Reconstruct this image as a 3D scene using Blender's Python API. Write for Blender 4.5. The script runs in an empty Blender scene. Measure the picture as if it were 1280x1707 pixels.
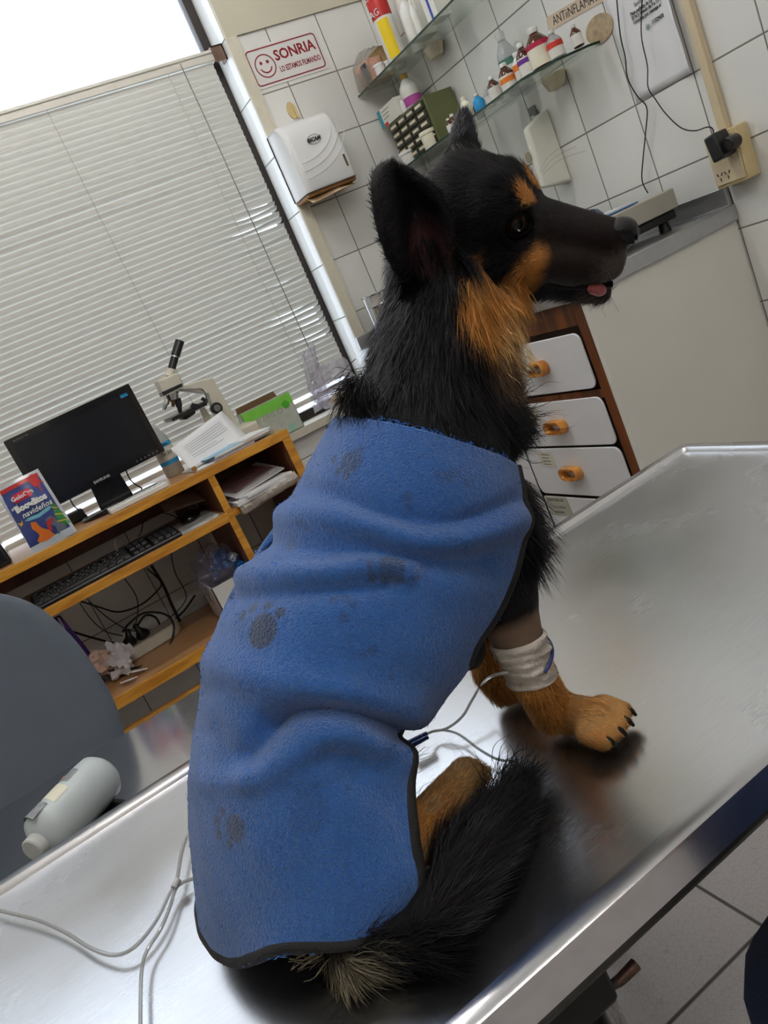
import bpy, bmesh, math, random
import numpy as np
from mathutils import Vector, Matrix, noise

SC = bpy.context.scene
COL = SC.collection
random.seed(7)
RNG = np.random.default_rng(7)

# ------------------------------------------------------------------ camera
CAM_H = 1.22
FPX = 1335.48
CM = np.array([[0.8107297364748318, -0.4281870310753094, -0.39921568207469277],
               [-0.465018617502547, -0.05676413126712171, -0.8834792124195727],
               [0.35563320960150824, 0.9019055936296219, -0.2451353104065766]])
_u, _s, _v = np.linalg.svd(CM); CM = _u @ _v
cd = bpy.data.cameras.new('camera'); cam = bpy.data.objects.new('camera', cd); COL.objects.link(cam)
cd.sensor_fit = 'HORIZONTAL'; cd.sensor_width = 36.0; cd.lens = 36.0 * FPX / 1280.0
cd.clip_start = 0.02
mw = Matrix.Identity(4)
for i in range(3):
    mw[i][0] = CM[0][i]; mw[i][1] = -CM[1][i]; mw[i][2] = -CM[2][i]
mw[2][3] = CAM_H
cam.matrix_world = mw
SC.camera = cam

# ------------------------------------------------------------------ exposure, sky, lamps
SC.view_settings.view_transform = 'Standard'; SC.view_settings.look = 'None'
SC.view_settings.gamma = 1.0; SC.view_settings.use_curve_mapping = False
SC.view_settings.exposure = 0.2
SKY = 3.0
LAMP_W = 38.0
wd = bpy.data.worlds.new('daylight'); SC.world = wd; wd.use_nodes = True
wb = wd.node_tree.nodes['Background']; wb.inputs[0].default_value = (0.80, 0.89, 1.0, 1); wb.inputs[1].default_value = SKY
for nm, x, z0, z1, e in (('window_daylight_portal', -0.12, 0.9, 2.82, 1),):
    ld = bpy.data.lights.new(nm, 'AREA'); ld.shape = 'RECTANGLE'; ld.size = 2.75; ld.size_y = z1 - z0
    lo = bpy.data.objects.new(nm, ld); COL.objects.link(lo)
    lo.location = (x, 2.96, (z0 + z1) / 2); lo.rotation_euler = (math.radians(-90), 0, 0)
    ld.cycles.is_portal = True
SC.cycles.max_bounces = 10; SC.cycles.transparent_max_bounces = 16; SC.cycles.transmission_bounces = 6
SC.cycles.sample_clamp_indirect = 6.0; SC.cycles.caustics_reflective = False; SC.cycles.caustics_refractive = False
try:
    SC.cycles.use_denoising = True
except Exception: pass

# ------------------------------------------------------------------ pixel -> place helpers (real distances)
def ray(px, py): return CM.T @ np.array([px - 640.0, py - 853.5, FPX])
def at_y(px, py, Y): r = ray(px, py) * Y; r = r / ray(px, py)[1]; return Vector((r[0], r[1], r[2] + CAM_H))
def at_x(px, py, X): q = ray(px, py); r = q * (X / q[0]); return Vector((r[0], r[1], r[2] + CAM_H))
def at_z(px, py, Z): q = ray(px, py); r = q * ((Z - CAM_H) / q[2]); return Vector((r[0], r[1], r[2] + CAM_H))
def proj(P):
    P = np.asarray(P, float).reshape(-1, 3) - np.array([0, 0, CAM_H])
    c = P @ CM.T
    return np.stack([640 + FPX * c[:, 0] / c[:, 2], 853.5 + FPX * c[:, 1] / c[:, 2]], 1)

# ------------------------------------------------------------------ materials
MATS = {}
def srgb(r, g=None, b=None):
    if isinstance(r, str):
        r, g, b = int(r[0:2], 16), int(r[2:4], 16), int(r[4:6], 16)
    f = lambda c: (c / 255 / 12.92) if c / 255 <= 0.04045 else ((c / 255 + 0.055) / 1.055) ** 2.4
    return (f(r), f(g), f(b))
def nodes_of(m): m.use_nodes = True; nt = m.node_tree; return nt, nt.nodes['Principled BSDF'], nt.nodes, nt.links
def mat(name, col, rough=0.5, metal=0.0, var=0.06, scale=18.0, bump=0.0, bscale=120.0, coat=0.0, trans=0.0, alpha=1.0, emit=0.0, spec=0.5, ior=1.45, aniso=None):
    if name in MATS: return MATS[name]
    m = bpy.data.materials.new(name); nt, P, N, L = nodes_of(m)
    if isinstance(col, str): col = srgb(col)
    tc = N.new('ShaderNodeTexCoord'); nz = N.new('ShaderNodeTexNoise'); nz.inputs['Scale'].default_value = scale; nz.inputs['Detail'].default_value = 4
    if aniso:
        mp = N.new('ShaderNodeMapping'); mp.inputs['Scale'].default_value = aniso; L.new(tc.outputs['Object'], mp.inputs[0]); L.new(mp.outputs[0], nz.inputs['Vector'])
    else: L.new(tc.outputs['Object'], nz.inputs['Vector'])
    rp = N.new('ShaderNodeValToRGB'); rp.color_ramp.elements[0].position = 0.3; rp.color_ramp.elements[1].position = 0.7
    c0 = tuple(max(0, c * (1 - var)) for c in col); c1 = tuple(min(1, c * (1 + var)) for c in col)
    rp.color_ramp.elements[0].color = (*c0, 1); rp.color_ramp.elements[1].color = (*c1, 1)
    L.new(nz.outputs['Fac'], rp.inputs[0]); L.new(rp.outputs[0], P.inputs['Base Color'])
    P.inputs['Roughness'].default_value = rough; P.inputs['Metallic'].default_value = metal
    P.inputs['Specular IOR Level'].default_value = spec; P.inputs['IOR'].default_value = ior
    P.inputs['Coat Weight'].default_value = coat; P.inputs['Transmission Weight'].default_value = trans
    P.inputs['Alpha'].default_value = alpha
    if emit: L.new(rp.outputs[0], P.inputs['Emission Color']); P.inputs['Emission Strength'].default_value = emit
    if bump:
        b = N.new('ShaderNodeBump'); n2 = N.new('ShaderNodeTexNoise'); n2.inputs['Scale'].default_value = bscale; n2.inputs['Detail'].default_value = 6
        L.new(tc.outputs['Object'], n2.inputs['Vector']); L.new(n2.outputs['Fac'], b.inputs['Height']); b.inputs['Strength'].default_value = bump; b.inputs['Distance'].default_value = 0.004
        L.new(b.outputs[0], P.inputs['Normal'])
    MATS[name] = m; return m
def clear_mat(name, col, alpha=0.35, rough=0.1, bump=0.0, bscale=40, gloss=0.25):
    """thin clear plastic / glass: see-through share, tinted diffuse share and a gloss"""
    if name in MATS: return MATS[name]
    m = bpy.data.materials.new(name); m.use_nodes = True; nt = m.node_tree; N = nt.nodes; L = nt.links
    N.remove(N['Principled BSDF']); out = N['Material Output']
    if isinstance(col, str): col = srgb(col)
    tr = N.new('ShaderNodeBsdfTransparent'); tr.inputs[0].default_value = (*[min(1, .72 + .28 * c) for c in col], 1)
    df = N.new('ShaderNodeBsdfDiffuse'); df.inputs[0].default_value = (*col, 1)
    tl = N.new('ShaderNodeBsdfTranslucent'); tl.inputs[0].default_value = (*col, 1)
    gl = N.new('ShaderNodeBsdfGlossy'); gl.inputs['Roughness'].default_value = rough
    a0 = N.new('ShaderNodeMixShader'); a0.inputs[0].default_value = 0.5; L.new(df.outputs[0], a0.inputs[1]); L.new(tl.outputs[0], a0.inputs[2])
    a = N.new('ShaderNodeMixShader'); a.inputs[0].default_value = alpha; L.new(tr.outputs[0], a.inputs[1]); L.new(a0.outputs[0], a.inputs[2])
    fr = N.new('ShaderNodeLayerWeight'); pw = N.new('ShaderNodeMath'); pw.operation = 'POWER'; L.new(fr.outputs['Facing'], pw.inputs[0]); pw.inputs[1].default_value = 4.5
    ad = N.new('ShaderNodeMath'); ad.operation = 'MULTIPLY_ADD'; ad.inputs[1].default_value = 0.6; ad.inputs[2].default_value = 0.02 + gloss * 0.1; L.new(pw.outputs[0], ad.inputs[0])
    b = N.new('ShaderNodeMixShader'); L.new(ad.outputs[0], b.inputs[0]); L.new(a.outputs[0], b.inputs[1]); L.new(gl.outputs[0], b.inputs[2])
    L.new(b.outputs[0], out.inputs[0])
    if bump:
        tc = N.new('ShaderNodeTexCoord'); n2 = N.new('ShaderNodeTexNoise'); n2.inputs['Scale'].default_value = bscale; n2.inputs['Detail'].default_value = 5
        bp = N.new('ShaderNodeBump'); bp.inputs['Strength'].default_value = bump; bp.inputs['Distance'].default_value = 0.01
        L.new(tc.outputs['Object'], n2.inputs['Vector']); L.new(n2.outputs['Fac'], bp.inputs['Height'])
        for s in (df, tl, gl, fr): L.new(bp.outputs[0], s.inputs['Normal'])
    MATS[name] = m; return m

def tile_mat(name, axis, u0, upitch, v0, vpitch, col, grout, rough=0.12, gw=0.0028, bumpy=0.0, crack=False):
    m = bpy.data.materials.new(name); nt, P, N, L = nodes_of(m)
    geo = N.new('ShaderNodeTexCoord'); sp = N.new('ShaderNodeSeparateXYZ'); L.new(geo.outputs['Object'], sp.inputs[0])
    def M(op, a, b=None, c=None):
        n = N.new('ShaderNodeMath'); n.operation = op
        for i, v in enumerate((a, b, c)):
            if v is None: continue
            if hasattr(v, 'links') or isinstance(v, bpy.types.NodeSocket): L.new(v, n.inputs[i])
            else: n.inputs[i].default_value = v
        return n.outputs[0]
    U = sp.outputs[{'x': 0, 'y': 1}[axis[0]]]; V = sp.outputs[{'z': 2, 'y': 1}[axis[1]]]
    def dist(c, o, p):
        t = M('DIVIDE', M('SUBTRACT', c, o), p); fl = M('FLOOR', M('ADD', t, 0.5)); return M('MULTIPLY', M('ABSOLUTE', M('SUBTRACT', t, fl)), p), M('FLOOR', t)
    du, iu = dist(U, u0, upitch); dv, iv = dist(V, v0, vpitch)
    d = M('MINIMUM', du, dv)
    ss = N.new('ShaderNodeMapRange'); ss.interpolation_type = 'SMOOTHSTEP'; L.new(d, ss.inputs[0]); ss.inputs[1].default_value = gw * 0.35; ss.inputs[2].default_value = gw
    wn = N.new('ShaderNodeTexWhiteNoise'); cb = N.new('ShaderNodeCombineXYZ'); L.new(iu, cb.inputs[0]); L.new(iv, cb.inputs[1]); L.new(cb.outputs[0], wn.inputs['Vector'])
    nz = N.new('ShaderNodeTexNoise'); nz.inputs['Scale'].default_value = 3.0; nz.inputs['Detail'].default_value = 6; L.new(geo.outputs['Object'], nz.inputs['Vector'])
    fac = M('ADD', M('MULTIPLY', wn.outputs['Value'], 0.10), M('MULTIPLY', nz.outputs['Fac'], 0.16))
    k = M('SUBTRACT', 1.08, fac)
    mc = N.new('ShaderNodeMix'); mc.data_type = 'RGBA'; mc.blend_type = 'MULTIPLY'; mc.inputs[0].default_value = 1
    mc.inputs[6].default_value = (*col, 1)
    cc = N.new('ShaderNodeCombineColor'); L.new(k, cc.inputs[0]); L.new(k, cc.inputs[1]); L.new(k, cc.inputs[2]); L.new(cc.outputs[0], mc.inputs[7])
    base = mc.outputs[2]
    if crack:
        vo = N.new('ShaderNodeTexVoronoi'); vo.feature = 'DISTANCE_TO_EDGE'; vo.inputs['Scale'].default_value = 95; L.new(geo.outputs['Object'], vo.inputs['Vector'])
        cr = N.new('ShaderNodeMapRange'); L.new(vo.outputs['Distance'], cr.inputs[0]); cr.inputs[1].default_value = 0.0; cr.inputs[2].default_value = 0.06; cr.inputs[3].default_value = 0.78; cr.inputs[4].default_value = 1.0
        m2 = N.new('ShaderNodeMix'); m2.data_type = 'RGBA'; m2.blend_type = 'MULTIPLY'; m2.inputs[0].default_value = 1; L.new(base, m2.inputs[6])
        c2 = N.new('ShaderNodeCombineColor'); [L.new(cr.outputs[0], c2.inputs[i]) for i in range(3)]; L.new(c2.outputs[0], m2.inputs[7]); base = m2.outputs[2]
    mx = N.new('ShaderNodeMix'); mx.data_type = 'RGBA'; L.new(ss.outputs[0], mx.inputs[0]); mx.inputs[6].default_value = (*grout, 1); L.new(base, mx.inputs[7])
    L.new(mx.outputs[2], P.inputs['Base Color'])
    rr = N.new('ShaderNodeMapRange'); L.new(ss.outputs[0], rr.inputs[0]); rr.inputs[3].default_value = 0.8; rr.inputs[4].default_value = rough; L.new(rr.outputs[0], P.inputs['Roughness'])
    b = N.new('ShaderNodeBump'); b.inputs['Strength'].default_value = 0.6; b.inputs['Distance'].default_value = 0.0015
    h = M('ADD', ss.outputs[0], M('MULTIPLY', nz.outputs['Fac'], 1.2))
    L.new(h, b.inputs['Height']); L.new(b.outputs[0], P.inputs['Normal'])
    MATS[name] = m; return m

def wood_mat(name, col, dark, aniso=(2, 30, 30), rough=0.35, scale=3.0):
    m = bpy.data.materials.new(name); nt, P, N, L = nodes_of(m)
    if isinstance(col, str): col = srgb(col)
    if isinstance(dark, str): dark = srgb(dark)
    tc = N.new('ShaderNodeTexCoord'); mp = N.new('ShaderNodeMapping'); mp.inputs['Scale'].default_value = aniso; L.new(tc.outputs['Object'], mp.inputs[0])
    nz = N.new('ShaderNodeTexNoise'); nz.inputs['Scale'].default_value = scale; nz.inputs['Detail'].default_value = 8; nz.inputs['Distortion'].default_value = 0.6; L.new(mp.outputs[0], nz.inputs['Vector'])
    rp = N.new('ShaderNodeValToRGB'); rp.color_ramp.elements[0].position = 0.35; rp.color_ramp.elements[1].position = 0.62
    rp.color_ramp.elements[0].color = (*dark, 1); rp.color_ramp.elements[1].color = (*col, 1)
    L.new(nz.outputs['Fac'], rp.inputs[0]); L.new(rp.outputs[0], P.inputs['Base Color']); P.inputs['Roughness'].default_value = rough
    b = N.new('ShaderNodeBump'); b.inputs['Strength'].default_value = 0.15; b.inputs['Distance'].default_value = 0.002; L.new(nz.outputs['Fac'], b.inputs['Height']); L.new(b.outputs[0], P.inputs['Normal'])
    MATS[name] = m; return m

def steel_mat(name, col=(0.62, 0.62, 0.64), r0=0.16, r1=0.32, scr=0.5):
    m = bpy.data.materials.new(name); nt, P, N, L = nodes_of(m)
    tc = N.new('ShaderNodeTexCoord')
    nz = N.new('ShaderNodeTexNoise'); nz.inputs['Scale'].default_value = 5.0; nz.inputs['Detail'].default_value = 5; L.new(tc.outputs['Object'], nz.inputs['Vector'])
    mp = N.new('ShaderNodeMapping'); mp.inputs['Scale'].default_value = (12, 260, 12); mp.inputs['Rotation'].default_value = (0, 0, 0.5); L.new(tc.outputs['Object'], mp.inputs[0])
    n2 = N.new('ShaderNodeTexNoise'); n2.inputs['Scale'].default_value = 4.0; n2.inputs['Detail'].default_value = 4; n2.inputs['Distortion'].default_value = 0.3; L.new(mp.outputs[0], n2.inputs['Vector'])
    mp3 = N.new('ShaderNodeMapping'); mp3.inputs['Scale'].default_value = (200, 9, 12); mp3.inputs['Rotation'].default_value = (0, 0, -0.35); L.new(tc.outputs['Object'], mp3.inputs[0])
    n3 = N.new('ShaderNodeTexNoise'); n3.inputs['Scale'].default_value = 3.0; n3.inputs['Detail'].default_value = 3; L.new(mp3.outputs[0], n3.inputs['Vector'])
    mr = N.new('ShaderNodeMapRange'); L.new(nz.outputs['Fac'], mr.inputs[0]); mr.inputs[1].default_value = 0.3; mr.inputs[2].default_value = 0.7; mr.inputs[3].default_value = r0; mr.inputs[4].default_value = r1
    ad = N.new('ShaderNodeMath'); ad.operation = 'MULTIPLY_ADD'; L.new(n2.outputs['Fac'], ad.inputs[0]); ad.inputs[1].default_value = 0.05; L.new(mr.outputs[0], ad.inputs[2]); L.new(ad.outputs[0], P.inputs['Roughness'])
    rp = N.new('ShaderNodeValToRGB'); rp.color_ramp.elements[0].color = (*[c * .95 for c in col], 1); rp.color_ramp.elements[1].color = (*[min(1, c * 1.03) for c in col], 1)
    rp.color_ramp.elements[0].position = 0.35; rp.color_ramp.elements[1].position = 0.65
    L.new(n2.outputs['Fac'], rp.inputs[0]); L.new(rp.outputs[0], P.inputs['Base Color']); P.inputs['Metallic'].default_value = 1.0
    b = N.new('ShaderNodeBump'); b.inputs['Strength'].default_value = scr * 0.12; b.inputs['Distance'].default_value = 0.001
    a2 = N.new('ShaderNodeMath'); a2.operation = 'ADD'; L.new(n2.outputs['Fac'], a2.inputs[0]); L.new(n3.outputs['Fac'], a2.inputs[1]); L.new(a2.outputs[0], b.inputs['Height']); L.new(b.outputs[0], P.inputs['Normal'])
    MATS[name] = m; return m

def attr_mat(name, rough=0.6, sheen=0.0, spec=0.3, bump=0.0, bscale=300, mul=1.0, metal=0.0):
    """base colour read from the mesh's own colour attribute 'Col' (pattern of coat or fur)"""
    m = bpy.data.materials.new(name); nt, P, N, L = nodes_of(m)
    at = N.new('ShaderNodeAttribute'); at.attribute_name = 'Col'; L.new(at.outputs['Color'], P.inputs['Base Color'])
    P.inputs['Roughness'].default_value = rough; P.inputs['Specular IOR Level'].default_value = spec; P.inputs['Sheen Weight'].default_value = sheen
    if bump:
        tc = N.new('ShaderNodeTexCoord'); n2 = N.new('ShaderNodeTexNoise'); n2.inputs['Scale'].default_value = bscale; n2.inputs['Detail'].default_value = 4; n2.inputs['Distortion'].default_value = 1.5
        bp = N.new('ShaderNodeBump'); bp.inputs['Strength'].default_value = bump; bp.inputs['Distance'].default_value = 0.003
        L.new(tc.outputs['Object'], n2.inputs['Vector']); L.new(n2.outputs['Fac'], bp.inputs['Height']); L.new(bp.outputs[0], P.inputs['Normal'])
    MATS[name] = m; return m

# ------------------------------------------------------------------ things
WM = {}
def thing(name, label, cat, loc=(0, 0, 0), rotz=0.0, group=None, M=None):
    o = bpy.data.objects.new(name, None); COL.objects.link(o)
    if M is None: M = Matrix.Translation(Vector(loc)) @ Matrix.Rotation(rotz, 4, 'Z')
    o.matrix_world = M; o.empty_display_size = 0.05
    WM[o.name] = M.copy()
    o['label'] = label; o['category'] = cat
    if group: o['group'] = group
    return o
def tag(o, label, cat, group=None, kind=None):
    o['label'] = label; o['category'] = cat
    if group: o['group'] = group
    if kind: o['kind'] = kind
    return o
def setting(o): o['kind'] = 'structure'; return o
def dup(root, M, label=None, group=None):
    r = root.copy(); COL.objects.link(r); r.matrix_world = M; WM[r.name] = M.copy()
    if label: r['label'] = label
    if group: r['group'] = group
    for ch in list(root.children):
        c = ch.copy(); COL.objects.link(c); c.parent = r
        for g in list(ch.children):
            d = g.copy(); COL.objects.link(d); d.parent = c
    return r

class MB:
    def __init__(s): s.v = []; s.f = []; s.m = []; s.k = 0
    def mi(s, k): s.k = k; return s
    def add(s, vs, fs):
        o = len(s.v); s.v += [tuple(v) for v in vs]; s.f += [tuple(i + o for i in f) for f in fs]; s.m += [s.k] * len(fs); return s
    def box(s, a, b):
        (x0, y0, z0), (x1, y1, z1) = a, b
        x0, x1 = min(x0, x1), max(x0, x1); y0, y1 = min(y0, y1), max(y0, y1); z0, z1 = min(z0, z1), max(z0, z1)
        return s.add([(x0, y0, z0), (x1, y0, z0), (x1, y1, z0), (x0, y1, z0), (x0, y0, z1), (x1, y0, z1), (x1, y1, z1), (x0, y1, z1)],
                     [(0, 3, 2, 1), (4, 5, 6, 7), (0, 1, 5, 4), (1, 2, 6, 5), (2, 3, 7, 6), (3, 0, 4, 7)])
    def obox(s, c, size, R):
        h = Vector(size) / 2; c = Vector(c); R = R.to_3x3() if hasattr(R, 'to_3x3') else R
        vs = [c + R @ Vector((sx * h.x, sy * h.y, sz * h.z)) for sx, sy, sz in ((-1, -1, -1), (1, -1, -1), (1, 1, -1), (-1, 1, -1), (-1, -1, 1), (1, -1, 1), (1, 1, 1), (-1, 1, 1))]
        return s.add(vs, [(0, 3, 2, 1), (4, 5, 6, 7), (0, 1, 5, 4), (1, 2, 6, 5), (2, 3, 7, 6), (3, 0, 4, 7)])
    def hexa(s, p):  # 8 points: bottom loop, top loop
        return s.add(p, [(0, 3, 2, 1), (4, 5, 6, 7), (0, 1, 5, 4), (1, 2, 6, 5), (2, 3, 7, 6), (3, 0, 4, 7)])
    def slab(s, pts, n, t):  # polygon with thickness along n
        n = Vector(n).normalized() * t; k = len(pts); a = [Vector(p) for p in pts]
        vs = a + [p + n for p in a]
        fs = [tuple(range(k - 1, -1, -1)), tuple(range(k, 2 * k))] + [(i, (i + 1) % k, k + (i + 1) % k, k + i) for i in range(k)]
        return s.add(vs, fs)
    def lathe(s, prof, M=Matrix.Identity(4), n=24, sx=1, sy=1):
        vs = []; fs = []
        for r, z in prof:
            for i in range(n):
                a = 2 * math.pi * i / n; vs.append(M @ Vector((r * sx * math.cos(a), r * sy * math.sin(a), z)))
        for j in range(len(prof) - 1):
            for i in range(n):
                fs.append((j * n + i, j * n + (i + 1) % n, (j + 1) * n + (i + 1) % n, (j + 1) * n + i))
        if prof[0][0] > 1e-6: fs.append(tuple(range(n - 1, -1, -1)))
        if prof[-1][0] > 1e-6: fs.append(tuple((len(prof) - 1) * n + i for i in range(n)))
        return s.add(vs, fs)
    def cyl(s, p0, p1, r0, r1=None, n=16):
        r1 = r0 if r1 is None else r1; p0 = Vector(p0); p1 = Vector(p1); d = p1 - p0; L = d.length
        M = Matrix.Translation(p0) @ d.to_track_quat('Z', 'Y').to_matrix().to_4x4()
        return s.lathe([(r0, 0), (r1, L)], M, n)
    def ell(s, c, r, R=None, n=20, k=12):
        R = (R.to_4x4() if R is not None else Matrix.Identity(4)); M = Matrix.Translation(Vector(c)) @ R @ Matrix.Diagonal((r[0], r[1], r[2], 1))
        prof = [(max(1e-7, math.sin(math.pi * j / k)), -math.cos(math.pi * j / k)) for j in range(k + 1)]
        return s.lathe(prof, M, n)
    def tube(s, pts, r, n=8, sub=6, closed=False):
        P = smooth_path(pts, sub) if sub else [Vector(p) for p in pts]
        m = len(P); rr = (lambda t: r) if not callable(r) else r
        up = Vector((0.13, 0.27, 0.95)); vs = []; fs = []
        prev = None
        for i, p in enumerate(P):
            t = (P[min(i + 1, m - 1)] - P[max(i - 1, 0)])
            if t.length < 1e-9: t = Vector((0, 0, 1))
            t.normalize()
            if prev is None: u = t.cross(up)
            else: u = prev - t * prev.dot(t)
            if u.length < 1e-6: u = t.cross(Vector((1, 0, 0)))
            u.normalize(); prev = u; w = t.cross(u)
            q = rr(i / max(1, m - 1))
            for j in range(n):
                a = 2 * math.pi * j / n; vs.append(p + (u * math.cos(a) + w * math.sin(a)) * q)
        for i in range(m - 1):
            for j in range(n): fs.append((i * n + j, i * n + (j + 1) % n, (i + 1) * n + (j + 1) % n, (i + 1) * n + j))
        fs.append(tuple(range(n - 1, -1, -1))); fs.append(tuple((m - 1) * n + j for j in range(n)))
        return s.add(vs, fs)
    def grid(s, G):  # G[i][j] points
        a = len(G); b = len(G[0]); vs = [p for row in G for p in row]
        return s.add(vs, [(i * b + j, i * b + j + 1, (i + 1) * b + j + 1, (i + 1) * b + j) for i in range(a - 1) for j in range(b - 1)])
    def build(s, name, mats, parent=None, smooth=38, bevel=0.0, seg=2, solid=0.0, sub=0):
        me = bpy.data.meshes.new(name)
        vs = s.v
        if parent is not None:
            I = WM[parent.name].inverted(); vs = [I @ Vector(v) for v in vs]
        me.from_pydata([tuple(v) for v in vs], [], s.f)
        if not isinstance(mats, (list, tuple)): mats = [mats]
        for m in mats: me.materials.append(m)
        if len(mats) > 1: me.polygons.foreach_set('material_index', s.m)
        bm = bmesh.new(); bm.from_mesh(me); bmesh.ops.recalc_face_normals(bm, faces=bm.faces[:]); bm.to_mesh(me); bm.free()
        if smooth: me.shade_smooth(); me.set_sharp_from_angle(angle=math.radians(smooth))
        o = bpy.data.objects.new(name, me); COL.objects.link(o)
        if parent is not None: o.parent = parent; WM[o.name] = WM[parent.name]
        else: WM[o.name] = Matrix.Identity(4)
        if bevel:
            b = o.modifiers.new('bevel', 'BEVEL'); b.width = bevel; b.segments = seg; b.limit_method = 'ANGLE'; b.angle_limit = math.radians(40)
        if solid:
            q = o.modifiers.new('solid', 'SOLIDIFY'); q.thickness = solid; q.offset = 0
        if sub:
            q = o.modifiers.new('sub', 'SUBSURF'); q.levels = sub; q.render_levels = sub
        return o

def smooth_path(pts, sub=6):
    P = [Vector(p) for p in pts]
    if len(P) < 3: return P
    out = []
    for i in range(len(P) - 1):
        p0 = P[max(i - 1, 0)]; p1 = P[i]; p2 = P[i + 1]; p3 = P[min(i + 2, len(P) - 1)]
        for k in range(sub):
            t = k / sub; t2 = t * t; t3 = t2 * t
            out.append(0.5 * ((2 * p1) + (p2 - p0) * t + (2 * p0 - 5 * p1 + 4 * p2 - p3) * t2 + (3 * p1 - p0 - 3 * p2 + p3) * t3))
    out.append(P[-1]); return out

def frame(o, x, y):
    x = Vector(x).normalized(); y = Vector(y); y = (y - x * y.dot(x)).normalized(); z = x.cross(y)
    M = Matrix.Identity(4)
    for i in range(3): M[i][0] = x[i]; M[i][1] = y[i]; M[i][2] = z[i]; M[i][3] = Vector(o)[i]
    return M
BACK = lambda o: frame(o, (1, 0, 0), (0, 0, 1))     # on the window wall, facing the room
SIDE = lambda o: frame(o, (0, -1, 0), (0, 0, 1))    # on the right wall, facing the room
def text(s, size, M, material, parent, name='lettering', align='CENTER', ext=0.0002, shear=0, xs=1.0, bold=0.0):
    cu = bpy.data.curves.new('t', 'FONT'); cu.body = s; cu.size = size; cu.align_x = align; cu.align_y = 'CENTER'; cu.extrude = ext; cu.shear = shear; cu.resolution_u = 2
    cu.offset = bold
    ob = bpy.data.objects.new('t', cu); me = bpy.data.meshes.new_from_object(ob)
    T = M @ Matrix.Diagonal((xs, 1, 1, 1))
    if parent is not None: T = WM[parent.name].inverted() @ T
    me.transform(T); me.name = name; me.materials.clear(); me.materials.append(material)
    bpy.data.objects.remove(ob)
    o = bpy.data.objects.new(name, me); COL.objects.link(o)
    if parent is not None: o.parent = parent; WM[o.name] = WM[parent.name]
    return o
def rrect(w, h, r, n=5):
    out = []
    for cx, cy, a0 in ((w / 2 - r, h / 2 - r, 0), (-w / 2 + r, h / 2 - r, 90), (-w / 2 + r, -h / 2 + r, 180), (w / 2 - r, -h / 2 + r, 270)):
        for i in range(n + 1):
            a = math.radians(a0 + 90 * i / n); out.append((cx + r * math.cos(a), cy + r * math.sin(a)))
    return out
def plate(mb, M, outline, t): return mb.slab([M @ Vector((x, y, 0)) for x, y in outline], M.to_3x3() @ Vector((0, 0, 1)), t)
def ringplate(mb, M, outer, inner, t):
    k = len(outer); A = [M @ Vector((x, y, t)) for x, y in outer]; B = [M @ Vector((x, y, t)) for x, y in inner]
    mb.add(A + B, [(i, (i + 1) % k, k + (i + 1) % k, k + i) for i in range(k)])
    A = [M @ Vector((x, y, 0)) for x, y in outer] + A
    return mb.add(A, [(i, (i + 1) % k, k + (i + 1) % k, k + i) for i in range(k)])
# ------------------------------------------------------------------ the room
WY, WX = 2.74, 1.814           # window wall, right wall
REV = 1.262; TOPZ = 2.173      # right reveal of the window; top of the tiling
GY = 2.88                      # outer end of the reveal
SILL = 0.902
CEIL = 2.95
white_tile = srgb(232, 232, 228)
tw_back = tile_mat('white_wall_tile_back', 'xz', 1.614, 0.2, 1.387, 0.1968, white_tile, srgb(120, 116, 108))
tw_side = tile_mat('white_wall_tile_side', 'yz', 1.507, 0.2007, 1.387, 0.1968, white_tile, srgb(120, 116, 108))
tw_rev = tile_mat('reveal_tile', 'yz', 1.507, 0.2007, 1.387, 0.1968, white_tile, srgb(120, 116, 108))
floor_m = tile_mat('grey_floor_tile', 'xy', 0.683, 0.40, 0.915, 0.40, srgb(192, 186, 186), srgb(84, 80, 76), rough=0.35, gw=0.005, crack=True)
plaster = mat('cream_plaster', srgb(205, 200, 180), 0.7, var=0.03, scale=6, bump=0.15, bscale=60)
cream = mat('cream_paint', srgb(214, 208, 190), 0.5, var=0.05, scale=20)
ceil_m = mat('ceiling_paint', srgb(225, 224, 218), 0.85, var=0.02)
dull_wall = mat('pale_wall_paint', srgb(214, 210, 200), 0.8, var=0.03)

def wall(name, boxes, m):
    b = MB()
    for a, c in boxes: b.box(a, c)
    return setting(b.build(name, m, smooth=0))
XL, YF = -1.9, -2.6
wall('floor', [((XL - .1, YF - .1, -0.1), (WX + .1, WY + .3, 0))], floor_m)
wall('ceiling', [((XL - .1, YF - .1, CEIL), (WX + .1, WY + .3, CEIL + .1))], ceil_m)
WL = -1.5                      # left side of the window
wall('wall_back', [((XL, WY, 0), (WX, WY + .2, SILL - .03)), ((REV, WY, SILL - .03), (WX + .1, WY + .2, TOPZ)), ((XL, WY, SILL - .03), (WL, WY + .2, CEIL))], tw_back)
wall('wall_back_plaster', [((REV, WY - .008, TOPZ), (WX + .1, WY + .2, CEIL)), ((WL, WY - .008, 2.82), (REV, WY + .2, CEIL))], plaster).name = 'trim_1'
wall('wall_right', [((WX, YF, 0), (WX + .1, WY, CEIL))], tw_side)
wall('wall_left', [((XL - .1, YF, 0), (XL, WY, CEIL))], dull_wall)
wall('wall_front', [((XL, YF - .1, 0), (WX, YF, CEIL))], dull_wall)
b = MB(); b.box((REV - .004, WY + .001, SILL), (REV, GY + .02, 2.82)); setting(b.build('trim_2', tw_rev, smooth=0))
b = MB(); b.box((REV - .004, WY - .009, SILL), (REV + .036, WY + .001, TOPZ)); b.box((REV + .030, WY - .013, SILL), (REV + .038, WY, TOPZ)); setting(b.build('trim_3', cream, smooth=0, bevel=.002))
sill_m = mat('sill_stone', srgb(205, 200, 184), 0.35, var=0.08, scale=30)
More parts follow.
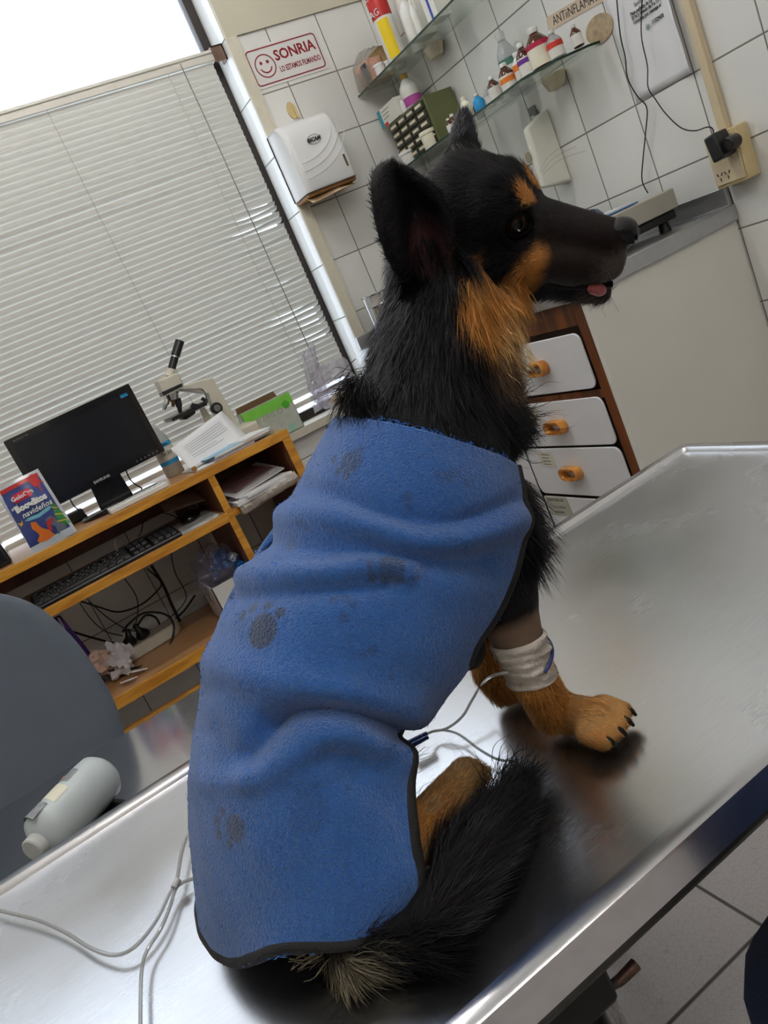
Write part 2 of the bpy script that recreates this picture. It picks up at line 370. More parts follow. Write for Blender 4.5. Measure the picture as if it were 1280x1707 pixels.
b = MB(); b.box((WL, WY - .022, SILL - .03), (REV + .32, GY + .02, SILL)); setting(b.build('trim_4', sill_m, bevel=.002))

# window: dark frame, frosted panes
bronze = mat('bronze_aluminium', srgb(52, 46, 44), 0.4, metal=0.5)
w = thing('window', '', '', (0, GY - .02, SILL)); del w['label']; del w['category']; w.name = 'window_1'; WM['window_1'] = WM.pop('window'); setting(w)
b = MB()
b.box((REV - .037, GY - .02, SILL), (REV - .004, GY + .02, 2.82)); b.box((WL, GY - .02, SILL), (WL + .035, GY + .02, 2.82))
b.box((WL, GY - .02, 2.785), (REV, GY + .02, 2.82)); b.box((WL, GY - .02, SILL), (REV, GY + .02, SILL + .035)); b.box((-.35, GY - .016, SILL), (-.31, GY + .016, 2.82))
b.build('window_frame', bronze, w, bevel=.002)
frost = clear_mat('frosted_glass', (0.93, 0.95, 0.98), alpha=0.10, rough=0.05, bump=0.8, bscale=35, gloss=0.1)
for a, c in ((WL + .035, -.35), (-.31, REV - .037)):
    b = MB(); b.box((a, GY - .003, SILL + .035), (c, GY + .003, 2.785)); b.build('window_pane', frost, w, smooth=0)

# ceiling lamps (fluorescent troffers)
lamp_m = mat('lamp_housing', srgb(235, 235, 230), 0.5)
def lamp(x, y, lab):
    t = thing('ceiling_light', lab, 'lamp', (x, y, CEIL), group=None)
    b = MB(); b.box((x - .62, y - .09, CEIL - .05), (x + .62, y + .09, CEIL)); b.build('lamp_housing', lamp_m, t, bevel=.004)
    for dy in (-.045, .045):
        b = MB(); b.cyl((x - .59, y + dy, CEIL - .07), (x + .59, y + dy, CEIL - .07), .013, n=12)
        tm = mat('fluorescent_tube', (1.0, 0.97, 0.94), 0.4, var=0.0, emit=LAMP_W); b.build('tube', tm, t)
lamp(0.45, -1.55, 'twin-tube fluorescent ceiling lamp at the room\'s front, farthest from the window')
lamp(0.1, 0.2, 'twin-tube fluorescent ceiling lamp above the examination table, the middle one of three')
lamp(0.5, 1.75, 'twin-tube fluorescent ceiling lamp nearer the window and tiled corner')

# ------------------------------------------------------------------ venetian blind
BY = 2.80; BR = 1.207; BLX = -1.40; BT = 2.172; BB = 0.985
slat_m = bpy.data.materials.new('blind_slat')
nt, P, N, L = nodes_of(slat_m); P.inputs['Base Color'].default_value = (*srgb(206, 204, 196), 1); P.inputs['Roughness'].default_value = 0.38
tl = N.new('ShaderNodeBsdfTranslucent'); tl.inputs[0].default_value = (*srgb(205, 200, 190), 1); mx = N.new('ShaderNodeMixShader'); mx.inputs[0].default_value = 0.10
L.new(P.outputs[0], mx.inputs[1]); L.new(tl.outputs[0], mx.inputs[2]); L.new(mx.outputs[0], N['Material Output'].inputs[0])
blind_w = mat('blind_enamel', srgb(212, 208, 198), 0.4, var=0.03)
bl = thing('venetian_blind', 'closed pale grey venetian blind hanging in the window, some slats bent at its right end', 'blind', (0, BY, BT))
b = MB(); b.box((BLX, BY - .018, BT - .035), (BR + .012, BY + .018, BT)); b.box((BLX, BY - .022, BT - .012), (BR + .012, BY - .018, BT - .004)); b.build('headrail', blind_w, bl, bevel=.002)
b = MB(); b.box((BR + .006, BY - .026, BT - .045), (BR + .05, BY - .022, BT + .006)); b.box((BR + .006, BY - .026, BT + .002), (BR + .05, BY + .02, BT + .006)); b.box((BR + .046, BY - .026, BT - .045), (BR + .05, BY + .02, BT + .006))
b.build('bracket', mat('bracket_brown', srgb(120, 96, 84), 0.3, metal=0.6), bl)
b = MB(); pitch = 0.0207; ns = int((BT - .04 - BB) / pitch); rs = random.Random(5)
xs = [BLX + .005 + (BR - BLX - .005) * i / 60 for i in range(61)]
for k in range(ns):
    zc = BT - .048 - k * pitch; base = math.radians(65 + rs.uniform(-1.5, 1.5)); amp = rs.uniform(-.0008, .0008)
    x0b = rs.uniform(.93, 1.05); kink = 0; frac = k / ns
    if .34 < frac < .86 and rs.random() < .62: kink = rs.uniform(-28, 5)
    if .40 < frac < .50: kink = rs.uniform(-38, -12)
    gap_l = rs.random() < .07; G = []
    for x in xs:
        t = min(1, max(0, (x - x0b) / .1)); tl_ = base + math.radians(kink) * t
        if gap_l and x < x0b: tl_ -= math.radians(9)
        zz = zc + amp * math.sin(x * 4 + k) + (kink * .00012) * t * math.sin((x - x0b) * 18)
        row = []
        for j in range(5):
            u = (j / 4 - .5) * .0256; cr = .0034 * (1 - (2 * j / 4 - 1) ** 2)
            row.append((x, BY - math.cos(tl_) * u - math.sin(tl_) * cr, zz + math.sin(tl_) * u * 1.0 - math.cos(tl_) * cr))
        G.append(row)
    b.grid(G)
b.build('slats', slat_m, bl, smooth=60)
b = MB(); b.box((BLX, BY - .013, BB - .022), (BR, BY + .013, BB - .004)); b.build('bottom_rail', blind_w, bl, bevel=.003)
cordm = mat('cord_beige', srgb(196, 188, 172), 0.7); cordd = mat('cord_grey', srgb(120, 114, 104), 0.6)
for px, py in ((72, 172), (-360, 330)):
    q = at_y(px, py, BY - .016); b = MB(); b.tube([(q.x, BY - .016, BT - .03), (q.x, BY - .016, BB)], .0006, n=5, sub=0); b.build('ladder_cord', cordd, bl)
q = at_y(276, 115, BY - .03); b = MB()
N_ = 60
for i in range(N_):
    z0 = BT - .04 - i * .0195; b.cyl((q.x + .0015 * (-1) ** i, BY - .03, z0), (q.x - .0015 * (-1) ** i, BY - .03, z0 - .0125), .0013, n=6); b.cyl((q.x, BY - .03, z0 - .0125), (q.x, BY - .03, z0 - .0195), .0006, n=5)
b.build('pull_cord', cordm, bl)
q = at_y(300, 105, BY - .03); b = MB(); b.tube([(q.x, BY - .028, BT - .02), (q.x + .002, BY - .03, BT - .4), (q.x, BY - .03, BB + .02)], .0017, n=6); b.build('tilt_wand', cordd, bl)

# ------------------------------------------------------------------ sign
red = mat('sign_red', srgb(134, 20, 34), 0.5, var=0.02); signw = mat('sign_white', srgb(226, 224, 222), 0.4, var=0.01)
TL, TR, BRc, BLc = [at_y(px, py, WY) for px, py in ((407, 89), (521, 53), (544, 110), (431, 148))]
cx = (TL.x + TR.x + BRc.x + BLc.x) / 4; cz = (TL.z + TR.z + BRc.z + BLc.z) / 4; sw = (TR.x - TL.x + BRc.x - BLc.x) / 2; sh = (TL.z - BLc.z + TR.z - BRc.z) / 2
sg = thing('wall_sign', 'white sign with red border and smiling face reading SONRIA LO ESTAMOS FILMANDO', 'sign', (cx, WY, cz))
M = BACK((cx, WY - .0005, cz)); b = MB(); plate(b, M, rrect(sw + .02, sh + .016, .006), .002); b.build('sign_plate', signw, sg, smooth=0)
M2 = BACK((cx, WY - .0028, cz)); b = MB(); ringplate(b, M2, rrect(sw, sh, .014), rrect(sw - .008, sh - .008, .011), .0004); b.build('sign_border', red, sg, smooth=0)
fc = M2 @ Matrix.Translation((-sw * .30, 0, 0)); b = MB(); fr = sh * .33
circ = lambda r, n=32: [(r * math.cos(2 * math.pi * i / n), r * math.sin(2 * math.pi * i / n)) for i in range(n)]
ringplate(b, fc, circ(fr), circ(fr * .9), .0004)
for sx in (-1, 1): plate(b, fc @ Matrix.Translation((sx * fr * .33, fr * .3, 0)), circ(fr * .14, 12), .0004)
arc = [(fr * .62 * math.cos(math.radians(a)), fr * .62 * math.sin(math.radians(a))) for a in range(195, 346, 10)]; arc2 = [(x * (.82 if 0 < i < 15 else .97), y * .80) for i, (x, y) in enumerate(arc)]
for i in range(len(arc) - 1): plate(b, fc, [arc[i], arc[i + 1], arc2[i + 1], arc2[i]], .0004)
b.build('smiling_face', red, sg, smooth=0)
text('SONRIA', sh * .40, M2 @ Matrix.Translation((sw * .155, sh * .17, 0)), red, sg, bold=.0012, xs=.97)
text('LO ESTAMOS FILMANDO', sh * .21, M2 @ Matrix.Translation((sw * .165, -sh * .21, 0)), red, sg, bold=.0006, xs=.60)

# ------------------------------------------------------------------ paper towel dispenser
plw = mat('dispenser_plastic', srgb(232, 232, 232), 0.25, var=0.01); gold = mat('yellowed_plastic', srgb(206, 184, 132), 0.5)
DY = 2.60; c_ = [at_y(px, py, DY) for px, py in ((475, 205), (548, 176), (594, 278), (510, 335))]
dx0 = (c_[0].x + c_[3].x) / 2; dx1 = (c_[1].x + c_[2].x) / 2; dz1 = (c_[0].z + c_[1].z) / 2 + .005; dz0 = (c_[2].z + c_[3].z) / 2
dp = thing('towel_dispenser', 'white plastic paper towel dispenser on the tiles below the red and white sign', 'dispenser', ((dx0 + dx1) / 2, WY, dz0))
G = []; nn = 26
prof = [(WY - .001, dz0), (DY + .004, dz0), (DY, dz0 + .006), (DY, dz0 + .10), (DY + .004, dz1 - .07), (DY + .016, dz1 - .03), (DY + .04, dz1 - .006), (DY + .07, dz1), (WY - .001, dz1)]
b = MB(); outl = [(y, z) for y, z in prof]
def drow(x, s): return [(x, WY - .001 - (WY - .001 - y) * s, dz0 + (z - dz0) * (1 if s > .9 else .98)) for y, z in outl]
rows = [drow(dx0 + .004, .86), drow(dx0, .9), drow(dx0 + .008, .985), drow(dx0 + .02, 1)] + [drow(dx0 + .02 + (dx1 - dx0 - .04) * i / 8, 1) for i in range(1, 9)] + [drow(dx1 - .008, .985), drow(dx1, .9), drow(dx1 - .002, .86)]
b.grid(rows); b.add(rows[0], [tuple(range(len(outl)))]); b.add(rows[-1], [tuple(range(len(outl)))])
b.grid([[r[0], r[-1]] for r in rows])
b.build('dispenser_cover', plw, dp, smooth=50)
b = MB()
for k, r in enumerate((.12, .145, .17)):
    pts = [(dx0 + .02 + (r + .035) * math.sin(math.radians(a)), DY - .0006, dz1 - .045 - (r - .02) * math.cos(math.radians(a))) for a in range(0, 88, 8)]
    b.tube(pts, .0012, n=6)
b.build('moulded_ribs', plw, dp)
M = BACK(((dx0 + dx1) / 2 - .005, DY - .001, dz1 - .085)); dark = mat('black_ink', srgb(28, 28, 32), 0.5)
b = MB(); ringplate(b, M, [(x * 1.6, y) for x, y in circ(.016)], [(x * 1.6 * .93, y * .9) for x, y in circ(.016)], .0006); b.build('logo_ring', dark, dp, smooth=0)
text('BICAM', .017, M, dark, dp, bold=.0008, shear=.25)
b = MB(); b.box((dx1 - .028, DY - .0015, dz0 + .035), (dx1 - .021, DY + .004, dz0 + .075)); b.build('level_slot', mat('slot_brown', srgb(92, 74, 50), 0.6), dp)
b = MB(); b.box((dx0 + .004, DY + .02, dz0 - .012), (dx1 - .002, WY - .002, dz0 - .0005)); b.build('tray', mat('stained_tray', srgb(150, 108, 62), 0.6, var=.3, scale=30), dp, bevel=.002)
b = MB(); b.grid([[(dx0 + .008 + (dx1 - dx0 - .016) * i / 8, DY + .045 - .03 * j / 4 + .012 * math.sin(i), dz0 - .012 - .022 * j / 4 * (1 - .06 * i)) for j in range(5)] for i in range(9)])
tp = b.build('paper_towel', mat('brown_paper', srgb(206, 178, 140), 0.8, var=.12), dp, solid=.002)
q = at_y(486, 185, WY); hk = thing('wall_hook', 'small yellowed plastic wall clip above the towel dispenser', 'clip', (q.x, WY, q.z - .03))
b = MB(); plate(b, BACK((q.x, WY - .0005, q.z)), [(x, y * 1.7) for x, y in circ(.017, 20)], .006); b.build('clip_body', gold, hk, bevel=.002); b = MB(); b.box((q.x + .006, WY - .01, q.z - .03), (q.x + .016, WY - .006, q.z + .012)); b.build('clip_tongue', gold, hk, bevel=.001)

# ------------------------------------------------------------------ right wall: glass shelves
glass = clear_mat('shelf_glass', srgb(214, 226, 216), alpha=0.10, rough=0.03, gloss=0.2); gedge = mat('glass_edge', srgb(40, 62, 54), 0.15, var=.1)
brk = mat('shelf_bracket', srgb(196, 186, 160), 0.5, var=.15)
def shelf(zt, poly, lab, name='glass_shelf'):
    t = thing(name, lab, 'shelf', (WX, 2.2, zt)); b = MB(); b.slab([(x, y, zt - .006) for x, y in poly], (0, 0, 1), .006); b.build('glass_pane', glass, t, smooth=0)
    b = MB()
    for (x0, y0), (x1, y1) in zip(poly[:-1], poly[1:]):
        if x0 > WX - .005 and x1 > WX - .005: continue
        d = Vector((x1 - x0, y1 - y0, 0)).normalized() * .0005; n_ = Vector((d.y, -d.x, 0)).normalized() * .0012
        b.slab([(x0, y0, zt - .0062), (x1, y1, zt - .0062), (x1, y1, zt + .0002), (x0, y0, zt + .0002)], n_ if n_.x < 0 else -n_, .0012)
    b.build('glass_edge', gedge, t, smooth=0); return t
ZU = .655 + CAM_H; ZL = .358 + CAM_H; XF = 1.652
us = shelf(ZU, [(XF, 2.735), (XF, 1.62), (WX - .002, 1.62), (WX - .002, 2.735)], 'upper glass wall shelf holding spray bottles and boxes')
ls = shelf(ZL, [(XF, 2.72), (1.64, 2.34), (1.625, 1.87), (1.683, 1.787), (1.767, 1.752), (WX - .002, 1.752), (WX - .002, 2.72)], 'lower glass wall shelf holding medicine bottles and a green drawer cabinet')
def bracket(t, y, z, w=.05):
    b = MB(); b.lathe([(.001, -.05), (.02, -.045), (.028, -.02), (.03, -.0065)], Matrix.Translation((WX - .028, y, z)), 14, 1.0, 1.4); b.box((WX - .05, y - .03, z - .012), (WX - .002, y + .03, z - .0065)); b.build('bracket', brk, t, bevel=.002)
for y in (2.40, 1.75): bracket(us, y, ZU)
for y in (2.42, 1.93): bracket(ls, y, ZL)
q = at_x(1000, 48, WX); b = MB(); plate(b, SIDE((WX - .0005, q.y, q.z)), [(x * 1.5, y) for x, y in circ(.034, 20)], .003); tag(b.build('adhesive_patch', mat('old_adhesive', srgb(176, 156, 128), 0.7, var=.25, scale=60)), 'round brown patch of old adhesive on the tiles past the lower shelf end', 'patch')

# --- items
white_pl = mat('white_plastic', srgb(228, 228, 224), 0.35, var=.02); capw = mat('cap_grey_white', srgb(205, 206, 204), 0.4)
amber = mat('amber_glass', srgb(74, 34, 16), 0.08, var=.1, coat=.5); clearp = clear_mat('clear_plastic', srgb(215, 220, 222), .42, .12)
def bottle(name, lab, x, y, z, r, h, body, labelm=None, cap=capw, neck=.35, lz=(.08, .5), cat='bottle', band=None, group=None, capr=.42, sq=1.0):
    t = thing(name, lab, cat, (x, y, z), group=group); M = Matrix.Translation((x, y, z)); hb = h * (1 - neck); b = MB()
    b.lathe([(r * .9, 0.0), (r, .004), (r, hb * .92), (r * .9, hb * 1.03), (r * .55, hb * 1.22), (r * .36, hb * 1.3), (r * .36, h * .93)], M, 20, 1, sq); b.build('bottle_body', body, t)
    b = MB(); b.lathe([(r * capr, h * .86), (r * capr * 1.05, h * .87), (r * capr * 1.05, h - .002), (r * capr * .9, h)], M, 16); b.build('cap', cap, t)
    if labelm:
        b = MB(); b.lathe([(r * 1.02, h * lz[0]), (r * 1.02, h * lz[1])], M, 20, 1, sq); o = b.build('label', labelm, t)
        if band:
            b = MB(); b.lathe([(r * 1.035, h * band[1]), (r * 1.035, h * band[2])], M, 20, 1, sq); b.build('label_band', band[0], t)
    return t
lw = mat('label_white', srgb(224, 222, 214), .6, var=.03); lor = mat('label_orange', srgb(222, 120, 30), .5); lpu = mat('label_purple', srgb(98, 40, 140), .5); lcr = mat('label_crimson', srgb(176, 24, 66), .5); lred = mat('label_red', srgb(196, 52, 36), .5)
lye = mat('label_yellow', srgb(238, 206, 10), .5, var=.02); lgr = mat('label_green', srgb(60, 110, 96), .5); lbl = mat('label_blue', srgb(30, 140, 196), .5); teal = mat('teal_card', srgb(60, 150, 165), .5); lcream = mat('label_cream', srgb(232, 228, 206), .6)
navy = mat('label_navy', srgb(40, 62, 150), .5); sred = mat('spray_red', srgb(186, 34, 30), .4, var=.2)
def sy(px, py, x, z): q = at_z(px, py, z); return q
# lower shelf, far to near: positions taken along the shelf line
def on_low(px, py, x=1.70):
    q = at_x(px, py, x); return q.y
P_ = [  # name, label, px, r, h, body, label mat, cap, band, x, extras
 ('medicine_bottle', 'small dark brown bottle with white cap beside the green cabinet on the lower shelf', 757, 205, .017, .075, amber, lw, white_pl, None, 1.72),
 ('medicine_bottle', 'small dark vial with white label in front of the green cabinet, lowest of the pair', 753, 218, .013, .055, amber, lw, white_pl, None, 1.665),
 ('lotion_bottle', 'cream plastic bottle with a small red mark, beside the turquoise bottle', 783, 196, .020, .085, lcream, None, lcream, None, 1.675),
 ('medicine_bottle', 'brown bottle behind the turquoise bottle on the lower shelf', 800, 190, .017, .075, amber, None, capw, None, 1.745),
 ('turquoise_bottle', 'small bottle filled with turquoise liquid on the lower shelf', 803, 185, .020, .065, lbl, None, capw, None, 1.675),
 ('medicine_bottle', 'clear glass vial with grey cap between the turquoise and brown bottles', 818, 172, .017, .07, clearp, lw, capw, None, 1.70),
 ('medicine_bottle', 'brown bottle with plain white label, left of the orange-labelled brown bottle', 829, 163, .022, .082, amber, lw, white_pl, None, 1.68),
 ('medicine_bottle', 'pale bottle half hidden behind the orange-labelled bottle', 838, 152, .018, .08, white_pl, lw, capw, None, 1.75),
 ('medicine_bottle', 'brown bottle with orange band on its white label', 852, 148, .026, .092, amber, lw, white_pl, (lor, .30, .48), 1.68),
 ('medicine_bottle', 'tall clear bottle with dark green band on white label, tallest on the lower shelf', 857, 128, .034, .175, clearp, lw, capw, (lgr, .45, .56), 1.762),
 ('ointment_bottle', 'white bottle with orange and yellow top label beside the purple-labelled bottle', 872, 128, .022, .10, white_pl, lw, white_pl, (lor, .42, .62), 1.70),
 ('medicine_bottle', 'brown bottle with purple band on its white label', 883, 123, .025, .105, amber, lw, white_pl, (lpu, .38, .52), 1.67),
 ('medicine_bottle', 'large brown bottle with crimson band over a blank cream label', 905, 103, .036, .125, amber, lcream, white_pl, (lcr, .50, .62), 1.69),
 ('medicine_bottle', 'clear bottle with red and white label, right of the crimson-banded bottle', 929, 88, .024, .085, clearp, lw, capw, (lred, .38, .58), 1.70),
 ('medicine_bottle', 'small brown vial with white label standing alone at the shelf end', 964, 72, .017, .065, amber, lw, capw, None, 1.73)]
for nm, lb, px, py, r, h, body, lm, cp, band, x in P_:
    r, h = r * .88, h * (.84 if h < .15 else 1.0)
    y = at_x(px, py, x).y; bottle(nm, lb, x, y, ZL + .0003, r, h, body, lm, cp, band=band, lz=(.05, .56), group=None)
# jars and tubs by the green cabinet
def jar(name, lab, x, y, z, r, h, m, lidm=None, cat='jar'):
    t = thing(name, lab, cat, (x, y, z)); b = MB(); b.lathe([(r * .92, 0), (r * .95, .002), (r, h * .8)], Matrix.Translation((x, y, z)), 20); b.build('jar_body', m, t)
    b = MB(); b.lathe([(r * 1.1, h * .8), (r * 1.1, h - .002), (r * 1.04, h)], Matrix.Translation((x, y, z)), 20); b.build('lid', lidm or m, t); return t
y = at_x(722, 238, 1.68).y; jar('plastic_tub', 'cream plastic tub with lid in front of the green cabinet', 1.672, y, ZL + .0003, .027, .058, lcream)
y = at_x(680, 262, 1.67).y; jar('plastic_tub', 'frosted white tub with lid at the left foot of the green cabinet', 1.672, y, ZL + .0003, .028, .045, white_pl)
# green drawer cabinet
olive = mat('olive_enamel', srgb(92, 98, 58), 0.45, var=.05); ocre = mat('drawer_label_card', srgb(216, 208, 184), .6); drk = mat('drawer_smoke', srgb(58, 56, 46), .35)
gx0 = 1.672; gy1 = 2.735 - .02; q = at_x(704, 160, gx0); q2 = at_x(716, 240, gx0)
gyR = at_x(711, 190, gx0).y; gyL = at_x(650, 225, gx0).y; gz1 = at_x(704, 158, gx0).z
gyL = min(max(gyL, gyR + .19), 2.71)
cabt = thing('small_parts_cabinet', 'olive green metal cabinet of small labelled drawers on the lower glass shelf', 'cabinet', (gx0 + .06, (gyL + gyR) / 2, ZL + .0003))
CZ0, CZ1 = ZL + .0003, gz1
b = MB(); b.box((gx0 + .012, gyR, CZ0), (WX - .012, gyL, CZ1)); b.build('cabinet_body', olive, cabt, bevel=.002)
nr, nc = 5, 4; dh = (CZ1 - CZ0 - .012) / nr; dw = (gyL - gyR - .012) / nc
for r in range(nr):
    for c in range(nc):
        y1 = gyL - .006 - c * dw; z0 = CZ0 + .006 + r * dh
        b = MB(); b.box((gx0 + .002, y1 - dw + .003, z0 + .003), (gx0 + .03, y1 - .003, z0 + dh - .003)); d = b.build('drawer', drk, cabt, bevel=.001)
        b = MB(); b.box((gx0 + .0002, y1 - dw + .010, z0 + .012), (gx0 + .0018, y1 - .012, z0 + dh - .008)); b.build('drawer_label', ocre, d, smooth=0)
# box with teal side, leaning above/left of the cabinet, on top of it
def box_thing(name, lab, cat, M, size, m, faces=()):
    """M: base centre frame, size w,d,h"""
    t = thing(name, lab, cat, M=M); b = MB(); w_, d_, h_ = size
    I = [M @ Vector(v) for v in ((-w_ / 2, -d_ / 2, 0), (w_ / 2, -d_ / 2, 0), (w_ / 2, d_ / 2, 0), (-w_ / 2, d_ / 2, 0), (-w_ / 2, -d_ / 2, h_), (w_ / 2, -d_ / 2, h_), (w_ / 2, d_ / 2, h_), (-w_ / 2, d_ / 2, h_))]
    b.hexa(I); b.build('carton', m, t, bevel=.0012); return t
ZC = CZ1 + .0004
yA = at_x(655, 190, 1.70).y
Mx = Matrix.Translation((1.725, min(yA, 2.66), ZC)) @ Matrix.Rotation(math.radians(-90), 4, 'Z')
cw = min(.135, 2 * (2.735 - Mx.translation.y) - .01)
t = box_thing('medicine_box', 'white medicine carton with a teal side lying on the green cabinet', 'box', Mx, (cw, .09, .062), lw)
def face_patch(t, name, M, x0, x1, z0, z1, yy, m):
    b = MB(); b.hexa([M @ Vector(v) for v in ((x0, yy - .0008, z0), (x1, yy - .0008, z0), (x1, yy, z0), (x0, yy, z0), (x0, yy - .0008, z1), (x1, yy - .0008, z1), (x1, yy, z1), (x0, yy, z1))]); return b.build(name, m, t, smooth=0)
face_patch(t, 'teal_stripe', Mx, -cw / 2, -cw / 2 + .022, 0.001, .061, -.0451, teal)
face_patch(t, 'red_stripe', Mx, -cw / 2 + .024, -cw / 2 + .05, .001, .012, -.0451, lred)
gm = mat('print_grey', srgb(120, 124, 128), .6)
for k, (a, c) in enumerate(((.005, .04), (.005, .035), (.005, .03))): face_patch(t, 'printed_line', Mx, -cw / 2 + .03, -cw / 2 + .03 + c * 1.4, .048 - k * .012, .050 - k * .012, -.0451, gm)
yB = at_x(686, 150, 1.75).y
bottle('antiseptic_bottle', 'translucent bottle with pink and white label standing on the green cabinet', 1.735, at_x(683, 155, 1.735).y, ZC, .032, .115, white_pl, lw, mat('amber_cap', srgb(180, 150, 70), .4), band=(mat('label_magenta', srgb(170, 70, 150), .5), .08, .34), lz=(.06, .5))
bottle('dropper_vial', 'little white dropper vial lying upright at the cabinet top edge', 1.70, at_x(660, 168, 1.70).y - .03, ZC, .010, .05, white_pl)
# upper shelf
def on_up(px, py, x): return at_x(px, py, x).y
z = ZU + .0003
y = on_up(655, 75, 1.70); bottle('spray_can', 'tall white can with red top and a yellow label on the upper shelf', 1.70, y, z, .033, .235, white_pl, lw, sred, neck=.12, lz=(.03, .55), band=None, capr=.9)
b_ = bpy.data.objects['spray_can']
b = MB(); b.lathe([(.0342, .14), (.0342, .20)], Matrix.Translation((1.70, y, z)), 24); b.build('red_sleeve', sred, b_)
b = MB(); M = Matrix.Translation((1.70, y, z)); b.grid([[M @ Vector((.0352 * math.cos(a), .0352 * math.sin(a), zz)) for zz in (.012, .075, .132)] for a in [math.radians(k) for k in range(195, 262, 8)]]); b.build('yellow_label', lye, b_)
text('AG', .03, frame(Vector((1.70, y, z + .155)) + Vector((-.0355 * math.cos(.35), -.0355 * math.sin(.35), 0)), (math.sin(.35), -math.cos(.35), 0), (0, 0, 1)), white_pl, b_)
y = on_up(688, 52, 1.68); bottle('lotion_bottle', 'white rounded bottle beside the spray can', 1.685, y, z, .024, .13, white_pl, lw, white_pl, neck=.3)
y = on_up(672, 30, 1.75); bottle('grey_topped_bottle', 'white bottle with tall grey cap behind the rounded bottle', 1.765, y, z, .024, .21, white_pl, lw, mat('cap_dark_grey', srgb(96, 98, 100), .4), neck=.25, capr=.8)
y = on_up(703, 42, 1.72); M = Matrix.Translation((1.725, y, z)) @ Matrix.Rotation(math.radians(-90), 4, 'Z')
t = box_thing('medicine_box', 'white carton with a blue curve and a black name patch on the upper shelf', 'box', M, (.06, .05, .17), lw)
face_patch(t, 'black_patch', M, -.028, .012, .128, .15, -.0252, dark); b = MB()
cv = [(-.028 + .05 * math.sin(a), .01 + .07 * math.cos(a)) for a in [math.radians(k) for k in range(0, 91, 10)]]; c2 = [(x * .75 - .007, zz * .75) for x, zz in cv]
for i in range(9): b.slab([M @ Vector((x, -.0252, zz)) for x, zz in (cv[i], cv[i + 1], c2[i + 1], c2[i])], M.to_3x3() @ Vector((0, -1, 0)), .0006)
b.build('blue_curve', lbl, t, smooth=0)
y = on_up(730, 20, 1.70); M = Matrix.Translation((1.70, y, z)) @ Matrix.Rotation(math.radians(-90), 4, 'Z')
t = box_thing('medicine_box', 'white carton with navy blue stripes near the frame top on the upper shelf', 'box', M, (.06, .05, .12), lw)
face_patch(t, 'navy_stripe', M, -.004, .006, .0, .11, -.0252, navy); face_patch(t, 'navy_band', M, -.03, .03, .1, .112, -.0252, navy)
y = on_up(712, 28, 1.71); bottle('cream_tube', 'slim white bottle squeezed between the two cartons', 1.668, y, z, .012, .10, white_pl, lw, white_pl)
y = on_up(632, 112, 1.675); jar('small_jar', 'low white jar at the shelf edge, left of the spray can', 1.675, y, z, .019, .036, white_pl)
y = on_up(645, 100, 1.70); jar('small_jar', 'small white jar touching the base of the spray can', 1.70, y, z, .013, .032, white_pl)
# photo cards in a clear bag at the left end of the upper shelf
bagc = clear_mat('clear_bag', srgb(225, 222, 215), .25, .08, bump=.5, bscale=60, gloss=.5)
yk = 2.66; kk = at_x(605, 125, 1.675)
kt = thing('bagged_box', 'clear bag holding a small box with dark portrait label, upper shelf\'s left end', 'box', (1.69, yk, z))
pinkc = mat('pink_card', srgb(214, 168, 148), .6, var=.15, scale=80); tanc = mat('kraft_card', srgb(176, 148, 104), .7, var=.1)
b = MB(); b.box((1.66, yk - .045, z), (1.72, yk + .045, z + .075)); bb = b.build('carton', pinkc, kt, bevel=.002)
b = MB(); b.box((1.6585, yk - .038, z + .008), (1.6598, yk + .002, z + .068)); b.build('portrait_label', mat('ink_navy', srgb(48, 48, 62), .4, var=.6, scale=90), kt)
b = MB(); b.box((1.725, yk - .05, z), (1.75, yk + .03, z + .10)); b.build('kraft_card', tanc, kt)
b = MB(); rb = random.Random(3)
G = [[(1.650 + .11 * (i / 8) + rb.uniform(-.003, .003), yk - .056 + .118 * j / 8, z + .002 + .115 * (1 - abs(i / 4 - 1) ** 6) * (1 - .15 * abs(j / 4 - 1)) + rb.uniform(-.004, .004)) for j in range(9)] for i in range(9)]
b.grid(G); b.build('clear_bag', bagc, kt, solid=.0006)
y = on_up(622, 88, 1.72); bottle('dropper_bottle', 'white bottle with angled spout behind the bagged box', 1.76, 2.57, z, .018, .12, white_pl, None, white_pl)

# handwritten label strip, poster, soap dispenser
ptape = mat('masking_tape', srgb(205, 186, 164), .7, var=.06)
A = at_x(915, 40, WX); B = at_x(985, 0, WX)
mt = thing('tape_label', 'strip of tan masking tape with handwritten ANTIINFLAMATORIO above the lower shelf bottles', 'label', (WX, A.y, A.z))
M = SIDE((WX - .001, A.y, A.z)); d = (B - A); Mr = M @ Matrix.Rotation(math.atan2(d.z, A.y - B.y), 4, 'Z')
b = MB(); plate(b, Mr, [(-.008, -.018), (.30, -.018), (.30, .018), (-.003, .018)], .0006); b.build('tape', ptape, mt, smooth=0)
text('ANTiiNFLAMATORIO', .032, Mr @ Matrix.Translation((.018, 0, .0008)), dark, mt, align='LEFT', xs=.8)
paper = mat('white_paper', srgb(232, 232, 234), .7, var=.015)
ps = thing('wall_notice', 'white paper notice with printed lines and a phone number taped to the tiles', 'poster', (WX, 1.6, CAM_H + .173))
b = MB(); y0p, y1p = 1.70, 1.497; zb = CAM_H + .172; zt = zb + .30; G = []
for i in range(13):
    row = []
    for j in range(17):
        u = i / 12; v = j / 16; lift = .001 + .022 * max(0, (u - .72) / .28) ** 2 * (1 - .5 * abs(v - .35)) + .002 * math.sin(9 * v + 4 * u) ** 2
        row.append((WX - lift, y0p + (y1p - y0p) * u * (1 - .02 * max(0, .15 - v)), zb + (zt - zb) * v - .004 * u * (1 - v)))
    G.append(row)
b.grid(G); b.build('paper_sheet', paper, ps, smooth=80, solid=.0005)
def pl(px, py): q = at_x(px, py, WX); return q
